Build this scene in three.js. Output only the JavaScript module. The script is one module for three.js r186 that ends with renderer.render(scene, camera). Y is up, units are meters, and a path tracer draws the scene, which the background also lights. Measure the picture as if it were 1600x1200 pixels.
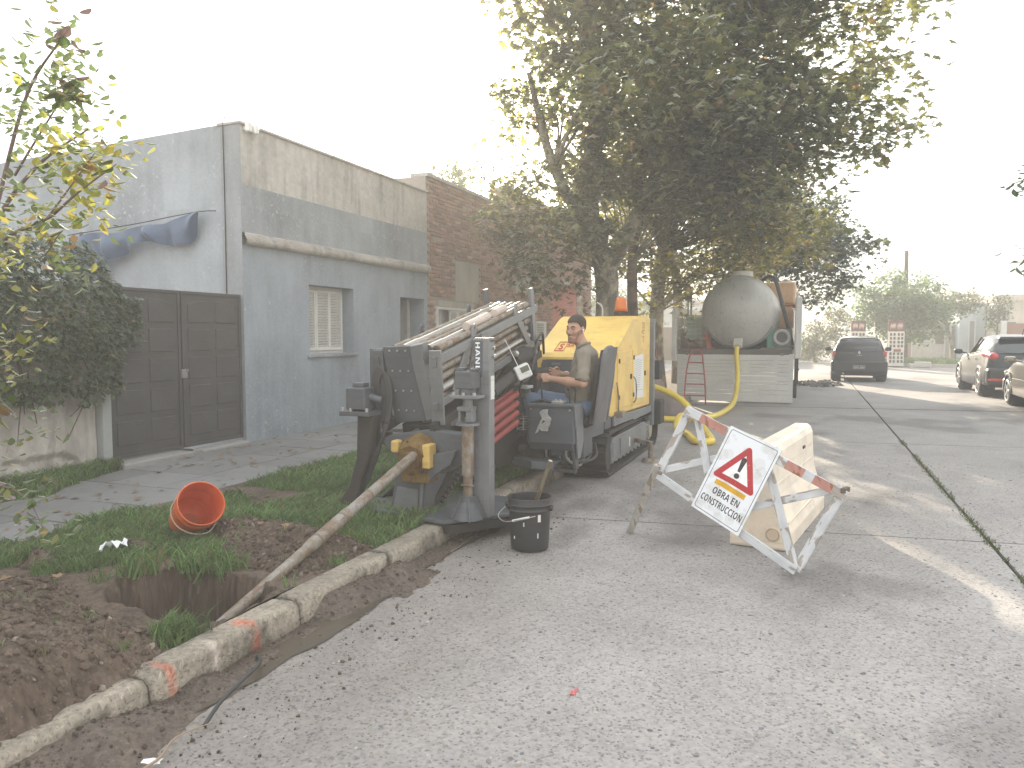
import * as THREE from 'three';
import { RoundedBoxGeometry } from 'three/addons/geometries/RoundedBoxGeometry.js';
import { mergeGeometries, mergeVertices } from 'three/addons/utils/BufferGeometryUtils.js';
import { MarchingCubes } from 'three/addons/objects/MarchingCubes.js';

// ---------- camera, sky, sun, exposure ----------
const scene = new THREE.Scene();
const camera = new THREE.PerspectiveCamera(53.05, 4 / 3, 0.1, 900);
camera.position.set(0, 1.5, 0);
camera.rotation.set(-0.0648, 0.36625, 0, 'YXZ');
const SUN = new THREE.Vector3(-0.389, 0.283, -0.877).normalize();   // low sun down the street, a little to the left
const sun = new THREE.DirectionalLight(new THREE.Color(1, 0.86, 0.66), 5);
sun.position.copy(SUN).multiplyScalar(120);
sun.castShadow = true; sun.shadow.mapSize.set(4096, 4096); sun.shadow.radius = 1.2;
Object.assign(sun.shadow.camera, { left: -45, right: 45, top: 40, bottom: -40, near: 1, far: 260 });
scene.add(sun, sun.target);
{
  const W = 1024, H = 512, d = new Float32Array(W * H * 4), v = new THREE.Vector3();
  for (let j = 0; j < H; j++) for (let i = 0; i < W; i++) {
    const th = ((j + 0.5) / H - 0.5) * Math.PI, ph = ((i + 0.5) / W - 0.5) * 2 * Math.PI;
    v.set(Math.cos(th) * Math.cos(ph), Math.sin(th), Math.cos(th) * Math.sin(ph));
    const a = Math.acos(Math.min(1, v.dot(SUN))) * 180 / Math.PI, el = Math.max(0, v.y);
    const base = 0.40 + 0.16 * Math.exp(-el * 4) + 0.34 * Math.exp(-a / 30), g = 3.2 * Math.exp(-a * a / 60) + 0.9 * Math.exp(-a / 9);
    const o = (j * W + i) * 4, down = v.y < 0 ? Math.max(0.25, 1 + v.y * 4) : 1;
    d[o] = (base * 0.95 + g) * down; d[o + 1] = (base * 1.0 + g * 0.9) * down; d[o + 2] = (base * 1.04 + g * 0.7) * down; d[o + 3] = 1;
  }
  const t = new THREE.DataTexture(d, W, H, THREE.RGBAFormat, THREE.FloatType);
  t.mapping = THREE.EquirectangularReflectionMapping; t.magFilter = t.minFilter = THREE.LinearFilter; t.needsUpdate = true;
  scene.background = t; scene.environment = t;
}
const renderer = new THREE.WebGLRenderer({ antialias: true });
renderer.toneMapping = THREE.LinearToneMapping;
renderer.toneMappingExposure = 4.1;
renderer.shadowMap.enabled = true;
scene.fog = new THREE.FogExp2(new THREE.Color(1, 0.98, 0.95), 0.010);

// ---------- random numbers and noise ----------
function rngOf(s) { return () => { s |= 0; s = s + 0x6D2B79F5 | 0; let t = Math.imul(s ^ s >>> 15, 1 | s); t = t + Math.imul(t ^ t >>> 7, 61 | t) ^ t; return ((t ^ t >>> 14) >>> 0) / 4294967296; }; }
const LAT = (() => { const r = rngOf(77), a = new Float32Array(65536); for (let i = 0; i < 65536; i++) a[i] = r(); return a; })();
function vn(x, y, p = 256) {          // value noise that repeats after p cells
  const xi = Math.floor(x), yi = Math.floor(y), fx = x - xi, fy = y - yi, m = (n) => ((n % p) + p) % p;
  const sx = fx * fx * (3 - 2 * fx), sy = fy * fy * (3 - 2 * fy), x0 = m(xi), x1 = m(xi + 1), y0 = m(yi) * 256, y1 = m(yi + 1) * 256;
  const a = LAT[x0 + y0], b = LAT[x1 + y0], c = LAT[x0 + y1], e = LAT[x1 + y1];
  return (a + (b - a) * sx) * (1 - sy) + (c + (e - c) * sx) * sy;
}
function fbm(x, y, oct = 4, p = 256) { let s = 0, a = 0.5, n = 0; for (let i = 0; i < oct; i++) { s += a * vn(x + i * 17, y + i * 31, p); n += a; a *= 0.5; x *= 2; y *= 2; p = Math.min(256, p * 2); } return s / n; }
const clamp = (x, a = 0, b = 1) => Math.min(b, Math.max(a, x)), mix = (a, b, t) => a + (b - a) * t, sstep = (a, b, x) => { const t = clamp((x - a) / (b - a)); return t * t * (3 - 2 * t); };
const toS = (c) => c <= 0.0031308 ? c * 12.92 : 1.055 * Math.pow(c, 1 / 2.4) - 0.055;
function texOf(w, h, metresU, metresV, fn, gray) {   // colours are linear; gray maps are data
  const d = new Uint8Array(w * h * 4);
  for (let j = 0; j < h; j++) for (let i = 0; i < w; i++) {
    const c = fn(i / w, j / h, i, j), o = (j * w + i) * 4;
    if (gray) d[o] = d[o + 1] = d[o + 2] = clamp(c) * 255; else for (let k = 0; k < 3; k++) d[o + k] = clamp(toS(clamp(c[k]))) * 255;
    d[o + 3] = 255;
  }
  const t = new THREE.DataTexture(d, w, h, THREE.RGBAFormat);
  t.wrapS = t.wrapT = THREE.RepeatWrapping; t.magFilter = THREE.LinearFilter; t.minFilter = THREE.LinearMipmapLinearFilter; t.generateMipmaps = true;
  t.repeat.set(1 / metresU, 1 / metresV); if (!gray) t.colorSpace = THREE.SRGBColorSpace; t.needsUpdate = true;
  return t;
}
const lin = (r, g, b) => new THREE.Color().setRGB(r, g, b);
function mat(rgb, o = {}) { const { phys, ...rest } = o; return new (phys ? THREE.MeshPhysicalMaterial : THREE.MeshStandardMaterial)({ color: lin(...rgb), roughness: 0.85, side: THREE.DoubleSide, ...rest }); }

// ---------- textures ----------
const T = {}, BM = {};
T.grime = texOf(512, 512, 1.1, 1.1, (u, v) => {          // dust and scuffs over paint: multiplies the paint's own colour
  const a = fbm(u * 6, v * 6, 5, 6), b = fbm(u * 40 + 9, v * 40, 3, 40), s = fbm(u * 3 + 5, v * 60, 3, 60);
  let k = 0.72 + 0.36 * a + 0.10 * (b - 0.5) - (s > 0.66 ? 0.16 * (s - 0.66) / 0.2 : 0);
  const dust = sstep(0.52, 0.72, fbm(u * 5 + 3, v * 5 + 7, 5, 5)) * 0.22;
  return [k + dust * 0.4, k + dust * 0.25, k + dust * 0.05];
});
T.plaster = texOf(1024, 1024, 3.1, 3.1, (u, v) => {
  const a = fbm(u * 4, v * 4, 6, 4), b = fbm(u * 90, v * 90, 2, 90), st = fbm(u * 22 + 4, v * 3 + 1, 4, 22);
  let k = 0.80 + 0.5 * (a - 0.5) + 0.1 * (b - 0.5) + 0.26 * (st - 0.5);
  const f = vn(u * 110 + 7, v * 110 + 3, 110) > 0.86 && fbm(u * 5 + 2, v * 5 + 8, 4, 5) > 0.57 ? 0.4 : 0;
  return [k + f, k + f, k + f * 0.9];
});
T.weather = texOf(1024, 512, 5, 2.2, (u, v) => {         // old render with black run marks from the coping down
  const a = fbm(u * 7, v * 4, 6, 7), st = fbm(u * 46 + 3, v * 2 + 5, 4, 46), sp = fbm(u * 80, v * 40, 3, 80), big = fbm(u * 9 + 2, v * 2 + 9, 4, 9);
  const dark = sstep(0.5, 0.72, st * 0.65 + big * 0.4) * 0.5;
  let k = 0.64 + 0.36 * (a - 0.5) + 0.2 * (sp - 0.5) - dark * 0.3;
  return [k * 1.0, k * 0.975, k * 0.94];
});
T.conc = null;
{
  const N = 1024, L = new Float32Array(N * N * 3), Hh = new Float32Array(N * N), r = rngOf(5);
  for (let j = 0; j < N; j++) for (let i = 0; i < N; i++) {
    const u = i / N, v = j / N, a = fbm(u * 5, v * 5, 5, 5), b = fbm(u * 120, v * 120, 2, 120), o = j * N + i, k = 0.315 + 0.10 * (a - 0.5) + 0.12 * (b - 0.5);
    L[o * 3] = k * 1.05; L[o * 3 + 1] = k * 0.985; L[o * 3 + 2] = k * 0.95; Hh[o] = 0.45 + 0.2 * (b - 0.5);
  }
  for (let n = 0; n < 7000; n++) {
    const cx = r() * N, cy = r() * N, big = r() < 0.05, ra = (big ? 5 + r() * 4 : 1.6 + r() * 3.2), rb = ra * (0.5 + r() * 0.45), an = r() * 3.14, t = r(), ca = Math.cos(an), sa = Math.sin(an);
    const c = t < 0.42 ? [0.11, 0.105, 0.11] : t < 0.58 ? [0.19, 0.15, 0.12] : t < 0.75 ? [0.26, 0.245, 0.235] : t < 0.93 ? [0.37, 0.34, 0.30] : [0.46, 0.44, 0.41], f = 0.8 + r() * 0.4;
    for (let y = -ra | 0; y <= ra; y++) for (let x = -ra | 0; x <= ra; x++) {
      const q = Math.hypot((x * ca + y * sa) / ra, (-x * sa + y * ca) / rb); if (q > 1) continue;
      const o = ((cy + y + N | 0) % N) * N + ((cx + x + N | 0) % N), w = Math.min(1, (1 - q) * 4) * 0.56;
      for (let k = 0; k < 3; k++) L[o * 3 + k] = mix(L[o * 3 + k], c[k] * f, w);
      Hh[o] = Math.max(Hh[o], 0.5 + 0.5 * Math.sqrt(1 - q * q));
    }
  }
  T.conc = texOf(N, N, 1.7, 1.7, (u, v, i, j) => { const o = (j * N + i) * 3; return [L[o], L[o + 1], L[o + 2]]; });
  BM.conc = texOf(N, N, 1.7, 1.7, (u, v, i, j) => Hh[j * N + i], true);
}
T.soil = texOf(1024, 1024, 1.3, 1.3, (u, v) => {
  const a = fbm(u * 6, v * 6, 6, 6), b = fbm(u * 60, v * 60, 3, 60), c = vn(u * 170, v * 170, 170);
  const k = 0.5 + 0.6 * (a - 0.5) + 0.8 * (b - 0.5), light = c > 0.9 ? 0.05 : 0;
  return [0.132 * k + 0.031 + light, 0.096 * k + 0.0225 + light, 0.072 * k + 0.017 + light * 0.9];
});
BM.soil = texOf(512, 512, 0.65, 0.65, (u, v) => 0.5 * fbm(u * 12, v * 12, 5, 12) + 0.5 * fbm(u * 50, v * 50, 3, 50), true);
BM.fine = texOf(512, 512, 0.7, 0.7, (u, v) => 0.6 * fbm(u * 30, v * 30, 4, 30) + 0.4 * fbm(u * 5, v * 5, 4, 5), true);
T.bark = texOf(512, 512, 1.2, 1.2, (u, v) => {
  const p = fbm(u * 7, v * 5, 4, 7), a = fbm(u * 30, v * 12, 4, 30), c = p > 0.55 ? [0.30, 0.27, 0.20] : p > 0.46 ? [0.2, 0.175, 0.13] : [0.13, 0.11, 0.085], k = 0.7 + 0.6 * a;
  return c.map((x) => x * k);
});
BM.bark = texOf(512, 512, 1.2, 1.2, (u, v) => 0.5 * fbm(u * 7, v * 5, 4, 7) + 0.5 * fbm(u * 34, v * 14, 4, 34), true);
T.wood = texOf(512, 512, 0.8, 0.8, (u, v) => {           // white paint flaking off old boards; the grain runs along v
  const g = fbm(u * 60, v * 5, 4, 60), pl = fbm(u * 26, v * 8 + 3, 5, 26), d = fbm(u * 8, v * 8, 4, 8), bare = sstep(0.585, 0.63, pl * 0.75 + d * 0.3) * 0.85;
  const w = 0.62 + 0.22 * (d - 0.5) + 0.12 * (g - 0.5), b = 0.2 + 0.22 * g;
  return [mix(w, b * 1.1, bare), mix(w * 0.985, b * 0.9, bare), mix(w * 0.96, b * 0.72, bare)];
});
BM.wood = texOf(512, 512, 0.8, 0.8, (u, v) => 0.6 * fbm(u * 60, v * 5, 4, 60) + 0.4 * fbm(u * 26, v * 8 + 3, 5, 26), true);
T.rust = texOf(512, 512, 0.6, 0.6, (u, v) => {
  const a = fbm(u * 8, v * 8, 5, 8), b = fbm(u * 40, v * 14, 4, 40), k = 0.75 + 0.5 * (b - 0.3);
  const c = a > 0.6 ? [0.23, 0.165, 0.12] : a > 0.44 ? [0.28, 0.235, 0.19] : [0.32, 0.295, 0.265];
  return c.map((x) => x * k);
});
T.kerb = texOf(512, 512, 0.9, 0.9, (u, v) => { const a = fbm(u * 5, v * 5, 6, 5), b = fbm(u * 50, v * 50, 3, 50), c = vn(u * 90 + 5, v * 90, 90), d = sstep(0.5, 0.66, fbm(u * 4 + 3, v * 4 + 8, 5, 4)); let k = 0.75 + 0.7 * (a - 0.5) + 0.5 * (b - 0.5) - d * 0.25; if (c > 0.88) k *= 0.6; if (c < 0.08) k *= 1.25; return [k, k * 0.965, k * 0.91]; });
T.tone = texOf(512, 512, 2.3, 2.3, (u, v) => { const k = 0.86 + 0.26 * (fbm(u * 5, v * 5, 6, 5) - 0.5) + 0.1 * (fbm(u * 60, v * 60, 2, 60) - 0.5); return [k, k * 0.995, k * 0.985]; });

// ---------- building helpers ----------
const taken = {};
function numbered(n) { const k = taken[n] = (taken[n] ?? -1) + 1; return k ? n + '_' + String(k).padStart(3, '0') : n; }
const ORIGIN = new WeakMap();
function tag(o, label, category, group, kind) { if (label) o.userData.label = label; if (category) o.userData.category = category; if (group) o.userData.group = group; if (kind) o.userData.kind = kind; return o; }
function thing(name, label, category, pos = [0, 0, 0], group) {    // parts given in world metres are moved to the thing's base
  const o = new THREE.Group(); o.name = numbered(name); o.position.set(...pos); scene.add(o); ORIGIN.set(o, o.position.clone());
  return tag(o, label, category, group);
}
function setting(name, label) { const o = new THREE.Group(); o.name = numbered(name); scene.add(o); ORIGIN.set(o, new THREE.Vector3()); o.userData.kind = 'structure'; if (label) o.userData.label = label; return o; }
function boxUV(g) {
  const p = g.attributes.position, n = g.attributes.normal, uv = new Float32Array(p.count * 2);
  for (let i = 0; i < p.count; i += 3) {
    const nx = Math.abs(n.getX(i) + n.getX(i + 1) + n.getX(i + 2)), ny = Math.abs(n.getY(i) + n.getY(i + 1) + n.getY(i + 2)), nz = Math.abs(n.getZ(i) + n.getZ(i + 1) + n.getZ(i + 2));
    for (let k = i; k < i + 3; k++) {
      const x = p.getX(k), y = p.getY(k), z = p.getZ(k);
      if (ny >= nx && ny >= nz) { uv[k * 2] = x; uv[k * 2 + 1] = z; } else if (nx >= nz) { uv[k * 2] = z; uv[k * 2 + 1] = y; } else { uv[k * 2] = x; uv[k * 2 + 1] = y; }
    }
  }
  g.setAttribute('uv', new THREE.BufferAttribute(uv, 2));
}
function fin(g, color) {
  let o = g.index ? g.toNonIndexed() : g.clone();
  if (!o.attributes.normal) o.computeVertexNormals();
  if (!g.userData.uv || !o.attributes.uv) boxUV(o);
  for (const k of Object.keys(o.attributes)) if (!['position', 'normal', 'uv', ...(color ? ['color'] : [])].includes(k)) o.deleteAttribute(k);
  o.morphAttributes = {}; return o;
}
function geoOf(geos, color) { const l = [].concat(geos).flat(5).filter(Boolean).map((g) => fin(g, color)); return l.length === 1 ? l[0] : mergeGeometries(l); }
function part(name, geos, m, parent, o = {}) {
  const g = geoOf(geos, o.color), org = ORIGIN.get(parent);
  if (org) g.translate(-org.x, -org.y, -org.z);
  const me = new THREE.Mesh(g, m); me.name = parent === scene ? numbered(name) : name; me.castShadow = me.receiveShadow = true; parent.add(me);
  ORIGIN.set(me, org ?? new THREE.Vector3()); if (o.kind) me.userData.kind = o.kind; if (o.label) me.userData.label = o.label;
  return me;
}
function solo(name, geos, m, label, category, pos = [0, 0, 0], group, kind) {    // a thing of one mesh
  const g = geoOf(geos); g.translate(-pos[0], -pos[1], -pos[2]);
  const me = new THREE.Mesh(g, m); me.name = numbered(name); me.position.set(...pos); me.castShadow = me.receiveShadow = true; scene.add(me);
  return tag(me, label, category, group, kind);
}
function inst(name, g, m, list, parent, kind = 'stuff', colors) {     // list of Matrix4 in world metres
  const org = ORIGIN.get(parent), im = new THREE.InstancedMesh(g, m, list.length), q = new THREE.Matrix4();
  list.forEach((x, i) => { q.copy(x); if (org) { q.elements[12] -= org.x; q.elements[13] -= org.y; q.elements[14] -= org.z; } im.setMatrixAt(i, q); if (colors) im.setColorAt(i, colors[i]); });
  im.name = parent === scene ? numbered(name) : name; im.castShadow = im.receiveShadow = true; if (kind) im.userData.kind = kind; parent.add(im); return im;
}
const V = (x, y, z) => new THREE.Vector3(x, y, z), E0 = new THREE.Euler();
function place(g, x = 0, y = 0, z = 0, rx = 0, ry = 0, rz = 0) { return g.applyMatrix4(new THREE.Matrix4().compose(V(x, y, z), new THREE.Quaternion().setFromEuler(E0.set(rx, ry, rz, 'YXZ')), V(1, 1, 1))); }
function box(x0, x1, y0, y1, z0, z1, r = 0.006) {      // chamfered box by its limits
  const w = Math.abs(x1 - x0), h = Math.abs(y1 - y0), d = Math.abs(z1 - z0), rr = Math.min(r, w * 0.45, h * 0.45, d * 0.45);
  const g = r > 0 ? new RoundedBoxGeometry(w, h, d, 1, rr) : new THREE.BoxGeometry(w, h, d);
  return g.translate((x0 + x1) / 2, (y0 + y1) / 2, (z0 + z1) / 2);
}
const bxc = (w, h, d, r = 0.006) => r > 0 ? new RoundedBoxGeometry(w, h, d, 1, Math.min(r, w * 0.45, h * 0.45, d * 0.45)) : new THREE.BoxGeometry(w, h, d);
function aim(a, b, up = V(0, 1, 0)) {        // frame with z from a to b
  const z = b.clone().sub(a).normalize(); if (Math.abs(z.dot(up)) > 0.99) up = V(1, 0, 0);
  const x = up.clone().cross(z).normalize(), y = z.clone().cross(x);
  return new THREE.Matrix4().makeBasis(x, y, z).setPosition(a.clone().add(b).multiplyScalar(0.5));
}
function bar(a, b, w, h, r = 0.004, up) { const A = V(...a), Bq = V(...b); return bxc(w, h, A.distanceTo(Bq), r).applyMatrix4(aim(A, Bq, up)); }
function rod(a, b, r1, r2 = r1, seg = 14, open = false) {
  const A = V(...a), Bq = V(...b), g = new THREE.CylinderGeometry(r2, r1, A.distanceTo(Bq), seg, 1, open);
  return g.rotateX(Math.PI / 2).applyMatrix4(aim(A, Bq));
}
function tube(pts, r, n = 0, seg = 8) { const c = new THREE.CatmullRomCurve3(pts.map((p) => V(...p)), false, 'centripetal'); return new THREE.TubeGeometry(c, n || pts.length * 6, r, seg, false); }
function poly(pts, depth, bevel = 0.004) {    // outline in x,y pushed along +z
  const s = new THREE.Shape(pts.map((p) => new THREE.Vector2(p[0], p[1])));
  return new THREE.ExtrudeGeometry(s, { depth: depth - 2 * bevel, bevelEnabled: bevel > 0, bevelThickness: bevel, bevelSize: bevel, bevelOffset: -bevel, bevelSegments: 1, curveSegments: 10 }).translate(0, 0, bevel);
}
function polyX(pts, x0, x1, bevel = 0.004) { return poly(pts.map((p) => [-p[0], p[1]]), Math.abs(x1 - x0), bevel).rotateY(Math.PI / 2).translate(Math.min(x0, x1), 0, 0); }   // outline in z,y pushed along x
function polyY(pts, y0, y1, bevel = 0.004) { return poly(pts.map((p) => [p[0], -p[1]]), Math.abs(y1 - y0), bevel).rotateX(-Math.PI / 2).translate(0, Math.min(y0, y1), 0); }   // outline in x,z pushed up
function wallX(xf, z0, z1, y0, y1, holes = [], th = 0.25) {          // wall along the street whose face is at x = xf
  const R = (a, b, c, d) => [[a, c], [b, c], [b, d], [a, d]].map((p) => new THREE.Vector2(-p[0], p[1]));
  const s = new THREE.Shape(R(z0, z1, y0, y1)); for (const h of holes) s.holes.push(new THREE.Path(R(...h)));
  return new THREE.ExtrudeGeometry(s, { depth: th, bevelEnabled: false }).rotateY(Math.PI / 2).translate(xf - th, 0, 0);
}
function canvasTex(w, h, draw) { const c = document.createElement('canvas'); c.width = w; c.height = h; draw(c.getContext('2d'), w, h); const t = new THREE.CanvasTexture(c); t.colorSpace = THREE.SRGBColorSpace; t.anisotropy = 8; return t; }
function quad(a, b, c, d) {     // flat sheet, corners counter-clockwise from lower left, uv 0..1
  const g = new THREE.BufferGeometry(); g.setAttribute('position', new THREE.Float32BufferAttribute([...a, ...b, ...c, ...a, ...c, ...d], 3));
  g.setAttribute('uv', new THREE.Float32BufferAttribute([0, 0, 1, 0, 1, 1, 0, 0, 1, 1, 0, 1], 2)); g.computeVertexNormals(); g.userData.uv = true; return g;
}
const M4 = (x, y, z, q, s) => new THREE.Matrix4().compose(V(x, y, z), q, typeof s === 'number' ? V(s, s, s) : s);
const qe = (x, y, z) => new THREE.Quaternion().setFromEuler(new THREE.Euler(x, y, z, 'YXZ'));
// ---------- ground, road, kerb, verge, pavement ----------
const X_KERB = -2.4, X_BACK = -2.57, X_PAVE = -4.85, X_WALL = -6.6, JOINT = 1.265;
const mSoil = mat([1, 1, 1], { map: T.soil, bumpMap: BM.soil, bumpScale: 0.02, roughness: 1 });
const mConc = mat([1, 1, 1], { map: T.conc, bumpMap: BM.conc, bumpScale: 0.006, roughness: 0.85, vertexColors: true });
const mPave = mat([0.30, 0.295, 0.29], { map: T.tone, bumpMap: BM.fine, bumpScale: 0.004, roughness: 0.9 });
function grid(x0, x1, z0, z1, nx, nz, yf, cf) {       // height sheet, z0 > z1
  const p = [], uv = [], c = [], ix = [];
  for (let j = 0; j <= nz; j++) for (let i = 0; i <= nx; i++) {
    const x = mix(x0, x1, i / nx), z = mix(z0, z1, j / nz), q = yf(x, z); p.push(q.length ? q[0] : x, q.length ? q[1] : q, q.length ? q[2] : z); uv.push(x, z); if (cf) c.push(...cf(x, z));
  }
  for (let j = 0; j < nz; j++) for (let i = 0; i < nx; i++) { const a = j * (nx + 1) + i, b = a + 1, d = a + nx + 1; ix.push(a, b, d, b, d + 1, d); }
  const g = new THREE.BufferGeometry(); g.setAttribute('position', new THREE.Float32BufferAttribute(p, 3)); g.setAttribute('uv', new THREE.Float32BufferAttribute(uv, 2));
  if (cf) g.setAttribute('color', new THREE.Float32BufferAttribute(c, 3)); g.setIndex(ix); g.computeVertexNormals(); g.userData.uv = true; return g;
}
{
  const gr = solo('ground', new THREE.PlaneGeometry(900, 900).rotateX(-Math.PI / 2).translate(0, -0.45, -200), mat([0.2, 0.17, 0.13], { roughness: 1 }), 'brown earth under the street and the plots', null, [0, 0, 0], null, 'structure');
}
// road: cast concrete slabs with open joints
const road = setting('road', 'worn exposed-aggregate concrete road in big slabs');
const wear = (x, z) => {      // old stains and tyre-polished bands
  let k = 0.92 + 0.5 * (fbm(x * 0.7 + 40, z * 0.35 + 60, 5) - 0.5) + 0.14 * (fbm(x * 6 + 10, z * 5, 3) - 0.5);
  const oil = sstep(0.62, 0.74, fbm(x * 1.3 + 9, z * 0.8 + 77, 5)) * 0.3; k -= oil;
  const wet = sstep(-1.2, -2.0, x + 0.9 * (fbm(x * 3 + 5, z * 1.1 + 50, 4) - 0.5)) * sstep(-7, -5.2, z) * 0.3; k -= wet * 0.9;
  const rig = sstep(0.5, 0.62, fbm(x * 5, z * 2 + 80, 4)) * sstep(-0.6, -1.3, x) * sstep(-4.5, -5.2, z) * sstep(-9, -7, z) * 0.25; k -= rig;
  return [k * (1 + wet * 0.12), k, k * (1 - wet * 0.15)];
};
const jz = (k, x) => 5.0 - 5.34 * k - 0.124 * x - 0.53;
for (let k = 0; k < 7; k++) for (const [xa, xb] of [[X_KERB + 0.004, JOINT - 0.014], [JOINT + 0.014, 6.0]]) {
  const near = k < 4, nx = near ? 36 : 8, nz = near ? 48 : 10;
  const top = grid(xa, xb, 0, 1, nx, nz, (x, t) => { const za = jz(k, x) - 0.009, zb = jz(k + 1, x) + 0.009, z = mix(za, zb, t), e = Math.min(t * 5.3, (1 - t) * 5.3, x - xa, xb - x); return [x, near ? 0.006 * (fbm(x * 1.5 + 3, z * 1.5 + 90, 3) - 0.5) * sstep(0, 0.3, e) - 0.006 * sstep(0.02, 0, e) : 0, z]; });
  const p = top.attributes.position, c = []; for (let i = 0; i < p.count; i++) { c.push(...wear(p.getX(i), p.getZ(i))); top.attributes.uv.setXY(i, p.getX(i) * 1 + k * 0.37, p.getZ(i) + xa * 0.3); }
  top.setAttribute('color', new THREE.Float32BufferAttribute(c, 3));
  const side = []; const S = (x0, z0, x1, z1) => side.push(x0, 0, z0, x0, -0.18, z0, x1, 0, z1, x1, 0, z1, x0, -0.18, z0, x1, -0.18, z1);
  S(xa, jz(k, xa) - 0.009, xb, jz(k, xb) - 0.009); S(xb, jz(k + 1, xb) + 0.009, xa, jz(k + 1, xa) + 0.009); S(xb, jz(k, xb) - 0.009, xb, jz(k + 1, xb) + 0.009); S(xa, jz(k + 1, xa) + 0.009, xa, jz(k, xa) - 0.009);
  const sg = new THREE.BufferGeometry(); sg.setAttribute('position', new THREE.Float32BufferAttribute(side.map((v, i) => i % 3 === 1 && v === 0 ? -0.007 : v), 3)); sg.computeVertexNormals(); sg.setAttribute('color', new THREE.Float32BufferAttribute(new Array(side.length).fill(0.8), 3));
  part('concrete_slab', [top, sg], mConc, road, { color: true });
}
part('joint_filler', [grid(X_KERB, 6.0, 4.6, -33, 2, 2, () => -0.022)], mat([0.05, 0.045, 0.04], { roughness: 1 }), road);
{   // crossing street and what goes on beyond it
  const flat = (x0, x1, z0, z1, y) => { const g = grid(x0, x1, z0, z1, 20, 8, () => y, (x, z) => { const k = 0.9 + 0.3 * (fbm(x * 0.6 + 30, z * 0.6 + 90, 4) - 0.5); return [k, k, k]; }); return g; };
  part('road_surface', [flat(-60, 70, -32.95, -39.3, -0.004), flat(-3.2, 2.4, -39.3, -150, -0.004)], mConc, road, { color: true });
}
// loose and embedded stones, real relief on the nearest slabs
{
  const r = rngOf(21), g = new THREE.IcosahedronGeometry(1, 1), l = [], c = [];
  for (let i = 0; i < 9000; i++) {
    const z = -1.2 - 9 * Math.pow(r(), 1.5), x = mix(-2.0, 3.4, r()), s = 0.003 + 0.008 * Math.pow(r(), 2.6), t = r();
    l.push(M4(x, 0.0005 + 0.006 * (fbm(x * 1.5 + 3, z * 1.5 + 90, 3) - 0.5), z, qe(0, r() * 6.3, 0), V(s * (0.8 + r() * 0.7), s * 0.36, s * (0.6 + r() * 0.4))));
    const k = 0.75 + 0.5 * r(); c.push(t < 0.4 ? lin(0.14 * k, 0.14 * k, 0.15 * k) : t < 0.65 ? lin(0.22 * k, 0.19 * k, 0.16 * k) : lin(0.31 * k, 0.29 * k, 0.27 * k));
  }
  inst('pebbles', g, mat([1, 1, 1], { roughness: 0.7 }), l, road, 'stuff', c);
}
// moss and weeds in the middle joint
{
  const r = rngOf(31), bl = new THREE.ConeGeometry(0.004, 0.03, 3).translate(0, 0.012, 0), l = [], c = [];
  for (let i = 0; i < 2600; i++) { const z = -3.6 - r() * 8.5, dn = fbm(z * 2.2 + 50, 3, 3); if (dn < 0.42) continue; l.push(M4(JOINT + (r() - 0.5) * 0.07 * dn * 1.6, -0.014, z, qe((r() - 0.5) * 1.8, r() * 6.3, (r() - 0.5) * 1.8), 0.6 + r() * 0.9)); const k = 0.5 + r(); c.push(lin(0.10 * k, 0.12 * k, 0.045 * k)); }
  inst('joint_weeds', bl, mat([1, 1, 1], { roughness: 1 }), l, road, 'stuff', c);
}
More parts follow.
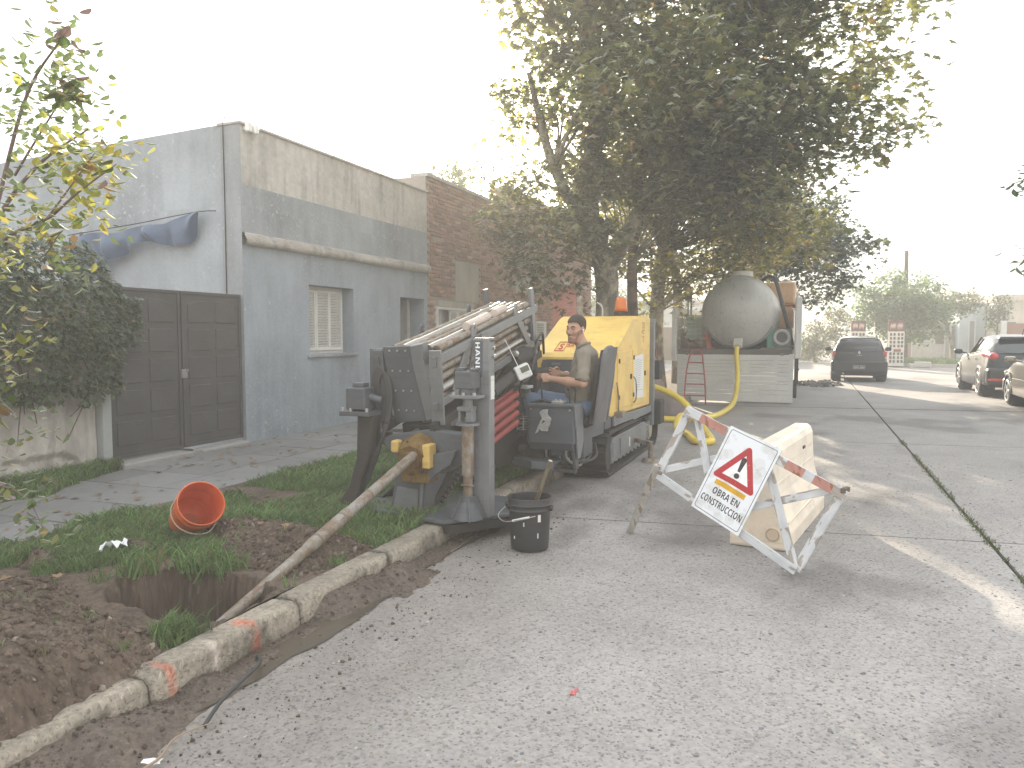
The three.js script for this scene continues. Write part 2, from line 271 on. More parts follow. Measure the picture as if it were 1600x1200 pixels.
// left kerb: cast stones with chipped, worn edges; orange and white spray marks on the nearest
const kerb = setting('kerb', 'low chipped concrete kerb along the left of the road');
const mKerb = mat([0.42, 0.38, 0.335], { map: T.kerb, bumpMap: BM.conc, bumpScale: 0.008, roughness: 0.9, vertexColors: true });
{
  const r = rngOf(41); let z = 2.2;
  while (z > -31) {
    const L = z > -7 ? 0.85 + r() * 0.35 : 2.2, nz = z > -7 ? 26 : 8, prof = [[X_BACK, -0.2], [X_BACK, 0.11], [X_BACK + 0.02, 0.135], [X_KERB - 0.085, 0.137], [X_KERB - 0.028, 0.134], [X_KERB - 0.006, 0.11], [X_KERB, 0.06], [X_KERB + 0.004, 0.0], [X_KERB + 0.004, -0.2]], P = [], I = [], C = [], n = prof.length, sd = r() * 40, tilt = (r() - 0.5) * 0.012;
    for (let j = 0; j <= nz; j++) for (let i = 0; i < n; i++) {
      const t = j / nz, zz = z - 0.004 - t * (L - 0.008), chip = sstep(0.6, 0.78, fbm(zz * 4 + sd, i * 0.35, 4)) * (i >= 3 && i <= 6 ? 0.015 : 0.005), rough = 0.008 * (fbm(zz * 13 + sd, i * 1.7, 3) - 0.5), e = (j === 0 || j === nz) ? 0.006 : 0;
      P.push(prof[i][0] - chip * (i > 2 ? 1 : 0) - (i > 2 ? e : 0) + (i > 3 ? rough : 0), prof[i][1] - (i > 0 && i < n - 2 ? chip * 0.6 + e : 0) + (i > 0 && i < 6 ? rough + tilt : 0), zz);
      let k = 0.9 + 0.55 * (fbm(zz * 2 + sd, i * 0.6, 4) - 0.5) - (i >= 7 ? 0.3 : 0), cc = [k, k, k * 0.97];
      for (const [pz, w, or] of [[-2.88, 0.04, 1], [-2.36, 0.028, 1], [-2.62, 0.022, 0]]) { const a = sstep(w, w * 0.4, Math.abs(zz - pz - 0.03 * (fbm(i * 2.3, zz * 9, 2) - 0.5))) * (i >= 3 && i <= 7 ? 0.75 * sstep(0.3, 0.6, fbm(zz * 20, i * 2, 3) + 0.2) : 0); const tgt = or ? [1.7, 0.5, 0.3] : [2.0, 2.0, 2.1]; cc = cc.map((v, q) => mix(v, tgt[q], a)); }
      C.push(...cc);
    }
    for (let j = 0; j < nz; j++) for (let i = 0; i < n - 1; i++) { const a = j * n + i; I.push(a, a + 1, a + n, a + 1, a + n + 1, a + n); }
    const g = new THREE.BufferGeometry(); g.setAttribute('position', new THREE.Float32BufferAttribute(P, 3)); g.setAttribute('color', new THREE.Float32BufferAttribute(C, 3));
    for (const j of [0, nz]) for (let i = 1; i < n - 1; i++) I.push(j * n, j * n + i, j * n + i + 1);
    g.setIndex(I); g.computeVertexNormals(); part('kerb_stone', [g], mKerb, kerb, { color: true }); z -= L;
  }
}
{   // right kerb and pavement, mostly hidden by the parked cars
  const rk = setting('far_kerb', 'kerb and pavement on the right side of the road');
  part('kerb_stone', [box(6.0, 6.18, -0.2, 0.14, 4, -18, 0.02), box(6.0, 6.18, -0.2, 0.14, -18.01, -32.9, 0.02)], mPave, rk);
  part('pavement', [box(6.18, 9.2, -0.2, 0.13, 4, -32.9, 0)], mPave, rk);
}
// verge: one earth sheet with the dug pit
const PIT = [[-3.58, -3.18], [-3.4, -3.42], [-2.98, -3.48], [-2.62, -3.36], [-2.585, -2.95], [-2.72, -2.74], [-3.0, -2.82], [-3.42, -2.9]];
function sdPoly(P, x, z) {
  let d = 1e9, s = 1;
  for (let i = 0, j = P.length - 1; i < P.length; j = i++) {
    const ex = P[j][0] - P[i][0], ez = P[j][1] - P[i][1], wx = x - P[i][0], wz = z - P[i][1], t = clamp((wx * ex + wz * ez) / (ex * ex + ez * ez));
    d = Math.min(d, Math.hypot(wx - ex * t, wz - ez * t)); const c1 = z >= P[i][1], c2 = z < P[j][1], c3 = ex * wz > ez * wx; if ((c1 && c2 && c3) || (!c1 && !c2 && !c3)) s = -s;
  }
  return s * d;
}
const blob = (x, z, cx, cz, rx, rz, a = 0) => { const dx = x - cx, dz = z - cz, c = Math.cos(a), s = Math.sin(a); return Math.hypot((dx * c + dz * s) / rx, (-dx * s + dz * c) / rz); };
const HEAPS = [   // cx, cz, rx, rz, turn, height
  [[-3.3, -1.85, 1.05, 0.98, 0.2, 0.27], [-3.75, -2.65, 0.62, 0.42, 0.4, 0.12], [-2.72, -1.95, 0.34, 0.7, 0, 0.09], [-2.8, -2.45, 0.24, 0.2, 0, 0.05]],
  [[-3.2, -4.02, 0.72, 0.42, 0.35, 0.15], [-2.85, -4.15, 0.42, 0.34, 0.2, 0.07], [-3.75, -4.2, 0.4, 0.25, 0, 0.08], [-2.75, -3.72, 0.28, 0.3, 0, 0.04]],
  [[-4.05, -3.72, 0.34, 0.15, 0.3, 0.05]], [[-4.27, -3.22, 0.14, 0.12, 0, 0.1]]];
function heapH(k, x, z) {
  let s = 0; for (const [cx, cz, rx, rz, a, hh] of HEAPS[k]) { const q = blob(x, z, cx, cz, rx, rz, a) + 0.3 * (fbm(x * 3 + k * 9, z * 3 + 20, 3) - 0.5); s = Math.max(s, 0) + hh * Math.pow(sstep(1, 0.08, q), 0.85); }
  return s;
}
const flatY = (x, z) => 0.118 + 0.022 * (fbm(x * 2.2 + 8, z * 2.2 + 30, 4) - 0.5);
function vergeY(x, z) {
  const sd = sdPoly(PIT, x, z) + 0.15 * (fbm(x * 6 + 2, z * 7 + 40, 3) - 0.5);
  return flatY(x, z) - 0.95 * sstep(0.01, -0.15, sd) + 0.02 * sstep(0.12, 0.02, Math.abs(sd)) + 0.03 * (fbm(x * 14, z * 14 + 60, 3) - 0.5) * sstep(0.05, -0.05, sd);
}
{
  const vg = setting('verge', 'strip of bare earth and turf between kerb and pavement');
  part('earth', [grid(X_PAVE - 0.02, X_BACK + 0.005, 2.5, -2.2, 40, 70, vergeY), grid(X_PAVE - 0.02, X_BACK + 0.005, -2.2, -3.9, 100, 80, vergeY), grid(X_PAVE - 0.02, X_BACK + 0.005, -3.9, -8, 50, 80, vergeY), grid(X_PAVE - 0.02, X_BACK + 0.005, -8, -32, 20, 80, vergeY)], mSoil, vg);
}
// spoil heaps
const HEAPTAG = ['large heap of dug brown earth in front of the pit, nearest the camera', 'low spread heap of dark earth behind the pit beside the orange bucket', 'thin scatter of dark earth beside the white paper scrap', 'small clod of dark earth in the grass at the left edge'];
const HB = [[-4.85, -2.45, 1.2, -3.3], [-4.3, -2.5, -3.3, -4.85], [-4.5, -3.6, -3.5, -3.95], [-4.45, -4.1, -3.05, -3.4]];
{
  const r = rngOf(61), clod = (() => { const g = mergeVertices(new THREE.IcosahedronGeometry(1, 0).deleteAttribute('uv').deleteAttribute('normal')), p = g.attributes.position; for (let i = 0; i < p.count; i++) { const k = 0.6 + 0.8 * r(); p.setXYZ(i, p.getX(i) * k, p.getY(i) * k * 0.7, p.getZ(i) * k); } const f = g.toNonIndexed(); f.computeVertexNormals(); return f; })();
  const mClod = mat([1, 1, 1], { roughness: 1 });
  HEAPS.forEach((h, k) => {
    const [x0, x1, z0, z1] = HB[k], n = k < 2 ? 110 : 30;
    const yAt = (x, z) => { const hh = heapH(k, x, z), pit = sstep(0.14, -0.03, sdPoly(PIT, x, z)), edge = sstep(X_BACK + 0.14, X_BACK - 0.02, x); return 0.10 + (hh * edge + 0.06 * (fbm(x * 11, z * 11 + 15, 4) - 0.5) * sstep(0.01, 0.06, hh) + 0.045 * (fbm(x * 30, z * 30 + 5, 3) - 0.5) * sstep(0.01, 0.06, hh)) * (1 - pit) - 0.7 * pit - (hh < 0.012 ? 0.06 : 0); };
    const hp = thing('soil_heap', HEAPTAG[k], 'soil heap', [h[0][0], 0.1, h[0][1]]);
    part('earth', [grid(x0, x1, z0, z1, n, n, yAt)], mSoil, hp);
    const l = [], c = []; let m = [9000, 4000, 200, 130][k], tries = 0;
    while (m > 0 && tries++ < 40000) {
      const x = mix(x0, x1, r()), z = mix(z0, z1, r()), hh = heapH(k, x, z); if (hh < 0.012 || sdPoly(PIT, x, z) < 0.02 || x > X_KERB - 0.05) continue;
      const s = 0.0025 + 0.017 * Math.pow(r(), 5), q = 0.5 + 0.9 * r(), t = r(); l.push(M4(x, yAt(x, z) + s * 0.25, z, qe(r() * 6, r() * 6, r() * 6), s)); c.push(t < 0.96 ? lin(0.115 * q, 0.084 * q, 0.065 * q) : lin(0.2 * q, 0.17 * q, 0.14 * q)); m--;
    }
    inst('clods', clod, mClod, l, hp, 'stuff', c);
  });
  // crumbs spilled over the kerb and into the pit, under the road edge
  const l = [], c = [];
  for (let i = 0; i < 5200; i++) { const x = X_KERB + 0.01 + 0.62 * Math.pow(r(), 1.5), z = 0.5 - r() * 6.6, s = 0.003 + 0.01 * Math.pow(r(), 4), q = 0.5 + 0.8 * r(); const yy = mudY(x, z); if (yy < 0.004 && r() < 0.8) continue; l.push(M4(x, Math.max(0.002, yy), z, qe(r() * 6, r() * 6, r() * 6), s)); c.push(lin(0.1 * q, 0.08 * q, 0.065 * q)); }
  const cr = setting('gutter', 'muddy gutter with standing brown water at the foot of the kerb');
  inst('crumbs', clod, mClod, l, cr, 'stuff', c);
  function mudY(x, z) { const t = (x - X_KERB) / 0.64, lump = sstep(0.45, 0.68, fbm(z * 1.7 + 30, x * 1.2 + 7, 3)) * sstep(0.5, 0.0, t) * (0.055 + 0.05 * fbm(z * 5, x * 6 + 3, 3)); return 0.010 + lump + 0.034 * (fbm(x * 9, z * 6 + 33, 5) - 0.5) + 0.02 * (fbm(x * 40, z * 36 + 9, 3) - 0.5) * sstep(0.01, 0.04, lump) - 0.036 * sstep(0.3, 0.75, t + 0.5 * (fbm(z * 2.2 + 4, x * 2 + 60, 4) - 0.5)) - 0.016 * sstep(0.12, 0.3, t) * sstep(0.75, 0.4, t); }
  part('mud', [grid(X_KERB - 0.005, X_KERB + 0.8, 2.2, -6.4, 40, 320, mudY)], mat([0.85, 0.87, 0.88], { map: T.soil, bumpMap: BM.soil, bumpScale: 0.015, roughness: 0.6 }), cr);
  part('puddle', [grid(0, 1, 1.5, -6.2, 3, 160, (u, z) => { const c = X_KERB + 0.15 + 0.1 * (fbm(z * 1.1 + 12, 4, 3) - 0.5), w = 0.01 + 0.075 * sstep(0.35, 0.65, fbm(z * 1.6 + 44, 8, 3)); return [c + w * (u * 2 - 1) + 0.03 * (vn(z * 9 + u * 3, 5) - 0.5), 0.0062, z]; })], mat([0.09, 0.075, 0.058], { phys: true, roughness: 0.03, ior: 1.33 }), cr);
}
// pavement of square slabs
{
  const pv = setting('pavement', 'worn grey slab pavement along the house fronts'), r = rngOf(71), S = 0.62;
  part('bedding', [grid(-6.62, X_PAVE, 2.5, -32.9, 1, 1, () => 0.105)], mat([0.09, 0.08, 0.07], { roughness: 1 }), pv);
  const variants = [0, 1, 2, 3].map((k) => mat([0.205 + 0.018 * k, 0.203 + 0.018 * k, 0.204 + 0.018 * k], { map: T.tone, bumpMap: BM.fine, bumpScale: 0.004, roughness: 0.92 }));
  for (let i = 0; i < 3; i++) for (let j = 0; j < 40; j++) {
    const x0 = -6.6 + i * S * 0.945, x1 = x0 + S * 0.945 - 0.012, z0 = 2.2 - j * S, z1 = z0 - S + 0.012; if (z0 > 0.4) continue;
    const g = box(x0, x1, 0.06, 0.128 + (r() - 0.5) * 0.008, z0, z1, 0.004); g.translate(-(x0 + x1) / 2, -0.1, -(z0 + z1) / 2); place(g, (x0 + x1) / 2, 0.1, (z0 + z1) / 2, (r() - 0.5) * 0.012, (r() - 0.5) * 0.008, (r() - 0.5) * 0.012);
    part('paving_slab', [g], variants[(r() * 4) | 0], pv);
  }
  part('paving_slab', [box(-6.6, X_PAVE, 0.06, 0.128, 2.2 - 40 * S, -32.8, 0)], variants[1], pv);
}
// turf
const bladeGeo = (() => {
  const r = rngOf(81), pos = [];
  for (let i = 0; i < 12; i++) {
    const a = r() * 6.3, b = r() * 6.3, x = (r() - 0.5) * 0.07, z = (r() - 0.5) * 0.07, hh = 0.035 + r() * 0.05, w = 0.0022 + r() * 0.0014, lx = Math.cos(b) * hh * (0.3 + r() * 0.7), lz = Math.sin(b) * hh * (0.3 + r() * 0.7), cx = Math.cos(a) * w, cz = Math.sin(a) * w;
    const A = [x - cx, 0, z - cz], B = [x + cx, 0, z + cz], C = [x - cx * 0.8 + lx * 0.35, hh * 0.65, z - cz * 0.8 + lz * 0.35], D = [x + cx * 0.8 + lx * 0.35, hh * 0.65, z + cz * 0.8 + lz * 0.35], F = [x + lx, hh * 0.95, z + lz];
    pos.push(...A, ...B, ...C, ...B, ...D, ...C, ...C, ...D, ...F);
  }
  const g = new THREE.BufferGeometry(); g.setAttribute('position', new THREE.Float32BufferAttribute(pos, 3)); g.computeVertexNormals(); return g;
})();
const mGrass = mat([1, 1, 1], { phys: true, transmission: 0.3, thickness: 0, roughness: 0.9, side: THREE.DoubleSide });
function turf(name, label, n, sample, kind = 'stuff', sc = 1, seed = 91) {
  const r = rngOf(seed), l = [], c = []; let tries = 0;
  while (l.length < n && tries++ < n * 12) {
    const s = sample(r); if (!s) continue; const k = (0.5 + 0.9 * r()) * mix(0.7, 1.3, fbm(s[0] * 3 + 9, s[2] * 3 + 4, 3)), y = r() * mix(0.85, 1.15, fbm(s[0] * 2 + 30, s[2] * 2 + 60, 3));
    l.push(M4(s[0], s[1], s[2], qe((r() - 0.5) * 0.3, r() * 6.3, (r() - 0.5) * 0.3), sc * (s[3] ?? 1) * (0.6 + 0.8 * r())));
    c.push(y < 0.86 ? lin(0.135 * k, 0.225 * k, 0.065 * k) : y < 0.95 ? lin(0.15 * k, 0.19 * k, 0.05 * k) : lin(0.21 * k, 0.18 * k, 0.09 * k));
  }
  const g = new THREE.Group(); ORIGIN.set(g, new THREE.Vector3());
  const im = inst(name, bladeGeo, mGrass, l, scene, kind, c); return tag(im, label);
}
const heapAt = (x, z) => Math.max(heapH(0, x, z), heapH(1, x, z), heapH(2, x, z), heapH(3, x, z));
turf('grass', 'short trodden green grass on the verge by the kerb and pit', 42000, (r) => {
  const z = 0.2 - Math.pow(r(), 1.15) * 14, x = mix(X_PAVE - 0.12, X_BACK - 0.02, r()), sd = sdPoly(PIT, x, z), e = X_PAVE + 0.16 * (fbm(z * 2.5 + 8, 5, 3) - 0.35);
  if (sd < (z < -3.16 && x < -2.9 ? -0.01 : 0.04) || heapAt(x, z) > 0.02 + 0.03 * r() || x < e || (z > -2.98 && x > -3.45 && fbm(x * 5, z * 5, 2) < 0.66)) return null;
  const bare = fbm(x * 1.7 + 33, z * 1.7 + 12, 4); if (bare < 0.40 && z > -5.6) return null; if (bare < 0.45 && r() < 0.6) return null;
  return [x, Math.max(vergeY(x, z), 0.07) - 0.004, z, mix(0.45, 1.75, fbm(x * 2 + 3, z * 2, 4)) + (sd < 0.16 ? 0.45 : 0)];
});
turf('weeds', 'low weeds along the foot of the ivy wall beside the pavement', 3600, (r) => { const z = -0.5 - r() * 5.3, w = 0.42 * sstep(-6.0, -4.2, z) + 0.12, x = X_WALL - 0.02 + w * Math.pow(r(), 1.3) * (0.6 + 0.8 * fbm(z * 3, 8, 3)); return [x, 0.125, z, 1.5]; }, 'stuff', 1, 92);
turf('tufts', 'grass tufts at the mouth of the pit where the drill pipe enters', 34, (r) => { const a = r() * 6.3, q = Math.sqrt(r()) * 0.08; return [-2.74 + Math.cos(a) * q, vergeY(-2.74 + Math.cos(a) * q, -2.66 + Math.sin(a) * q), -2.66 + Math.sin(a) * q, 0.9]; }, 'stuff', 1, 93);

turf('dry_grass', 'dry torn grass and roots mixed into the dug earth', 170, (r) => { const z = -0.9 - r() * 3.7, x = mix(-4.2, -2.6, r()), hh = heapAt(x, z); if (hh < 0.03 || sdPoly(PIT, x, z) < 0.02 || x > X_BACK - 0.05) return null; return [x, 0.1 + hh - 0.012, z, 0.55]; }, 'stuff', 1, 95);
// ---------- buildings and walls on the left ----------
const mBlue = mat([0.36, 0.40, 0.445], { map: T.plaster, bumpMap: BM.fine, bumpScale: 0.006, roughness: 0.9 });
const mBlue2 = mat([0.36, 0.385, 0.41], { map: T.plaster, bumpMap: BM.fine, bumpScale: 0.006, roughness: 0.9 });
const mWeather = mat([0.74, 0.72, 0.695], { map: T.weather, bumpMap: BM.fine, bumpScale: 0.01, roughness: 1 });
const mDark = mat([0.03, 0.03, 0.032], { roughness: 0.9 });
const mOldWhite = mat([0.74, 0.73, 0.70], { map: T.tone, bumpMap: BM.wood, bumpScale: 0.002, roughness: 0.85 });
function louvre(parent, z0, z1, y0, y1, x, n, m, rail = 0.035) {      // one shutter leaf facing +x
  const lf = part('shutter_leaf', [box(x - 0.035, x, y0, y1, z0, z0 - rail, 0.004), box(x - 0.035, x, y0, y1, z1 + rail, z1, 0.004), box(x - 0.034, x - 0.001, y0, y0 + rail * 1.4, z0 - rail, z1 + rail, 0.003), box(x - 0.034, x - 0.001, y1 - rail, y1, z0 - rail, z1 + rail, 0.003)], m, parent);
  const s = [], hh = (y1 - y0 - rail * 2.4) / n;
  for (let i = 0; i < n; i++) { const g = bxc(0.006, hh * 0.92, Math.abs(z1 - z0) - 2 * rail, 0); place(g, x - 0.018, y0 + rail * 1.4 + hh * (i + 0.5), (z0 + z1) / 2, 0, 0, -0.5); s.push(g); }
  part('slats', s, m, lf, { kind: 'stuff' }); return lf;
}
{
  const h = thing('blue_house', 'grey blue rendered flat roofed house with a stained parapet and a white shuttered window', 'house', [-6.6, 0.13, -10.3]);
  part('wall', [wallX(-6.6, -7.83, -12.83, 0, 2.62, [[-9.19, -10.33, 1.21, 2.2], [-11.8, -12.7, 0.14, 2.14]], 0.3)], mBlue, h);
  part('parapet_band', [wallX(-6.6, -7.83, -12.83, 2.76, 3.36, [], 0.3)], mBlue2, h);
  part('parapet', [wallX(-6.603, -7.835, -12.83, 3.36, 4.09, [], 0.29)], mWeather, h, { label: 'stained grey brown bare render of the upper parapet' });
  part('coping', [box(-6.95, -6.57, 4.09, 4.125, -7.81, -12.84, 0.01)], mWeather, h);
  const led = grid(0, 5.02, 0, 1, 90, 6, (s, t) => { const q = [[0, 2.615], [0.075, 2.622], [0.082, 2.68], [0.08, 2.742], [0.05, 2.765], [0.0, 2.768], [-0.02, 2.768]][Math.round(t * 6)], n = 0.02 * (fbm(s * 5, t * 4, 4) - 0.5) - 0.035 * sstep(0.62, 0.75, fbm(s * 3 + 7, t * 2, 4)) * (t > 0.3 && t < 0.9 ? 1 : 0); return [-6.6 + q[0] + (q[0] > 0.02 ? n : 0), q[1] + (q[0] > 0.02 ? n * 0.5 : 0), -7.82 - s]; });
  part('cornice', [led], mat([0.66, 0.63, 0.60], { map: T.weather, bumpMap: BM.fine, bumpScale: 0.01, roughness: 1 }), h, { label: 'chipped weathered cornice ledge' });
  // side wall seen over the gate: its top falls towards the back
  part('side_wall', [poly([[-6.905, 0.0], [-6.905, 4.10], [-7.07, 4.10], [-16, 3.72], [-16, 0]].reverse(), 0.25, 0).translate(0, 0, -8.08)], mat([0.42, 0.46, 0.50], { map: T.plaster, bumpMap: BM.fine, bumpScale: 0.004, roughness: 0.9 }), h);
  part('corner', [wallX(-6.6, -7.828, -8.08, 0.0, 0.001, [], 0.3), box(-6.9, -6.6, 0, 4.088, -7.825, -7.832, 0)], mBlue2, h);
  part('roof', [box(-16, -6.9, 3.4, 3.55, -8.08, -12.83, 0)], mWeather, h);
  part('end_wall', [box(-16, -6.9, 0, 4.0, -12.6, -12.83, 0)], mWeather, h);
  const vs = part('entrance', [box(-7.75, -6.9, 0.0, 0.135, -11.75, -12.6, 0), box(-7.8, -7.75, 0, 2.6, -11.6, -12.6, 0), box(-7.8, -6.9, 0, 2.6, -11.75, -11.8, 0), box(-7.8, -6.9, 2.14, 2.2, -11.8, -12.6, 0)], mBlue2, h);
  part('door', [box(-7.745, -7.70, 0.14, 2.1, -11.85, -12.58, 0.01)], mat([0.13, 0.11, 0.10], { map: T.grime }), h);
  const w = part('window', [box(-6.9, -6.8, 1.21, 1.25, -9.19, -10.33, 0.004), box(-6.9, -6.8, 2.15, 2.2, -9.19, -10.33, 0.004), box(-6.9, -6.8, 1.25, 2.15, -9.19, -9.225, 0.004), box(-6.9, -6.8, 1.25, 2.15, -10.295, -10.33, 0.004), ], mOldWhite, h, { label: 'window closed with three white louvred shutter leaves' });
  part('dark_room', [box(-6.95, -6.93, 1.2, 2.2, -9.1, -10.4, 0)], mDark, h);
  part('sill', [box(-6.85, -6.56, 1.165, 1.208, -9.12, -10.4, 0.008)], mBlue2, h);
  for (let i = 0; i < 3; i++) louvre(h, -9.235 - i * 0.352, -9.235 - (i + 1) * 0.352 + 0.008, 1.256, 2.145, -6.765 - (i === 2 ? 0.01 : 0), 20, mOldWhite);
  for (const d of [0, 0.13]) { const l = part('security_light', [box(-6.56, -6.5, 4.0, 4.12, -7.86 - d, -7.95 - d, 0.02), box(-6.6, -6.56, 4.03, 4.07, -7.89 - d, -7.92 - d, 0)], mat([0.8, 0.8, 0.78], { roughness: 0.5 }), h); }
  part('cable', [tube([[-6.86, 4.13, -7.78], [-6.8, 4.2, -7.84], [-6.6, 4.16, -7.9]], 0.006), tube([[-6.85, 4.13, -7.815], [-6.845, 3, -7.815], [-6.85, 2, -7.815]], 0.006)], mDark, h);
}
{   // double leaf metal gate
  const g = thing('metal_gate', 'dark grey double leaf sheet metal gate with pressed panels beside the blue house', 'gate', [-6.6, 0.13, -6.8]);
  const mg = mat([0.085, 0.082, 0.084], { map: T.grime, bumpMap: BM.fine, bumpScale: 0.002, roughness: 0.65, metalness: 0.2 });
  for (const [z0, z1] of [[-5.82, -6.81], [-6.83, -7.81]]) {
    const lf = part('gate_leaf', [box(-6.68, -6.645, 0.21, 1.985, z0, z1, 0.004), box(-6.7, -6.63, 0.2, 0.235, z0, z1, 0.004), box(-6.7, -6.63, 1.955, 1.99, z0, z1, 0.004), box(-6.7, -6.631, 0.235, 1.955, z0, z0 - 0.035, 0.004), box(-6.7, -6.631, 0.235, 1.955, z1 + 0.035, z1, 0.004)], mg, g);
    const wz = (Math.abs(z1 - z0) - 0.30) / 2;
    for (let c = 0; c < 2; c++) for (let r = 0; r < 5; r++) {
      const a = z0 - 0.1 - c * (wz + 0.1), y0 = 0.33 + r * 0.325, y1 = y0 + 0.255, top = r === 4 ? 0.045 : 0;
      part('pressed_panel', [polyX([[a, y0], [a - wz, y0], [a - wz, y1 - (c ? top : 0)], [a - wz / 2, y1], [a, y1 - (c ? 0 : top)]], -6.648, -6.634, 0.006)], mg, lf);
    }
  }
  part('lock', [box(-6.631, -6.6, 1.0, 1.1, -6.79, -6.87, 0.008), rod([-6.63, 1.09, -6.86], [-6.59, 1.09, -6.86], 0.015)], mat([0.3, 0.29, 0.28], { roughness: 0.6, metalness: 0.5 }), g);
  part('step', [box(-6.75, -6.42, 0.08, 0.185, -5.8, -6.75, 0.02), box(-6.7, -6.52, 0.08, 0.165, -7.0, -7.8, 0.03)], mat([0.36, 0.35, 0.34], { map: T.tone }), g);
}
{   // plot wall under the ivy, with its end post
  const w = thing('plot_wall', 'old peeling rendered garden wall under the ivy at the left edge', 'wall', [-6.7, 0.13, -3]);
  const wy = (s, t) => { const z = 2 - s, y = t * 2.0, f = 0.035 * (fbm(z * 3, y * 3 + 9, 4) - 0.5) + 0.03 * sstep(0.5, 0.62, fbm(z * 2 + 4, y * 2.4, 5)) + (y < 0.34 ? -0.05 * sstep(0.5, 0.6, fbm(z * 5, y * 6, 3)) : 0); return [-6.66 + f, y, z]; };
  part('render', [grid(0, 7.68, 0, 1, 200, 60, wy), box(-6.9, -6.7, 0, 2.0, 2, -5.68, 0)], mat([0.85, 0.80, 0.76], { map: T.weather, bumpMap: BM.fine, bumpScale: 0.02, roughness: 1 }), w);
  part('post', [box(-6.82, -6.57, 0.05, 2.0, -5.69, -5.8, 0.012)], mat([0.42, 0.44, 0.43], { map: T.tone }), w);
}
{   // brick house beyond: every brick stands proud of the mortar
  const b = thing('brick_house', 'tall unrendered brick house front behind the drill rig and the plane tree', 'house', [-6.62, 0.13, -18.6]);
  const ops = [[-13.2, -14.95, 1.02, 2.02], [-20.4, -22.85, 0.2, 2.87]];
  const TOP = (z) => 4.75 + 0.3 * sstep(-16, -24, z);
  part('mortar_wall', [wallX(-6.63, -12.84, -17, 0, 4.4, [ops[0]], 0.3), wallX(-6.63, -17, -24.5, 0, 4.86, [ops[1]], 0.3), box(-16, -6.93, 0, 4.4, -12.84, -13.1, 0), box(-16, -6.93, 0, 4.7, -24.3, -24.5, 0), box(-16, -6.93, 4.2, 4.4, -13.1, -24.3, 0)], mat([0.40, 0.36, 0.32], { map: T.tone, bumpMap: BM.fine, bumpScale: 0.006, roughness: 1 }), b);
  part('coping', [box(-6.95, -6.58, 4.4, 4.47, -12.84, -17, 0.01), box(-6.95, -6.58, 4.86, 4.94, -16.95, -24.52, 0.01)], mWeather, b);
  const r = rngOf(101), l = [], c = [], skip = [...ops, [-14.1, -15.2, 2.14, 2.98], [-17.5, -18.5, 2.5, 2.98], [-13.3, -15.0, 2.02, 2.16]];
  for (let row = 0; row < 66; row++) for (let k = 0; k < 48; k++) {
    const z = -12.98 - k * 0.243 - (row % 2) * 0.12, y = 0.2 + row * 0.0705; if (z < -24.38 || (z > -17.1 && y > 4.36) || skip.some((o) => z - 0.1 < o[0] && z + 0.1 > o[1] && y + 0.02 > o[2] && y - 0.02 < o[3])) continue;
    if (r() < 0.012) continue; const s = 0.72 + 0.6 * r(); l.push(M4(-6.63 + (r() - 0.5) * 0.012, y, z, qe(0, (r() - 0.5) * 0.02, (r() - 0.5) * 0.03), V(1, 0.92 + 0.1 * r(), 0.96 + 0.06 * r()))); c.push(r() < 0.08 ? lin(0.42 * s, 0.30 * s, 0.23 * s) : lin(0.38 * s, 0.235 * s, 0.18 * s));
  }
  inst('bricks', bxc(0.04, 0.056, 0.226, 0.004), mat([1, 1, 1], { map: T.tone, roughness: 0.95 }), l, b, 'stuff', c);
  const mPatch = mat([0.46, 0.43, 0.37], { map: T.plaster, roughness: 1, bumpMap: BM.fine, bumpScale: 0.006 });
  part('render_patch', [box(-6.66, -6.612, 2.15, 2.97, -14.1, -15.2, 0.01), box(-6.66, -6.614, 2.03, 2.15, -13.3, -15.0, 0.01)], mPatch, b, { label: 'large rendered patch over a walled-up window' });
  part('render_patch', [box(-6.66, -6.612, 2.5, 2.97, -17.5, -18.5, 0.01)], mPatch, b, { label: 'small rendered patch' });
  const w = part('window', [box(-6.68, -6.58, 1.02, 2.02, -13.2, -13.25, 0.004), box(-6.68, -6.58, 1.97, 2.02, -13.25, -14.95, 0.004), box(-6.68, -6.58, 1.02, 2.02, -14.9, -14.95, 0.004), box(-6.9, -6.8, 1.02, 2.02, -13.2, -14.95, 0)], mOldWhite, b);
  part('pane', [box(-6.7, -6.69, 1.05, 1.97, -13.3, -13.75, 0)], mat([0.2, 0.22, 0.24], { roughness: 0.1 }), w);
  for (let i = 0; i < 3; i++) louvre(b, -13.8 - i * 0.37, -13.8 - (i + 1) * 0.37 + 0.01, 1.05, 1.97, -6.6, 18, mOldWhite);
  const cr = part('corrugated_shutter', [box(-6.7, -6.66, 0.2, 2.87, -20.4, -22.85, 0)], mat([0.5, 0.2, 0.15], { roughness: 0.8 }), b, { label: 'faded coral red slatted shop shutter' });
  for (let i = 0; i < 26; i++) { const g = box(-6.66, -6.64, 0.22 + i * 0.101, 0.31 + i * 0.101, -20.42, -22.83, 0.008); part('shutter_slat', [g], cr.material, cr); }
  part('roller_box', [box(-6.62, -6.3, 2.87, 3.0, -20.3, -22.95, 0.01)], mPatch, b);
}
{
  const ac = thing('air_conditioner', 'small white wall air conditioning unit on the brick house behind the rig', 'air conditioner', [-6.45, 1.55, -18.6]);
  part('casing', [box(-6.62, -6.36, 1.35, 1.82, -18.3, -19.1, 0.015)], mat([0.6, 0.6, 0.58], { roughness: 0.6 }), ac);
  part('grille', [...Array(9)].map((_, i) => box(-6.36, -6.345, 1.4 + i * 0.043, 1.42 + i * 0.043, -18.35, -18.85, 0)), mat([0.25, 0.25, 0.25]), ac);
  for (const z of [-18.4, -18.95]) part('bracket', [box(-6.62, -6.4, 1.31, 1.35, z, z - 0.05, 0)], mDark, ac);
}
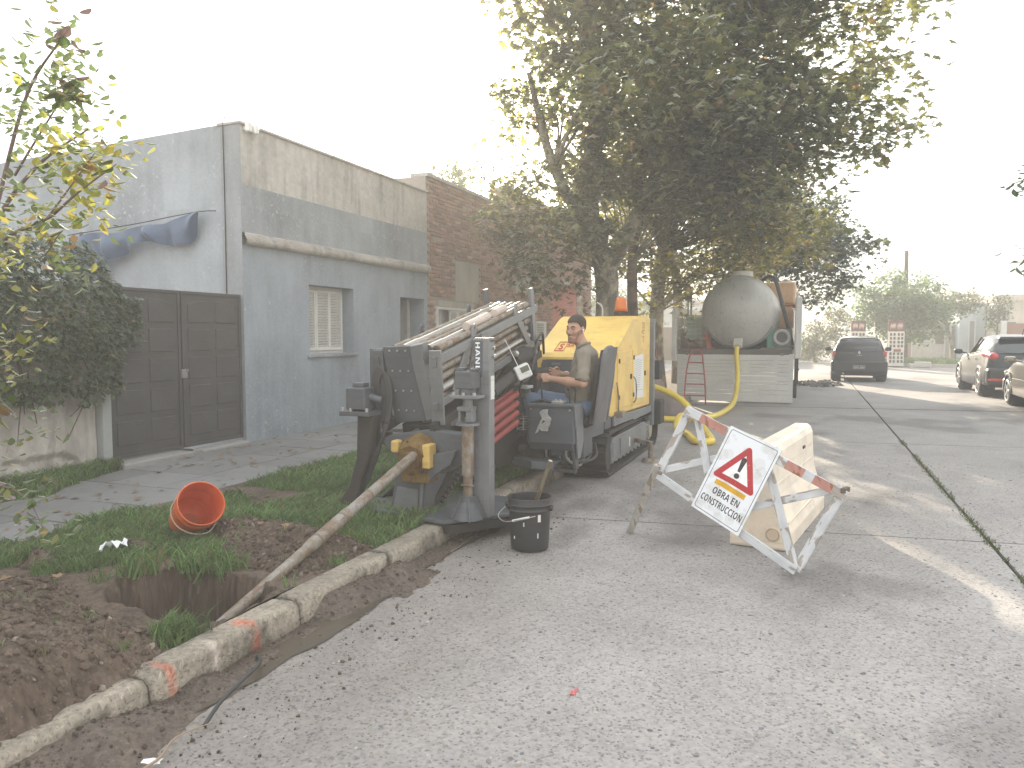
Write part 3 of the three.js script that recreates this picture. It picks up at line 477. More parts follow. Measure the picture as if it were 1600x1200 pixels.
{   // blue tarpaulin hung along a line over the gate
  const P = [], n = 60, m = 12, r = rngOf(111);
  const g = grid(0, 1, 0, 1, n, m, (s, t) => {
    const x = mix(-7.12, -9.2, s), top = 3.03 - 0.22 * s + 0.02 * Math.sin(s * 17) - 0.05 * Math.sin(s * 3.1), drop = (0.2 + 0.16 * Math.sin(s * 5 + 1) * Math.sin(s * 5 + 1)) * (s > 0.72 ? 1 + 1.7 * sstep(0.72, 0.82, s) * (0.6 + 0.4 * Math.sin(s * 40)) : 1) * sstep(-0.02, 0.1, s);
    return [x, top - t * drop, -7.72 + 0.05 * Math.sin(s * 36 + t * 2) * (0.3 + t) + 0.12 * s + 0.05 * Math.sin(t * 3.1) * (1 + Math.sin(s * 21))];
  });
  const t = thing('blue_tarpaulin', 'blue tarpaulin strip sagging on a line over the metal gate', 'tarpaulin', [-8.2, 2.8, -7.7]);
  part('cloth', [g], mat([0.13, 0.18, 0.28], { phys: true, roughness: 0.6, transmission: 0.2, thickness: 0, map: T.tone }), t);
  part('line', [tube([[-7.0, 3.05, -7.83], [-7.12, 3.04, -7.74], [-8.2, 2.92, -7.66], [-9.3, 2.82, -7.6]], 0.006)], mDark, t);
  part('post', [rod([-9.05, 0.1, -7.6], [-9.05, 2.85, -7.6], 0.02)], mat([0.12, 0.1, 0.09]), t);
}
// ---------- trees, ivy, shrubs ----------
function lobed(lobes, len, w, fold) {     // flat leaf with pointed lobes, base at the origin, pointing along +y, folded a little along the midrib
  const P = []; const rim = []; const n = lobes * 2 - 1;
  for (let i = 0; i <= n; i++) { const a = mix(-2.5, 2.5, i / n), tip = i % 2 === 1 || lobes === 1, rr = (tip ? 1 : 0.52) * mix(1, 0.62, Math.abs(a) / 2.5); rim.push([Math.sin(a) * rr * w, 0.28 + Math.cos(a) * rr * (a > -1.6 && a < 1.6 ? 0.72 : 0.3)]); }
  rim.unshift([0, 0]); rim.push([0, 0]);
  const z = (p) => Math.abs(p[0]) * fold;
  for (let i = 0; i < rim.length - 1; i++) { const a = rim[i], b = rim[i + 1]; P.push(0, 0.28 * len, 0, a[0] * len, a[1] * len, z(a) * len, b[0] * len, b[1] * len, z(b) * len); }
  const g = new THREE.BufferGeometry(); g.setAttribute('position', new THREE.Float32BufferAttribute(P, 3)); g.computeVertexNormals(); return g;
}
function oval(len, w, fold) {
  const P = [], rim = [[0, 0], [w * 0.42, 0.25], [w * 0.5, 0.5], [w * 0.3, 0.8], [0, 1]];
  for (const s of [-1, 1]) for (let i = 0; i < 4; i++) { const a = rim[i], b = rim[i + 1], A = [s * a[0] * len, a[1] * len, a[0] * fold * len], B = [s * b[0] * len, b[1] * len, b[0] * fold * len]; const C = [0, 0.5 * len, 0]; P.push(...C, ...A, ...B); }
  const g = new THREE.BufferGeometry(); g.setAttribute('position', new THREE.Float32BufferAttribute(P, 3)); g.computeVertexNormals(); return g;
}
const mLeaf = mat([1, 1, 1], { phys: true, transmission: 0.66, thickness: 0, roughness: 0.8 });
const mBark = mat([1, 1, 1], { map: T.bark, bumpMap: BM.bark, bumpScale: 0.03, roughness: 1 });
function taper(pts, seg = 10, lump = 0.06, sub = 5) {   // limb through [x,y,z,radius] points
  const c = new THREE.CatmullRomCurve3(pts.map((p) => V(p[0], p[1], p[2])), false, 'centripetal'), n = (pts.length - 1) * sub, fr = c.computeFrenetFrames(n, false), P = [], U = [], I = []; let len = 0, last = null;
  for (let i = 0; i <= n; i++) {
    const t = i / n, p = c.getPoint(t), f = t * (pts.length - 1), k = Math.min(pts.length - 2, Math.floor(f)), r = mix(pts[k][3], pts[k + 1][3], f - k); if (last) len += p.distanceTo(last); last = p;
    for (let j = 0; j <= seg; j++) { const a = j / seg * 6.2832, rr = r * (1 + lump * 2 * (fbm(Math.cos(a) * 1.5 + 20 + len * 0.6, Math.sin(a) * 1.5 + 40 + len * 1.2, 3) - 0.5)), N = fr.normals[i], B = fr.binormals[i]; P.push(p.x + (N.x * Math.cos(a) + B.x * Math.sin(a)) * rr, p.y + (N.y * Math.cos(a) + B.y * Math.sin(a)) * rr, p.z + (N.z * Math.cos(a) + B.z * Math.sin(a)) * rr); U.push(a * r, len); }
  }
  for (let i = 0; i < n; i++) for (let j = 0; j < seg; j++) { const a = i * (seg + 1) + j, b = a + 1, d = a + seg + 1; I.push(a, d, b, b, d, d + 1); }
  const g = new THREE.BufferGeometry(); g.setAttribute('position', new THREE.Float32BufferAttribute(P, 3)); g.setAttribute('uv', new THREE.Float32BufferAttribute(U, 2)); g.setIndex(I); g.computeVertexNormals(); g.userData.uv = true; return g;
}
function palette(r, list) { let t = r(); for (const [w, c] of list) { t -= w; if (t <= 0) { const k = 0.7 + 0.6 * r(); return lin(c[0] * k, c[1] * k, c[2] * k); } } return lin(...list[0][1]); }
function crown(parent, o) {
  const r = rngOf(o.seed), cl = [], wsum = o.blobs.reduce((s, b) => s + b[3] * b[4] * b[5], 0);
  for (const b of o.blobs) {
    const n = Math.round(o.clumps * b[3] * b[4] * b[5] / wsum);
    for (let i = 0; i < n; i++) { const u = r() * 2 - 1, a = r() * 6.2832, s = Math.sqrt(1 - u * u), q = Math.pow(r(), 0.42), k = q * (0.86 + 0.28 * vn(a * 1.9 + b[0] * 3 + 30, u * 2.6 + 40)); const x = b[0] + b[3] * s * Math.cos(a) * k, y = b[1] + b[4] * u * k, z = b[2] + b[5] * s * Math.sin(a) * k; if (o.cut && o.cut(x, y, z)) continue; cl.push([x, y, z, b]); }
  }
  const l = [], c = [];
  for (const [x, y, z, b] of cl) {
    const cr = o.clumpR * (0.6 + 0.8 * r()), n = o.per * (0.6 + 0.8 * r()) | 0, dull = 0.7 + 0.6 * r();
    for (let i = 0; i < n; i++) {
      const u = r() * 2 - 1, a = r() * 6.2832, s = Math.sqrt(1 - u * u), q = Math.cbrt(r()) * cr, px = x + s * Math.cos(a) * q, py = y + u * q * 0.75 - 0.15 * cr * r(), pz = z + s * Math.sin(a) * q;
      const ya = r() * 6.2832, tilt = 1.9 + (r() - 0.5) * 1.5;     // leaf tips hang out and down
      l.push(M4(px, py, pz, qe(0, ya, 0).multiply(qe(tilt, (r() - 0.5) * 1.4, 0)), o.leaf * (0.6 + 0.7 * r())));
      c.push(palette(r, o.cols).multiplyScalar(dull));
    }
  }
  inst('foliage', o.geo, mLeaf, l, parent, 'stuff', c);
  return cl;
}
function limbs(parent, cl, starts, r0, every, seed, lim = 60, name = 'branch') {
  const r = rngOf(seed), g = []; let n = 0;
  for (let i = 0; i < cl.length && n < lim; i += every) {
    const e = cl[i], s = starts.reduce((a, b) => Math.hypot(b[0] - e[0], b[1] - e[1] + 1.2, b[2] - e[2]) < Math.hypot(a[0] - e[0], a[1] - e[1] + 1.2, a[2] - e[2]) ? b : a), d = Math.hypot(e[0] - s[0], e[1] - s[1], e[2] - s[2]); if (d < 0.5 || d > 5.5) continue;
    const m = [mix(s[0], e[0], 0.5) + (r() - 0.5) * 0.4, mix(s[1], e[1], 0.5) + 0.12 * d + (r() - 0.5) * 0.3, mix(s[2], e[2], 0.5) + (r() - 0.5) * 0.4];
    const k = r0 * (0.35 + 0.12 * d); g.push(taper([[s[0], s[1], s[2], k], [...m, k * 0.6], [e[0], e[1], e[2], k * 0.15]], 6, 0.04, 5)); n++;
  }
  part(name, g, mBark, parent, { kind: 'stuff' });
}
const leafPlane = lobed(5, 1, 0.62, 0.25), leafOval = oval(1, 0.62, 0.35), leafSmall = oval(1, 0.7, 0.3);
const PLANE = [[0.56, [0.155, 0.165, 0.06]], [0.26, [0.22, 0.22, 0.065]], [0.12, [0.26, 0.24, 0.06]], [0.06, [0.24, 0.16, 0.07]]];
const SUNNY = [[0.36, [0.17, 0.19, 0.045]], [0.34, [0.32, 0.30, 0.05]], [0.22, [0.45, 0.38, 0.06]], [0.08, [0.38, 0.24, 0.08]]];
{
  const t = thing('plane_tree', 'big plane tree with a pale thick leaning trunk right behind the yellow machine', 'tree', [-3.3, 0.1, -13.4]);
  const tr = [[-3.25, -0.1, -13.3, 0.34], [-3.28, 0.5, -13.3, 0.25], [-3.34, 1.6, -13.4, 0.225], [-3.38, 2.6, -13.5, 0.21], [-3.7, 3.6, -13.5, 0.2], [-3.6, 5.2, -13.6, 0.16], [-3.2, 7.2, -13.6, 0.1], [-3.0, 9, -13.6, 0.05]];
  part('trunk', [taper(tr, 16, 0.09), taper([[-3.42, 2.5, -13.5, 0.16], [-2.9, 3.6, -13.8, 0.13], [-2.0, 5.0, -14, 0.1], [-1.0, 6.4, -14, 0.05]], 10), taper([[-3.62, 3.2, -13.5, 0.12], [-4.2, 4.4, -13.0, 0.09], [-4.6, 6.0, -12.8, 0.04]], 10)], mBark, t);
  const cl = crown(t, {
    seed: 201, clumps: 720, per: 46, clumpR: 0.5, leaf: 0.17, geo: leafPlane, cols: PLANE,
    blobs: [[-2.2, 6.2, -13.6, 2.5, 2.9, 1.7], [-0.5, 5.7, -13.2, 1.9, 2.2, 1.5], [0.6, 5.1, -13.4, 1.25, 1.1, 1.1], [-1.1, 4.5, -13.8, 1.6, 0.9, 1.1], [-3.4, 4.4, -13.2, 1.2, 1.6, 1.0], [-2.6, 8.4, -13.6, 3.0, 2.2, 1.9], [0.5, 7.4, -13.4, 1.5, 1.3, 1.2], [-4.3, 3.4, -12.6, 0.9, 0.55, 0.8], [-5.0, 3.05, -13.4, 0.7, 0.4, 0.7], [-3.55, 2.5, -12.5, 0.5, 0.4, 0.4], [-4.5, 5.4, -13.4, 0.95, 1.2, 0.9], [-4.9, 4.2, -13.2, 0.8, 0.7, 0.8], [-3.6, 3.7, -12.7, 0.9, 0.7, 0.7], [-5.7, 3.5, -14.2, 0.8, 0.6, 0.8], [-4.3, 2.75, -12.8, 0.8, 0.5, 0.6], [-3.75, 2.15, -12.6, 0.4, 0.3, 0.4], [-4.95, 2.75, -13.6, 0.95, 0.5, 0.6], [-3.9, 3.1, -12.6, 0.9, 0.6, 0.6], [-1.4, 3.9, -13.2, 1.5, 0.55, 0.8], [-2.0, 5.2, -10.9, 1.6, 1.0, 0.9], [-4.4, 6.9, -13.4, 0.9, 1.0, 0.9], [0.1, 3.8, -13.5, 0.7, 0.5, 0.8]],
    cut: (x, y, z) => (y < 2.3 && x < -2.4 && x > -3.3),
  });
  limbs(t, cl, [[-3.38, 2.6, -13.5], [-3.7, 3.6, -13.5], [-3.6, 5.2, -13.6], [-2.9, 3.6, -13.8], [-2.0, 5.0, -14], [-1.0, 6.4, -14], [-4.2, 4.4, -13.0]], 0.05, 4, 202, 170);
}
{
  const t = thing('plane_tree', 'slim straight plane tree between the pale trunk and the tank truck', 'tree', [-3.35, 0.1, -15.6]);
  part('trunk', [taper([[-3.3, -0.1, -15.6, 0.16], [-3.32, 1.2, -15.6, 0.115], [-3.36, 3, -15.6, 0.1], [-3.2, 5, -15.6, 0.07], [-3, 6.5, -15.6, 0.03]], 10, 0.08)], mat([0.55, 0.42, 0.36], { map: T.bark, bumpMap: BM.bark, bumpScale: 0.03, roughness: 1 }), t);
  const cl = crown(t, { seed: 211, clumps: 190, per: 46, clumpR: 0.45, leaf: 0.16, geo: leafPlane, cols: PLANE, blobs: [[-2.6, 5.4, -16, 2.2, 1.6, 1.5], [-1.3, 4.6, -16.2, 1.2, 0.9, 1.2], [-3.4, 3.1, -16.1, 0.75, 0.45, 0.7]] });
  limbs(t, cl, [[-3.36, 3, -15.6], [-3.2, 5, -15.6]], 0.045, 7, 212, 24);
}
{
  const t = thing('plane_tree', 'plane tree with sunlit yellow green low leaves beside the tank truck', 'tree', [-3.35, 0.1, -18.2]);
  part('trunk', [taper([[-3.3, -0.1, -18.2, 0.26], [-3.32, 0.7, -18.2, 0.19], [-3.34, 2, -18.2, 0.17], [-3.2, 3.4, -18.3, 0.14], [-2.7, 5, -18.4, 0.09], [-2.3, 6.6, -18.4, 0.04]], 14, 0.1)], mBark, t);
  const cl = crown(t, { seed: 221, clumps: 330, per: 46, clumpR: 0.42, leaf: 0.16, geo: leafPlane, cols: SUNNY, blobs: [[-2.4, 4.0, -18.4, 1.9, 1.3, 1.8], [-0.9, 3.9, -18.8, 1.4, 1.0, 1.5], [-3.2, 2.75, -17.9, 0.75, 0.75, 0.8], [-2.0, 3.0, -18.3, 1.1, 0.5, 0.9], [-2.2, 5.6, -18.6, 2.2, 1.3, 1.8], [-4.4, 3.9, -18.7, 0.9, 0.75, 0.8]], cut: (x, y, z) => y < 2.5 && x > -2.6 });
  limbs(t, cl, [[-3.34, 2, -18.2], [-3.2, 3.4, -18.3], [-2.7, 5, -18.4]], 0.045, 4, 222, 80);
}
{
  const t = thing('plane_tree', 'thin plane tree farthest back of the row, behind the tank truck', 'tree', [-3.4, 0.1, -22]);
  part('trunk', [taper([[-3.4, -0.1, -22, 0.2], [-3.42, 1.5, -22, 0.15], [-3.5, 3.4, -22, 0.11], [-3.9, 5.4, -22, 0.06]], 10)], mBark, t);
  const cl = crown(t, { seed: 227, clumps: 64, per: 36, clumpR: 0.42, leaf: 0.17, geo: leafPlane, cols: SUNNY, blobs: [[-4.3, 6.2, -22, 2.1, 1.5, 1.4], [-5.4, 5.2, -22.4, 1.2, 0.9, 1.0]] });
  limbs(t, cl, [[-3.5, 3.4, -22], [-3.9, 5.4, -22]], 0.045, 5, 228, 20);
}
{
  const t = thing('street_tree', 'dark green street tree further down the road behind the tank truck', 'tree', [-2.9, 0.1, -25.5]);
  part('trunk', [taper([[-2.9, -0.1, -25.5, 0.22], [-2.85, 1.5, -25.5, 0.17], [-2.3, 3.2, -25.4, 0.13], [-1.2, 4.6, -25.2, 0.06]], 10)], mBark, t);
  const cl = crown(t, { seed: 231, clumps: 330, per: 40, clumpR: 0.5, leaf: 0.17, geo: leafPlane, cols: [[0.7, [0.06, 0.085, 0.03]], [0.2, [0.12, 0.14, 0.04]], [0.1, [0.2, 0.19, 0.05]]], blobs: [[-1.5, 4.8, -25.2, 2.2, 1.5, 2], [0.1, 4.4, -25.0, 1.5, 1.2, 1.6], [0.5, 3.1, -25.2, 0.9, 0.8, 1.2], [-0.9, 3.4, -25.4, 1.2, 0.9, 1.2], [1.0, 3.9, -24.8, 0.9, 0.9, 1.0]] });
  limbs(t, cl, [[-2.85, 1.5, -25.5], [-2.3, 3.2, -25.4], [-1.2, 4.6, -25.2]], 0.05, 8, 232, 40);
}
{
  const t = thing('street_tree', 'round bright green tree behind the utility pole across the crossing', 'tree', [4.2, 0.1, -42]);
  part('trunk', [taper([[4.2, -0.1, -42, 0.16], [4.25, 1.2, -42, 0.13], [4.2, 2.4, -42, 0.1], [4.3, 3.6, -42, 0.05]], 8)], mBark, t);
  crown(t, { seed: 241, clumps: 380, per: 34, clumpR: 0.42, leaf: 0.17, geo: leafOval, cols: [[0.5, [0.10, 0.21, 0.045]], [0.35, [0.17, 0.28, 0.055]], [0.15, [0.32, 0.36, 0.07]]], blobs: [[4.1, 3.2, -41.8, 2.0, 1.5, 1.6], [3.2, 2.4, -41.6, 1.3, 1.0, 1.2], [5.3, 2.5, -41.8, 1.2, 1.0, 1.3], [4.4, 1.9, -41.5, 1.6, 0.8, 1.2]] });
}
{
  const t = thing('street_tree', 'small low tree with an arching trunk in front of the pale houses', 'tree', [7.2, 0.1, -44]);
  part('trunk', [taper([[6.9, -0.1, -44, 0.14], [6.75, 1.0, -44, 0.11], [6.5, 1.9, -43.9, 0.09], [6.3, 2.6, -43.8, 0.05]], 8)], mBark, t);
  crown(t, { seed: 251, clumps: 120, per: 30, clumpR: 0.36, leaf: 0.15, geo: leafOval, cols: [[0.6, [0.1, 0.14, 0.04]], [0.4, [0.24, 0.24, 0.06]]], blobs: [[6.9, 3.1, -44, 1.4, 0.6, 1], [5.9, 2.7, -43.8, 0.9, 0.6, 0.9]] });
}
{
  const t = thing('street_tree', 'sparse young tree against the white house on the right', 'tree', [8.6, 0.1, -43]);
  part('trunk', [taper([[8.5, -0.1, -43, 0.07], [8.5, 1.6, -43, 0.05], [8.6, 2.8, -43, 0.02]], 7)], mBark, t);
  crown(t, { seed: 256, clumps: 46, per: 26, clumpR: 0.3, leaf: 0.14, geo: leafOval, cols: [[0.7, [0.1, 0.14, 0.05]], [0.3, [0.2, 0.2, 0.06]]], blobs: [[8.6, 2.7, -43, 0.6, 0.7, 0.6], [8.4, 1.9, -43, 0.35, 0.5, 0.4]] });
}
{
  const t = thing('street_tree', 'tree at the right edge of which only hanging twigs show', 'tree', [6.6, 0.13, -12]);
  part('trunk', [taper([[6.6, -0.1, -12, 0.2], [6.5, 2, -12, 0.16], [5.8, 3.6, -11.6, 0.1], [4.2, 4.4, -11, 0.05]], 10)], mBark, t);
  const cl = crown(t, { seed: 261, clumps: 120, per: 30, clumpR: 0.34, leaf: 0.13, geo: leafOval, cols: [[0.8, [0.09, 0.14, 0.06]], [0.2, [0.2, 0.22, 0.07]]], blobs: [[5.0, 4.4, -11.4, 1.6, 1.1, 1.5], [2.75, 3.55, -11.2, 0.35, 0.35, 0.4], [2.75, 2.6, -11, 0.38, 0.2, 0.4], [3.4, 3.9, -11.2, 0.6, 0.5, 0.6]] });
  limbs(t, cl, [[5.8, 3.6, -11.6], [4.2, 4.4, -11]], 0.025, 3, 262, 30);
}
// bushes far down the street, and tree tops behind the houses
{
  const cols = [[0.5, [0.11, 0.16, 0.045]], [0.35, [0.2, 0.22, 0.05]], [0.15, [0.28, 0.18, 0.07]]];
  const B = [['bush', 'yellow green bush in the sun left of the black hatchback', [0.5, 0, -44], [[0.3, 1.1, -44, 1.3, 1.1, 1], [1.6, 1.6, -45, 0.9, 1.5, 0.9]], 130, 301], ['bush', 'low green bush at the end of the street by the truck', [-1.2, 0, -50], [[-1.0, 0.8, -50, 1.6, 0.9, 1], [-0.2, 0.6, -48, 0.8, 0.6, 0.8]], 90, 302],
    ['garden_tree', 'tree top showing against the sun above the brick house roof', [-13, 0, -26], [[-12.5, 6.3, -26, 2.4, 1.6, 2]], 110, 303], ['garden_tree', 'tree showing in the gap beyond the end of the brick house', [-10.5, 0, -42], [[-10, 3.4, -42, 2.2, 1.9, 2], [-8.2, 2.2, -42, 1.2, 1.2, 1.2]], 120, 304]];
  for (const [n, lb, p, blobs, k, seed] of B) {
    const t = thing(n, lb, n === 'bush' ? 'bush' : 'tree', p); part('stem', [taper([[p[0], -0.3, p[2], 0.1], [blobs[0][0], blobs[0][1] * 0.6, blobs[0][2], 0.07], [blobs[0][0] + 0.2, blobs[0][1] + 0.4, blobs[0][2], 0.03]], 7)], mBark, t);
    crown(t, { seed, clumps: k, per: 30, clumpR: 0.4, leaf: 0.16, geo: leafOval, cols, blobs });
  }
}
// ivy over the garden wall
{
  const t = thing('ivy', 'dense dark ivy spilling over the garden wall beside the metal gate', 'ivy', [-6.6, 0.9, -4]), r = rngOf(321), l = [], c = [], stems = [];
  const low = (z) => 1.02 + 0.2 * (fbm(z * 1.6 + 3, 4, 3) - 0.5) + 0.55 * sstep(-2.2, -0.8, z) + (z < -5.3 ? -0.06 : 0), high = (z) => 2.38 + 0.25 * (fbm(z * 1.4 + 8, 2, 3) - 0.5) - 0.5 * sstep(-5.35, -5.95, z);
  for (let i = 0; i < 15000; i++) {
    const z = 0.5 - r() * 6.6, lo = low(z), hi = high(z), y = mix(lo, hi, r()), ht = (y - lo) / (hi - lo); if (z < -5.8 && y < 1.35 + 0.3 * r()) continue;
    const bulge = 0.12 + 0.38 * Math.sin(clamp(ht, 0, 1) * 2.6) * (0.6 + 0.8 * fbm(z * 1.7 + 2, y * 1.7 + 5, 3)) * sstep(-6.0, -5.3, z) * 0.8 + 0.1 * fbm(z * 6, y * 6, 2), x = -6.62 + bulge * (1 - 0.35 * Math.pow(r(), 3)) - (y > 2.0 ? (y - 2) * 0.55 * r() : 0);
    l.push(M4(x, y - 0.06 * Math.pow(r(), 2) * 3 * (ht < 0.2 ? 1 : 0), z, qe(0, 1.57 + (r() - 0.5) * 2.2, 0).multiply(qe(2.3 + (r() - 0.5) * 1.2, (r() - 0.5) * 0.9, 0)), 0.05 + 0.05 * r()));
    c.push(palette(r, [[0.75, [0.05, 0.08, 0.04]], [0.2, [0.085, 0.12, 0.05]], [0.05, [0.16, 0.15, 0.05]]]));
  }
  inst('leaves', leafPlane, mat([1, 1, 1], { phys: true, transmission: 0.2, thickness: 0, roughness: 0.55 }), l, t, 'stuff', c);
  for (let i = 0; i < 26; i++) { const z = -0.6 - r() * 5, y = low(z); stems.push(taper([[-6.6, y + 0.5, z, 0.012], [-6.56 + 0.1 * r(), y + 0.1, z + (r() - 0.5) * 0.3, 0.009], [-6.6 + 0.05 * r(), y - 0.2 - 0.35 * r(), z + (r() - 0.5) * 0.4, 0.004]], 5, 0.02)); }
  part('stems', stems, mat([0.12, 0.09, 0.07], { roughness: 1 }), t, { kind: 'stuff' });
}
// near shrub tree at the left edge: its larger leaves are single parts
{
  const t = thing('shrub_tree', 'thin branched young tree with yellow green leaves reaching in at the left edge', 'tree', [-4.4, 0.12, -2.7]), r = rngOf(331), mB = mat([0.17, 0.125, 0.11], { roughness: 0.9 });
  const BR = [
    [[-4.4, 0.1, -2.7, 0.03], [-4.25, 1.0, -2.7, 0.022], [-3.95, 1.7, -2.65, 0.016], [-3.6, 1.95, -2.6, 0.012], [-3.25, 2.02, -2.55, 0.008], [-2.98, 2.12, -2.5, 0.005], [-2.76, 2.22, -2.5, 0.002]],
    [[-3.95, 1.7, -2.65, 0.014], [-3.75, 2.1, -2.7, 0.011], [-3.45, 2.33, -2.7, 0.008], [-3.15, 2.45, -2.7, 0.004]],
    [[-4.1, 1.4, -2.7, 0.014], [-3.9, 2.2, -2.8, 0.011], [-3.65, 2.72, -2.8, 0.008], [-3.3, 2.95, -2.75, 0.003]],
    [[-3.75, 2.3, -2.78, 0.007], [-3.5, 2.42, -2.7, 0.005], [-3.2, 2.62, -2.65, 0.003], [-3.08, 2.6, -2.6, 0.002]],
    [[-4.2, 1.1, -2.7, 0.012], [-3.85, 1.32, -2.6, 0.008], [-3.55, 1.4, -2.55, 0.005], [-3.33, 1.62, -2.5, 0.002]],
    [[-4.25, 0.9, -2.7, 0.010], [-3.95, 1.12, -2.55, 0.007], [-3.6, 1.22, -2.5, 0.004], [-3.42, 1.12, -2.5, 0.002]],
    [[-3.6, 1.95, -2.6, 0.006], [-3.3, 1.85, -2.55, 0.004], [-3.1, 1.95, -2.5, 0.002]],
    [[-3.25, 2.02, -2.55, 0.005], [-3.02, 2.22, -2.55, 0.003], [-2.93, 2.3, -2.55, 0.0015]],
    [[-4.3, 0.5, -2.7, 0.009], [-3.8, 0.75, -2.6, 0.006], [-3.45, 0.72, -2.55, 0.003], [-3.28, 0.6, -2.5, 0.002]],
  ];
  BR.forEach((b) => part('branch', [taper(b, 7, 0.03)], mB, t));
  const leafMats = [[0.10, 0.16, 0.035], [0.24, 0.27, 0.045], [0.36, 0.33, 0.06], [0.33, 0.2, 0.08], [0.09, 0.12, 0.045], [0.2, 0.13, 0.12]].map((c) => mat(c, { phys: true, transmission: 0.45, thickness: 0, roughness: 0.6 }));
  const gs = [oval(0.062, 0.6, 0.3), oval(0.05, 0.72, 0.4), oval(0.04, 0.6, 0.2)]; gs.forEach(boxless);
  function boxless(g) { g.userData.uv = true; g.setAttribute('uv', new THREE.Float32BufferAttribute(new Float32Array(g.attributes.position.count * 2), 2)); }
  let n = 0; const extra = [], ec = [];
  BR.forEach((b, k) => {
    const c = new THREE.CatmullRomCurve3(b.map((p) => V(p[0], p[1], p[2]))), many = [60, 40, 48, 38, 30, 30, 20, 18, 16][k];
    for (let i = 0; i < many; i++) {
      const tt = 1 - Math.pow(r(), 1.4) * 0.62, p = c.getPoint(tt), q = qe(0, r() * 6.28, 0).multiply(qe(1.1 + r() * 1.5, (r() - 0.5) * 1.5, 0));
      p.x += (r() - 0.5) * 0.13; p.y += (r() - 0.5) * 0.13; p.z += (r() - 0.5) * 0.13;
      const pale = k === 0 || k === 7 ? 0.6 : k === 5 || k === 8 ? 0.3 : k === 2 || k === 3 ? 0.1 : 0.35, mi = r() < pale ? 1 + (r() * 3 | 0) : r() < 0.8 ? (r() < 0.5 ? 0 : 4) : 5;
      const me = new THREE.Mesh(gs[(r() * 3) | 0], leafMats[mi]); me.name = 'leaf'; me.position.set(p.x + 4.4, p.y - 0.12, p.z + 2.7); me.quaternion.copy(q); me.scale.setScalar(0.85 + 0.65 * r()); me.castShadow = me.receiveShadow = true; t.add(me); n++;
    }
  });
  const l = [], cc = [];
  BR.forEach((b, k) => { const c = new THREE.CatmullRomCurve3(b.map((p) => V(p[0], p[1], p[2]))), cl = 10 + (k < 4 ? 8 : 0); for (let j = 0; j < cl; j++) { const p = c.getPoint(0.3 + 0.7 * r()), ox = (r() - 0.5) * 0.3, oy = (r() - 0.5) * 0.3, oz = (r() - 0.5) * 0.3; for (let i = 0; i < 9; i++) { l.push(M4(p.x + ox + (r() - 0.5) * 0.15, p.y + oy + (r() - 0.5) * 0.15, p.z + oz + (r() - 0.5) * 0.15, qe(0, r() * 6.28, 0).multiply(qe(1.1 + r() * 1.5, (r() - 0.5) * 1.5, 0)), 0.7 + 0.6 * r())); cc.push(palette(r, k === 0 || k === 7 || k === 4 ? [[0.4, [0.34, 0.35, 0.06]], [0.35, [0.42, 0.36, 0.08]], [0.25, [0.14, 0.18, 0.05]]] : [[0.75, [0.12, 0.17, 0.06]], [0.25, [0.3, 0.3, 0.07]]])); } } });
  inst('small_leaves', oval(0.05, 0.62, 0.3), mLeaf, l, t, 'stuff', cc);
}
// fallen leaves on the pavement and verge
{
  const r = rngOf(341), l = [], c = [];
  for (let i = 0; i < 330; i++) { const z = -2.2 - Math.pow(r(), 0.8) * 10, x = mix(-6.5, -4.6, r()), d = fbm(x * 2 + 5, z * 2 + 9, 3); if (d < 0.46) continue; l.push(M4(x, 0.137, z, qe(-1.57 + (r() - 0.5) * 0.7, r() * 6.28, 0), 0.04 + 0.055 * r())); const k = 0.6 + 0.7 * r(); c.push(lin(0.2 * k, 0.13 * k, 0.075 * k)); }
  for (let i = 0; i < 40; i++) { const x = mix(-4.4, -2.6, r()), z = -1.5 - r() * 4; if (sdPoly(PIT, x, z) < 0.05) continue; l.push(M4(x, Math.max(vergeY(x, z), 0.1 + heapAt(x, z)) + 0.02, z, qe(-1.57 + (r() - 0.5), r() * 6.28, 0), 0.05 + 0.06 * r())); const k = 0.6 + 0.7 * r(); c.push(lin(0.22 * k, 0.14 * k, 0.08 * k)); }
  const im = inst('fallen_leaves', leafPlane, mat([1, 1, 1], { roughness: 0.9 }), l, scene, 'stuff', c); tag(im, 'dry brown fallen leaves strewn over the pavement and verge');
}
// ---------- horizontal drilling rig ----------
const mGrey = mat([0.105, 0.115, 0.13], { map: T.grime, bumpMap: BM.fine, bumpScale: 0.0015, roughness: 0.6, metalness: 0.25 });
const mGreyL = mat([0.21, 0.22, 0.235], { map: T.grime, bumpMap: BM.fine, bumpScale: 0.0015, roughness: 0.5, metalness: 0.35 });
const mBlack = mat([0.028, 0.027, 0.027], { map: T.grime, roughness: 0.75 });
const mRubber = mat([0.045, 0.041, 0.038], { map: T.grime, bumpMap: BM.fine, bumpScale: 0.004, roughness: 0.95 });
const mRust = mat([1, 1, 1], { map: T.rust, bumpMap: BM.fine, bumpScale: 0.002, roughness: 0.65, metalness: 0.35 });
const mSteel = mat([0.5, 0.49, 0.47], { map: T.grime, roughness: 0.4, metalness: 0.7 });
const mYellow = mat([0.80, 0.55, 0.15], { phys: true, map: T.grime, bumpMap: BM.fine, bumpScale: 0.0008, roughness: 0.45, clearcoat: 0.25, clearcoatRoughness: 0.4 });
const mYellowMud = mat([0.62, 0.42, 0.12], { map: T.rust, roughness: 0.85 });
const mYellowPure = mat([0.6, 0.41, 0.12], { map: T.grime, roughness: 0.6 });
const mRed = mat([0.26, 0.045, 0.04], { map: T.grime, roughness: 0.55 });
const mWhite = mat([0.72, 0.73, 0.72], { map: T.grime, roughness: 0.45 });
const mHose = mat([0.035, 0.035, 0.036], { roughness: 0.55 });
const rig = thing('drilling_rig', 'tracked drilling rig with a rack of steel pipes and a yellow engine hood', 'drilling rig', [-2.6, 0, -7]);
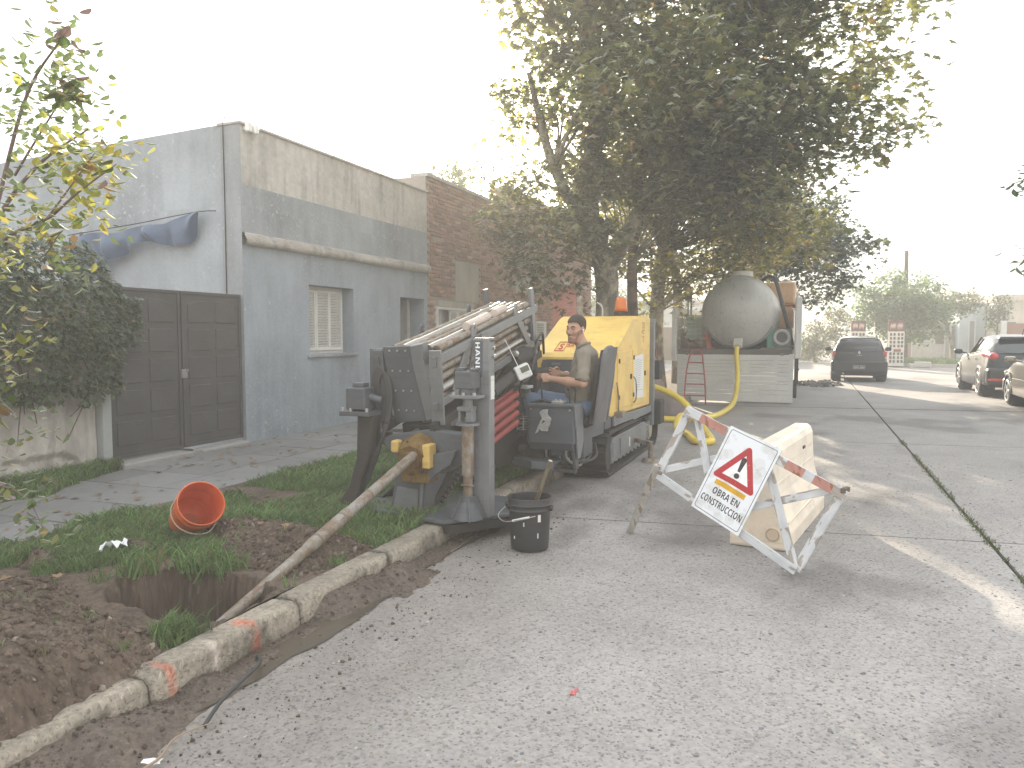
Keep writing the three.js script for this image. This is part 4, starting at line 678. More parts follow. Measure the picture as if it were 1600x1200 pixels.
{
  const A = 0.2025, ca = Math.cos(A), sa = Math.sin(A), bm = (x, u, v) => [x, 0.68 + u * sa + v * ca, -5.0 - u * ca + v * sa];
  const P = (n, g, m, o) => part(n, g, m, rig, o);
  const bolts = (pts, r, ax = 2) => pts.map((p) => rod(p, [p[0] + (ax === 0 ? 0.014 : 0), p[1] + (ax === 1 ? 0.014 : 0), p[2] + (ax === 2 ? 0.014 : 0)], r, r, 6));
  // mast and pipe rack
  P('mast', [bar(bm(-2.78, 0.3, -0.02), bm(-2.78, 2.6, -0.02), 0.34, 0.16, 0.008), bar(bm(-2.98, 0.1, 0.1), bm(-2.98, 2.6, 0.1), 0.05, 0.07), bar(bm(-2.58, 0.1, 0.1), bm(-2.58, 2.6, 0.1), 0.05, 0.07)], mBlack);
  const pl = P('front_plate', [poly([[-3.0, 0.6], [-2.965, 0], [-2.69, 0.03], [-2.765, 0.61]], 0.03, 0.004).rotateX(0.2).translate(0, 0.82, -5.235)], mGrey);
  for (let j = 0; j < 4; j++) for (let i = 0; i < 3; i++) part('bolt', bolts([[-2.94 + i * 0.068 + j * 0.008, 1.375 - j * 0.152, -5.235 + 0.031 + (0.555 - j * 0.155) * 0.2]], 0.007), mSteel, pl);
  P('pipe_stop', [poly([[-2.76, 1.44], [-2.755, 1.3], [-2.685, 0.86], [-2.60, 0.88], [-2.66, 1.33], [-2.65, 1.46]].map((p) => [p[0], p[1] - 0.82]), 0.09, 0.006).rotateX(0.2).translate(0, 0.82, -5.28)], mGreyL);
  for (const [x, m] of [[-2.575, mGreyL], [-3.06, mGrey]]) {
    P('rack_rail', [bar(bm(x, 0.22, 0.58), bm(x, 2.56, 0.58), 0.035, 0.075, 0.004)], m);
    P('rack_rail', [bar(bm(x, 0.16, 0.25), bm(x, 2.5, 0.25), 0.03, 0.06, 0.004)], m);
    P('rack_brace', [bar(bm(x, 0.86, 0.56), bm(x, 0.52, 0.26), 0.012, 0.1, 0.003)], m);
    P('rack_brace', [bar(bm(x, 2.0, 0.6), bm(x, 2.36, 0.2), 0.012, 0.09, 0.003)], m);
    P('rack_post', [bar(bm(x, 2.44, 0.8), bm(x, 2.44, 0.1), 0.03, 0.085, 0.004)], m);
    P('rack_post', [bar(bm(x, 0.26, 0.66), bm(x, 0.2, 0.1), 0.03, 0.1, 0.004)], m);
    for (const u of [0.98, 1.98]) { const q = bm(x, u, 0.64), s = new THREE.Shape(); s.moveTo(-0.045, -0.08); s.lineTo(0.045, -0.08); s.lineTo(0.032, 0.05); s.absarc(0, 0.05, 0.032, 0, Math.PI, false); s.lineTo(-0.045, -0.08); const h = new THREE.Path(); h.absarc(0, 0.045, 0.013, 0, 6.2832, true); s.holes.push(h); P('lifting_lug', [new THREE.ExtrudeGeometry(s, { depth: 0.014, bevelEnabled: false }).rotateY(Math.PI / 2).rotateX(-A * 0.5).translate(q[0] - 0.007, q[1], q[2])], m); }
  }
  P('end_plate', [poly([[-3.05, 1.2], [-2.6, 1.2], [-2.6, 1.82], [-3.05, 1.86]], 0.015, 0.003).translate(0, 0, -7.46)], mGrey);
  { const g = []; for (let row = 0; row < 6; row++) for (let c = 0; c < 6; c++) { const x = -2.99 + c * 0.072 + (row % 2) * 0.02, v = 0.26 + row * 0.078, j = 0.03 * vn(row * 7, c * 3); const pp = P('drill_pipe', [rod(bm(x, 0.34 + j, v), bm(x, 2.36 + j, v), 0.026, 0.026, 10), rod(bm(x, 0.34 + j, v), bm(x, 0.58 + j, v), 0.031, 0.031, 10), rod(bm(x, 2.2 + j, v), bm(x, 2.36 + j, v), 0.031, 0.031, 10)], (row + c) % 3 ? mRust : mSteel); } }
  P('pipe_sleeve', [rod(bm(-2.64, 0.98, 0.7), bm(-2.64, 1.45, 0.7), 0.036, 0.036, 12), rod(bm(-2.64, 1.6, 0.7), bm(-2.64, 1.85, 0.7), 0.036, 0.036, 12)], mat([0.55, 0.47, 0.42], { map: T.grime }), { kind: 'stuff' });
  // vise, wrench and chuck at the front
  P('vise_plate', [poly([[-3.02, 0.69], [-2.95, 0.735], [-2.61, 0.79], [-2.24, 0.76], [-2.24, 0.58], [-2.49, 0.47], [-2.75, 0.45], [-2.95, 0.62]], 0.12, 0.008).translate(0, 0, -5.2)], mGrey);
  P('vise_bracket', [poly([[-2.55, 0.62], [-2.35, 0.66], [-2.4, 0.55], [-2.52, 0.47], [-2.58, 0.4], [-2.66, 0.42]], 0.05, 0.006).translate(0, 0, -5.05)], mGrey);
  for (const [a, b, w, h] of [[[-3.22, 0.8, -5.5], [-2.78, 0.8, -5.42], 0.03, 0.03], [[-3.24, 0.72, -5.35], [-2.8, 0.76, -5.3], 0.03, 0.025], [[-3.24, 0.8, -5.52], [-3.25, 0.7, -5.33], 0.03, 0.05], [[-2.8, 0.82, -5.35], [-2.5, 0.8, -5.6], 0.08, 0.06]]) P('cross_bar', [bar(a, b, w, h)], mGreyL);
  const ax = (r1, r2, u0, u1, seg, cx = -2.685, cy = 0.6) => rod([cx, cy + u0 * 0.3, -5.03 - u0], [cx, cy + u1 * 0.3, -5.03 - u1], r1, r2, seg);
  const ch = P('chuck', [ax(0.15, 0.15, -0.02, 0.12, 8), ax(0.12, 0.15, -0.08, -0.02, 8), ax(0.075, 0.075, -0.11, -0.06, 12), box(-2.8, -2.57, 0.40, 0.5, -5.16, -4.99, 0.012)], mYellowMud, { label: 'muddy yellow pipe chuck' });
  part('jaw', [box(-2.855, -2.79, 0.625, 0.72, -5.02, -4.93, 0.02)], mYellowPure, ch); part('jaw', [box(-2.60, -2.535, 0.52, 0.70, -5.06, -4.94, 0.015)], mYellowPure, ch);
  for (const [x, y] of [[-2.72, 0.71], [-2.78, 0.52], [-2.6, 0.5], [-2.7, 0.47]]) part('bolt', bolts([[x, y, -4.965]], 0.011), mBlack, ch);
  P('vise_base', [poly([[-2.945, 0.14], [-2.64, 0.13], [-2.625, 0.44], [-2.885, 0.45]], 0.36, 0.01).translate(0, 0, -5.43), box(-2.85, -2.62, 0.43, 0.47, -5.3, -5.04, 0.006)], mGrey);
  P('cover_plate', [poly([[-2.91, 0.17], [-2.70, 0.165], [-2.695, 0.34], [-2.87, 0.35]], 0.014, 0.003).translate(0, 0, -5.071), poly([[-2.685, 0.165], [-2.66, 0.165], [-2.65, 0.41], [-2.672, 0.41]], 0.018, 0.003).translate(0, 0, -5.071)], mGreyL);
  P('base_plate', [polyY([[-3.27, -5.03], [-2.72, -4.93], [-2.38, -4.84], [-2.0, -5.28], [-2.05, -5.8], [-3.22, -5.75]], 0.15, 0.178, 0.005)], mGrey);
  P('base_skid', [polyY([[-2.52, -4.93], [-2.34, -4.87], [-2.02, -5.28], [-2.06, -5.78], [-2.5, -5.7]], 0.075, 0.145, 0.006)], mBlack);
  P('brace', [bar([-2.52, 0.56, -5.62], [-2.68, 0.19, -5.2], 0.07, 0.05)], mBlack);
  P('drag_chain', [...Array(12)].map((_, i) => bxc(0.07, 0.045, 0.035, 0.006).rotateX(0.8).translate(-2.5 - i * 0.013, 0.52 - i * 0.03, -5.55 + i * 0.026)), mRubber, { kind: 'stuff' });
  // right ground anchor
  const cx = -2.25, cz = -4.985;
  const post = P('anchor_post', [box(-2.235, -2.165, 0.178, 1.465, -5.07, -5.055, 0.003), box(-2.165, -2.115, 0.178, 1.46, -5.07, -5.058, 0.003), box(-2.13, -2.115, 0.178, 1.46, -5.16, -5.07, 0.003), box(-2.235, -2.22, 0.178, 1.44, -5.16, -5.07, 0.003), box(-2.235, -2.115, 1.44, 1.475, -5.17, -5.07, 0.006)], mGreyL);
  const tx = canvasTex(128, 512, (c, w, h) => { c.fillStyle = '#4a5059'; c.fillRect(0, 0, w, h); c.save(); c.translate(w / 2, 12); c.rotate(Math.PI / 2); c.fillStyle = '#e9eaec'; c.font = 'bold 118px sans-serif'; c.textAlign = 'left'; c.textBaseline = 'middle'; c.scale(1.28, 0.78); c.fillText('HANLY', 0, 4); c.restore(); });
  part('maker_plate', [quad([-2.233, 1.19, -5.0525], [-2.167, 1.19, -5.0525], [-2.167, 1.455, -5.0525], [-2.233, 1.455, -5.0525])], mat([1, 1, 1], { map: tx, roughness: 0.5 }), post);
  part('sticker', [box(-2.1145, -2.112, 1.03, 1.2, -5.15, -5.085, 0)], mWhite, post); 
  for (const y of [1.4, 1.34]) part('bolt', [rod([-2.115, y, -5.13], [-2.1, y, -5.13], 0.012, 0.012, 8)], mSteel, post);
  P('anchor_motor', [box(-2.325, -2.175, 1.11, 1.24, -5.045, -4.92, 0.012), box(-2.32, -2.27, 1.24, 1.262, -5.03, -4.93, 0.004), box(-2.215, -2.175, 1.24, 1.256, -5.03, -4.93, 0.004), rod([cx, 1.07, cz], [cx, 1.12, cz], 0.062, 0.062, 16)], mGrey);
  P('flange', [box(-2.355, -2.14, 1.045, 1.07, -5.05, -4.9, 0.006)], mGreyL);
  for (const [x, z] of [[-2.33, -4.92], [-2.17, -4.92], [-2.25, -4.91]]) P('bolt', [rod([x, 1.07, z], [x, 1.088, z], 0.014, 0.014, 6)], mSteel);
  P('drive_shaft', [rod([cx, 0.95, cz], [cx, 1.05, cz], 0.036, 0.036, 14), box(cx - 0.065, cx + 0.05, 0.955, 0.985, cz - 0.05, cz + 0.05, 0.006), box(cx + 0.0, cx + 0.05, 0.875, 0.96, cz - 0.04, cz + 0.04, 0.006), box(cx - 0.06, cx - 0.04, 0.875, 0.96, cz - 0.04, cz + 0.04, 0.006)], mGreyL);
  P('guide_disc', [rod([cx, 0.852, cz], [cx, 0.868, cz], 0.085, 0.085, 24)], mGreyL);
  P('anchor_tube', [rod([cx, 0.49, cz], [cx, 0.852, cz], 0.044, 0.044, 18)], mRust);
  P('anchor_shaft', [rod([cx, 0.2, cz], [cx, 0.495, cz], 0.033, 0.033, 14), new THREE.TorusGeometry(0.042, 0.008, 6, 20, 5.2).rotateX(1.35).translate(cx, 0.415, cz)], mRust);
  P('foot_cone', [new THREE.CylinderGeometry(0.055, 0.115, 0.13, 8).translate(cx, 0.243, cz), rod([cx, 0.29, cz], [cx, 0.345, cz], 0.056, 0.056, 14)], mGrey);
  for (let k = 0; k < 4; k++) { const a = k * 1.5708 + 0.5; const g = poly([[0.05, 0], [0.135, 0], [0.06, 0.15], [0.05, 0.15]], 0.012, 0.002).translate(0, 0, -0.006).rotateY(a).translate(cx, 0.178, cz); P('gusset', [g], mGrey); }
  // left ground anchor
  P('anchor_motor', [box(-3.24, -3.07, 0.93, 1.1, -5.08, -4.94, 0.014), box(-3.2, -3.1, 1.1, 1.135, -5.06, -4.97, 0.008), rod([-3.1, 1.03, -5.02], [-3.0, 1.0, -5.06], 0.03, 0.03, 10)], mGrey);
  P('flange', [box(-3.29, -3.03, 0.885, 0.92, -5.11, -4.93, 0.006)], mGrey);
  for (const x of [-3.27, -3.2, -3.06]) P('bolt', [rod([x, 0.92, -4.95], [x, 0.945, -4.95], 0.014, 0.014, 6)], mSteel);
  P('anchor_column', [poly([[-3.165, 0.885], [-3.03, 0.885], [-3.06, 0.6], [-3.13, 0.42], [-3.2, 0.15], [-3.38, 0.13], [-3.24, 0.36], [-3.175, 0.56]], 0.1, 0.01).translate(0, 0, -5.08)], mRubber);
  P('anchor_post', [box(-3.27, -3.13, 0.62, 1.385, -5.46, -5.34, 0.008)], mGrey);
  P('reflector', [bar([-3.07, 1.22, -5.3], [-3.03, 0.98, -5.28], 0.02, 0.012)], mRed);
  for (let k = 0; k < 6; k++) P('hose', [tube([[-3.10 + k * 0.008, 0.62, -5.14], [-3.115 + k * 0.01, 0.95, -5.12], [-3.10 + k * 0.011, 1.17, -5.12], [-3.06 + k * 0.009, 1.25 - k * 0.008, -5.13], [-3.01 + k * 0.008, 1.16, -5.13], [-2.98 + k * 0.007, 0.9, -5.1], [-3.0, 0.7, -5.06], [-3.08 - k * 0.02, 0.45, -5.04], [-3.22 - k * 0.02, 0.2, -5.04]], 0.0115, 60)], mHose);
  for (let k = 0; k < 3; k++) P('hose', [tube([[-3.32 + 0.05 * k, 0.15, -5.35], [-3.1, 0.2 + 0.03 * k, -5.5], [-2.95, 0.19, -5.3 - 0.1 * k]], 0.014, 30)], mHose);
  P('hose', [tube([[-2.05, 0.2, -5.35], [-2.0, 0.26, -5.5], [-1.95, 0.2, -5.65], [-2.02, 0.14, -5.72]], 0.012, 30)], mHose);
  // dark carriage, gearbox and hoses under the rack
  P('chassis', [box(-3.2, -2.3, 0.3, 0.62, -7.2, -10.4, 0.02), bar([-2.75, 0.35, -5.8], [-2.75, 0.42, -7.4], 0.3, 0.18), bar([-2.6, 0.45, -6.2], [-2.7, 0.8, -7.7], 0.12, 0.2), box(-2.95, -2.5, 0.55, 1.15, -7.2, -7.7, 0.02)], mBlack);
  P('carriage_motor', [rod(bm(-2.56, 1.75, 0.2), bm(-2.56, 2.1, 0.2), 0.09, 0.09, 16), rod(bm(-2.55, 2.1, 0.2), bm(-2.55, 2.2, 0.2), 0.06, 0.06, 12), bar(bm(-2.66, 1.9, 0.12), bm(-2.66, 2.3, 0.1), 0.14, 0.14, 0.02)], mBlack);
  P('lamp', [new THREE.SphereGeometry(0.03, 12, 8).scale(1, 1, 0.5).translate(...bm(-2.5, 1.72, 0.3))], mSteel);
  { const r = rngOf(401); for (let k = 0; k < 14; k++) { const x = -2.72 + 0.14 * r(), u = 0.9 + r() * 0.7; P('hose', [tube([bm(x + 0.1, u, -0.12 + 0.2 * r()), bm(x + 0.12 * r(), u + 0.4, 0.2 * r() - 0.05), bm(x + 0.08 * r(), u + 0.8, 0.3 * r()), bm(x, u + 1.2, 0.1 + 0.2 * r()), bm(x - 0.1, u + 1.5, 0.0)], 0.011 + 0.006 * r(), 40)], mHose); } }
  for (let k = 0; k < 5; k++) P('hose', [tube([[-2.86 - k * 0.02, 0.95 + k * 0.02, -7.85], [-2.87 - k * 0.03, 1.2 + k * 0.02, -7.6], [-2.9, 1.3 + k * 0.04, -7.3], [-2.98, 1.2 + k * 0.04, -6.9]], 0.016, 40)], mHose);
  P('hose', [tube([bm(-2.54, 0.95, 0.62), bm(-2.53, 0.8, 0.5), bm(-2.53, 0.7, 0.3), bm(-2.52, 0.7, 0.15)], 0.011, 30), tube([bm(-2.54, 1.05, 0.62), bm(-2.52, 0.9, 0.5), bm(-2.52, 0.8, 0.3), bm(-2.52, 0.75, 0.15)], 0.011, 30)], mHose, { kind: 'stuff' });
  P('coupling', [box(-2.56, -2.5, 1.03, 1.1, -5.55, -5.7, 0.008), rod([-2.52, 1.02, -5.55], [-2.52, 1.12, -5.6], 0.014, 0.014, 8)], mSteel, { kind: 'stuff' });
  const gd = P('ribbed_guard', [bar([-2.48, 0.66, -5.55], [-2.46, 0.84, -6.45], 0.03, 0.34, 0.01)], mRed, { label: 'red ribbed guard' });
  for (let k = 0; k < 4; k++) part('rib', [tube([[-2.44, 0.79 - k * 0.085, -5.55], [-2.44, 0.86 - k * 0.085, -5.9], [-2.42, 0.965 - k * 0.085, -6.42]], 0.03, 12, 10), new THREE.SphereGeometry(0.03, 8, 6).translate(-2.42, 0.965 - k * 0.085, -6.42)], mRed, gd);
  P('cylinder', [rod([-2.36, 0.93, -5.45], [-2.38, 1.02, -5.75], 0.03, 0.03, 12)], mSteel);
  P('cylinder', [rod([-2.38, 1.02, -5.75], [-2.42, 1.2, -6.6], 0.045, 0.045, 12)], mBlack);
  // tracks
  for (const [x0, x1, side] of [[-2.31, -1.9, 1], [-3.66, -3.25, -1]]) {
    const zf = -7.86, zr = -10.35, R = 0.235, prof = (r, n) => { const q = []; for (let i = 0; i <= n; i++) { const a = -Math.PI / 2 + Math.PI * i / n; q.push([zf + r * Math.cos(a), 0.25 + r * Math.sin(a)]); } for (let i = 0; i <= n; i++) { const a = Math.PI / 2 + Math.PI * i / n; q.push([zr + r * Math.cos(a), 0.25 + r * Math.sin(a)]); } return q; };
    const s = new THREE.Shape(prof(R, 12).map((p) => new THREE.Vector2(-p[0], p[1]))); s.holes.push(new THREE.Path(prof(R - 0.035, 12).map((p) => new THREE.Vector2(-p[0], p[1]))));
    const tr = P('track', [new THREE.ExtrudeGeometry(s, { depth: x1 - x0, bevelEnabled: false }).rotateY(Math.PI / 2).translate(x0, 0, 0)], mRubber);
    const L = 2 * (zf - zr) + 2 * Math.PI * R, lug = []; const N = 66;
    for (let i = 0; i < N; i++) { let d = i / N * L, z, y, a; const st = zf - zr; if (d < st) { z = zf - d; y = 0.25 - R; a = 0; } else if ((d -= st) < Math.PI * R) { a = d / R; z = zr - R * Math.sin(a); y = 0.25 - R * Math.cos(a); } else if ((d -= Math.PI * R) < st) { z = zr + d; y = 0.25 + R; a = 0; } else { d -= st; a = d / R; z = zf + R * Math.sin(a); y = 0.25 + R * Math.cos(a); a = -a; } const g = bxc(x1 - x0 - 0.01, 0.026, 0.045, 0.006); g.rotateX(a); lug.push(g.translate((x0 + x1) / 2, y, z)); }
    part('track_lugs', lug, mRubber, tr, { kind: 'stuff' });
    const xo = side > 0 ? x1 - 0.012 : x0 + 0.012, xi = side > 0 ? xo - 0.06 : xo + 0.06;
    const fr = P('track_frame', [polyX([[-7.95, 0.12], [-9.75, 0.1], [-9.85, 0.16], [-9.85, 0.36], [-9.6, 0.4], [-8.0, 0.39], [-7.93, 0.3]], xo, xi, 0.008)], mGreyL);
    part('guard_plate', [polyX([[-7.97, 0.19], [-8.22, 0.185], [-8.22, 0.345], [-7.97, 0.345]], xo, xo + 0.01 * side, 0.003), polyX([[-8.32, 0.165], [-9.72, 0.15], [-9.72, 0.36], [-8.32, 0.355]], xo, xo + 0.01 * side, 0.003)], mGreyL, fr);
    for (let i = 0; i < 9; i++) part('bolt', [rod([xo, 0.125, -8.05 - i * 0.2], [xo + 0.016 * side, 0.125, -8.05 - i * 0.2], 0.014, 0.014, 6)], mBlack, fr);
    if (side > 0) part('sticker', [box(xo + 0.01, xo + 0.0125, 0.2, 0.31, -8.75, -8.79, 0)], mWhite, fr);
    P('idler', [rod([xo - 0.1 * side, 0.25, zf], [xo - 0.02 * side, 0.25, zf], R - 0.045, R - 0.045, 20)], mBlack);
    const teeth = [rod([xo - 0.1 * side, 0.25, zr + 0.2], [xo - 0.01 * side, 0.25, zr + 0.2], 0.12, 0.12, 20)]; for (let i = 0; i < 14; i++) { const a = i / 14 * 6.2832; teeth.push(bxc(0.05, 0.03, 0.04, 0.004).rotateX(a).translate(xo - 0.05 * side, 0.25 + 0.13 * Math.sin(-a), zr + 0.2 + 0.13 * Math.cos(a))); }
    P('sprocket', teeth, mSteel);
    P('mud', [polyX([[-8.05, 0.4], [-8.4, 0.395], [-9.0, 0.395], [-9.6, 0.4], [-9.4, 0.425], [-8.9, 0.42], [-8.5, 0.43]], xo, xi, 0.003)], mat([0.2, 0.13, 0.09], { map: T.soil, roughness: 1 }));
  }
  P('skirt', [box(-2.36, -1.93, 0.51, 0.63, -7.72, -7.98, 0.01)], mGrey);
  P('skirt', [polyX([[-8.0, 0.52], [-8.0, 0.62], [-10.2, 0.56], [-10.25, 0.44], [-9.0, 0.47], [-8.98, 0.5]], -1.925, -1.9, 0.004)], mGreyL);
  // engine hood
  const hd = P('engine_hood', [polyX([[-8.0, 0.6], [-8.0, 1.25], [-8.03, 1.3], [-8.95, 1.69], [-9.08, 1.715], [-10.08, 1.73], [-10.08, 0.56]], -2.83, -1.925, 0.03)], mYellow);
  part('hood_recess', [box(-2.71, -2.05, 0.6, 1.22, -7.995, -8.02, 0.0), ], mGrey, hd);
  { // dark instrument bay, its rim and its dials
    const s = new THREE.Shape(); s.moveTo(-2.72, 0.58); s.lineTo(-2.72, 1.15); s.quadraticCurveTo(-2.72, 1.225, -2.645, 1.225); s.lineTo(-2.1, 1.225); s.quadraticCurveTo(-2.03, 1.225, -2.03, 1.15); s.lineTo(-2.03, 0.58);
    const g = new THREE.ExtrudeGeometry(s, { depth: 0.012, bevelEnabled: false }).translate(0, 0, -7.996); part('instrument_panel', [g], mGrey, hd);
    part('dial', [new THREE.TorusGeometry(0.036, 0.006, 8, 24).translate(-2.43, 1.06, -7.978), rod([-2.43, 1.06, -7.985], [-2.43, 1.06, -7.975], 0.022, 0.022, 16)], mWhite, hd);
    part('label_plate', [box(-2.31, -2.22, 1.12, 1.2, -7.984, -7.978, 0.001)], mWhite, hd);
    part('label_plate', [box(-2.6, -2.5, 1.16, 1.19, -7.984, -7.98, 0.001)], mGreyL, hd);
  }
  const lgq = canvasTex(512, 160, (c) => { c.clearRect(0, 0, 512, 160); c.strokeStyle = c.fillStyle = '#b23a28'; c.lineWidth = 12; c.strokeRect(8, 8, 150, 144); c.textBaseline = 'middle'; c.textAlign = 'center'; c.font = 'bold 140px sans-serif'; c.save(); c.translate(83, 84); c.scale(1.2, 0.9); c.fillText('S', 0, 0); c.restore(); c.textAlign = 'left'; c.font = 'bold 84px sans-serif'; c.save(); c.translate(168, 60); c.scale(1.25, 1); c.fillText('SA', 0, 0); c.restore(); });
  part('logo', [quad([-2.60, 1.316, -8.05], [-2.25, 1.316, -8.05], [-2.25, 1.418, -8.29], [-2.60, 1.418, -8.29])], mat([1, 1, 1], { map: lgq, alphaTest: 0.5, roughness: 0.6 }), hd);
  for (const [z0, z1, y0, y1] of [[-8.2, -8.92, 0.68, 1.3], [-8.95, -9.74, 0.66, 1.32]]) {
    const dr = part('side_door', [polyX([[z0, y0], [z1, y0 - 0.01], [z1, y1 + 0.02], [z0, y1]], -1.926, -1.912, 0.004)], mYellow, hd);
    for (const y of [y0 + 0.1, y1 - 0.12]) part('hinge', [box(-1.912, -1.9, y, y + 0.05, z0 - 0.03, z0 - 0.06, 0.003)], mBlack, dr);
    part('latch', [box(-1.912, -1.898, 0.98, 1.04, z1 + 0.06, z1 + 0.1, 0.004)], mBlack, dr);
  }
  part('door_handle', [tube([[-1.91, 1.0, -8.98], [-1.885, 0.97, -8.98], [-1.885, 0.72, -9.0], [-1.91, 0.69, -9.0]], 0.008, 24)], mRust, hd);
  const notice = canvasTex(128, 256, (c) => { c.fillStyle = '#d8d8d4'; c.fillRect(0, 0, 128, 256); c.fillStyle = '#9a9a98'; for (let i = 0; i < 14; i++) c.fillRect(14, 24 + i * 13, 60 + ((i * 37) % 40), 3); c.fillRect(10, 210, 108, 2); });
  part('notice', [quad([-1.9105, 0.74, -9.05], [-1.9105, 0.71, -9.6], [-1.9105, 1.26, -9.56], [-1.9105, 1.23, -9.03])], mat([1, 1, 1], { map: notice, roughness: 0.6 }), hd);
  const scr = canvasTex(128, 128, (c) => { c.clearRect(0, 0, 128, 128); c.strokeStyle = '#a8791f'; c.lineWidth = 5; c.strokeRect(70, 10, 26, 44); c.beginPath(); c.moveTo(76, 22); c.lineTo(90, 22); c.moveTo(76, 34); c.lineTo(90, 34); c.moveTo(58, 70); c.lineTo(58, 58); c.lineTo(92, 72); c.moveTo(66, 90); c.lineTo(92, 90); c.moveTo(74, 100); c.lineTo(88, 118); c.stroke(); });
  part('decal', [quad([-1.9235, 1.38, -9.3], [-1.9235, 1.38, -9.8], [-1.9235, 1.66, -9.8], [-1.9235, 1.66, -9.3])], mat([1, 1, 1], { map: scr, alphaTest: 0.4, roughness: 0.7 }), hd);
  part('step_bracket', [box(-1.93, -1.83, 0.61, 0.66, -8.08, -8.3, 0.006)], mRust, hd);
  part('cable', [tube([[-1.905, 0.98, -8.12], [-1.89, 0.8, -8.14], [-1.9, 0.66, -8.18]], 0.009, 20)], mRust, hd);
  P('exhaust_pipe', [tube([[-2.72, 1.6, -9.5], [-2.72, 1.85, -9.5], [-2.715, 1.93, -9.5], [-2.66, 1.955, -9.5]], 0.042, 24, 14)], mRust);
  P('grab_rail', [tube([[-2.45, 1.7, -9.6], [-2.45, 1.82, -9.6], [-2.47, 1.87, -9.6], [-2.52, 1.9, -9.6]], 0.012, 16)], mSteel);
  const be = P('beacon', [rod([-2.15, 1.72, -9.35], [-2.15, 1.775, -9.35], 0.088, 0.088, 24)], mBlack);
  part('lens', [new THREE.LatheGeometry([[0.001, 0.235], [0.045, 0.23], [0.066, 0.2], [0.075, 0.1], [0.085, 0.056], [0.001, 0.056]].map((p) => new THREE.Vector2(...p)), 24).translate(-2.15, 1.72, -9.35)], mat([0.85, 0.25, 0.02], { phys: true, roughness: 0.3, transmission: 0.5, thickness: 0 }), be);
  part('reflector', [rod([-2.15, 1.78, -9.35], [-2.15, 1.9, -9.35], 0.04, 0.03, 12)], mSteel, be);
  P('rear_frame', [box(-1.96, -1.88, 0.3, 1.7, -10.1, -10.2, 0.01), box(-2.83, -1.96, 1.6, 1.7, -10.1, -10.2, 0.01), box(-2.83, -2.75, 0.4, 1.6, -10.1, -10.2, 0.01)], mGreyL);
  P('radiator', [box(-2.75, -1.96, 0.5, 1.6, -10.12, -10.24, 0.01), box(-1.96, -1.82, 0.9, 1.15, -10.2, -10.42, 0.01), box(-1.97, -1.8, 0.3, 0.62, -10.2, -10.5, 0.02)], mBlack, { kind: 'stuff' });
  P('reflector', [box(-1.885, -1.87, 1.2, 1.3, -10.21, -10.25, 0.004)], mRed);
  P('stabiliser', [rod([-1.69, 0.0, -8.95], [-1.69, 0.05, -8.95], 0.11, 0.09, 16), rod([-1.69, 0.05, -8.95], [-1.69, 0.24, -8.95], 0.03, 0.03, 10), bar([-1.69, 0.22, -8.95], [-1.95, 0.24, -9.1], 0.05, 0.05)], mRust);
  // operator's place
  P('seat_cushion', [box(-2.28, -1.88, 0.62, 0.72, -6.92, -7.36, 0.04)], mBlack);
  { const g = grid(0, 1, 0, 1, 14, 12, (s, t) => { const y = mix(0.66, 1.37, s), w = 0.22 * (1 - 0.25 * sstep(0.75, 1, s)), k = t * 2 - 1; return [-1.86 + 0.13 * s - 0.06 * k * k * (0.4 + 0.6 * s), y - 0.02 * k * k * s, -7.13 + w * k]; }), h = grid(0, 1, 0, 1, 14, 12, (s, t) => { const y = mix(0.66, 1.38, s), w = 0.225 * (1 - 0.25 * sstep(0.75, 1, s)), k = t * 2 - 1; return [-1.80 + 0.13 * s - 0.08 * k * k * (0.4 + 0.6 * s) , y - 0.02 * k * k * s, -7.13 + w * k]; }); P('seat_back', [g, h, tube([[-1.83, 0.66, -6.91], [-1.77, 1.1, -6.91], [-1.75, 1.33, -6.96], [-1.74, 1.375, -7.13], [-1.75, 1.33, -7.3], [-1.77, 1.1, -7.35], [-1.83, 0.66, -7.35]], 0.02, 40)], mat([0.14, 0.14, 0.145], { map: T.grime, roughness: 0.7 })); }
  P('seat_pedestal', [box(-2.22, -1.95, 0.32, 0.62, -6.98, -7.3, 0.02), polyX([[-6.75, 0.5], [-6.75, 0.85], [-7.3, 0.72], [-7.7, 0.6], [-7.7, 0.48]], -1.97, -1.94, 0.004)], mGrey);
  const cs = P('console', [box(-2.385, -1.945, 0.5, 0.845, -6.62, -6.86, 0.015), polyX([[-6.62, 0.51], [-6.66, 0.44], [-6.86, 0.44], [-6.86, 0.51]], -2.37, -1.96, 0.004), box(-2.395, -1.935, 0.835, 0.868, -6.605, -6.87, 0.008)], mGrey);
  part('console_side', [polyX([[-6.6, 0.86], [-6.86, 0.86], [-6.9, 0.5], [-6.8, 0.36], [-6.72, 0.36], [-6.68, 0.55]], -1.944, -1.93, 0.003)], mGreyL, cs);
  for (const x of [-2.35, -1.98]) part('bolt', bolts([[x, 0.815, -6.618]], 0.008), mSteel, cs);
  { const r = rngOf(431), g = grid(0, 1, 0, 1, 16, 5, (s, t) => [-2.20 - 0.02 * Math.sin(s * 9) + (t - 0.5) * 0.06 * (0.6 + vn(s * 9, 3)), 0.82 - s * 0.2, -6.6 + 0.018 * vn(s * 14, t * 6) ]), h = grid(0, 1, 0, 1, 16, 5, (s, t) => [-2.2 - 0.09 * s + (t - 0.5) * 0.035, 0.79 - s * 0.2 + 0.02 * t, -6.6 + 0.016 * vn(s * 12 + 5, t * 6)]); part('torn_tape', [g, h], mat([0.6, 0.6, 0.58], { phys: true, transmission: 0.4, thickness: 0, roughness: 0.4 }), cs, { kind: 'stuff' }); }
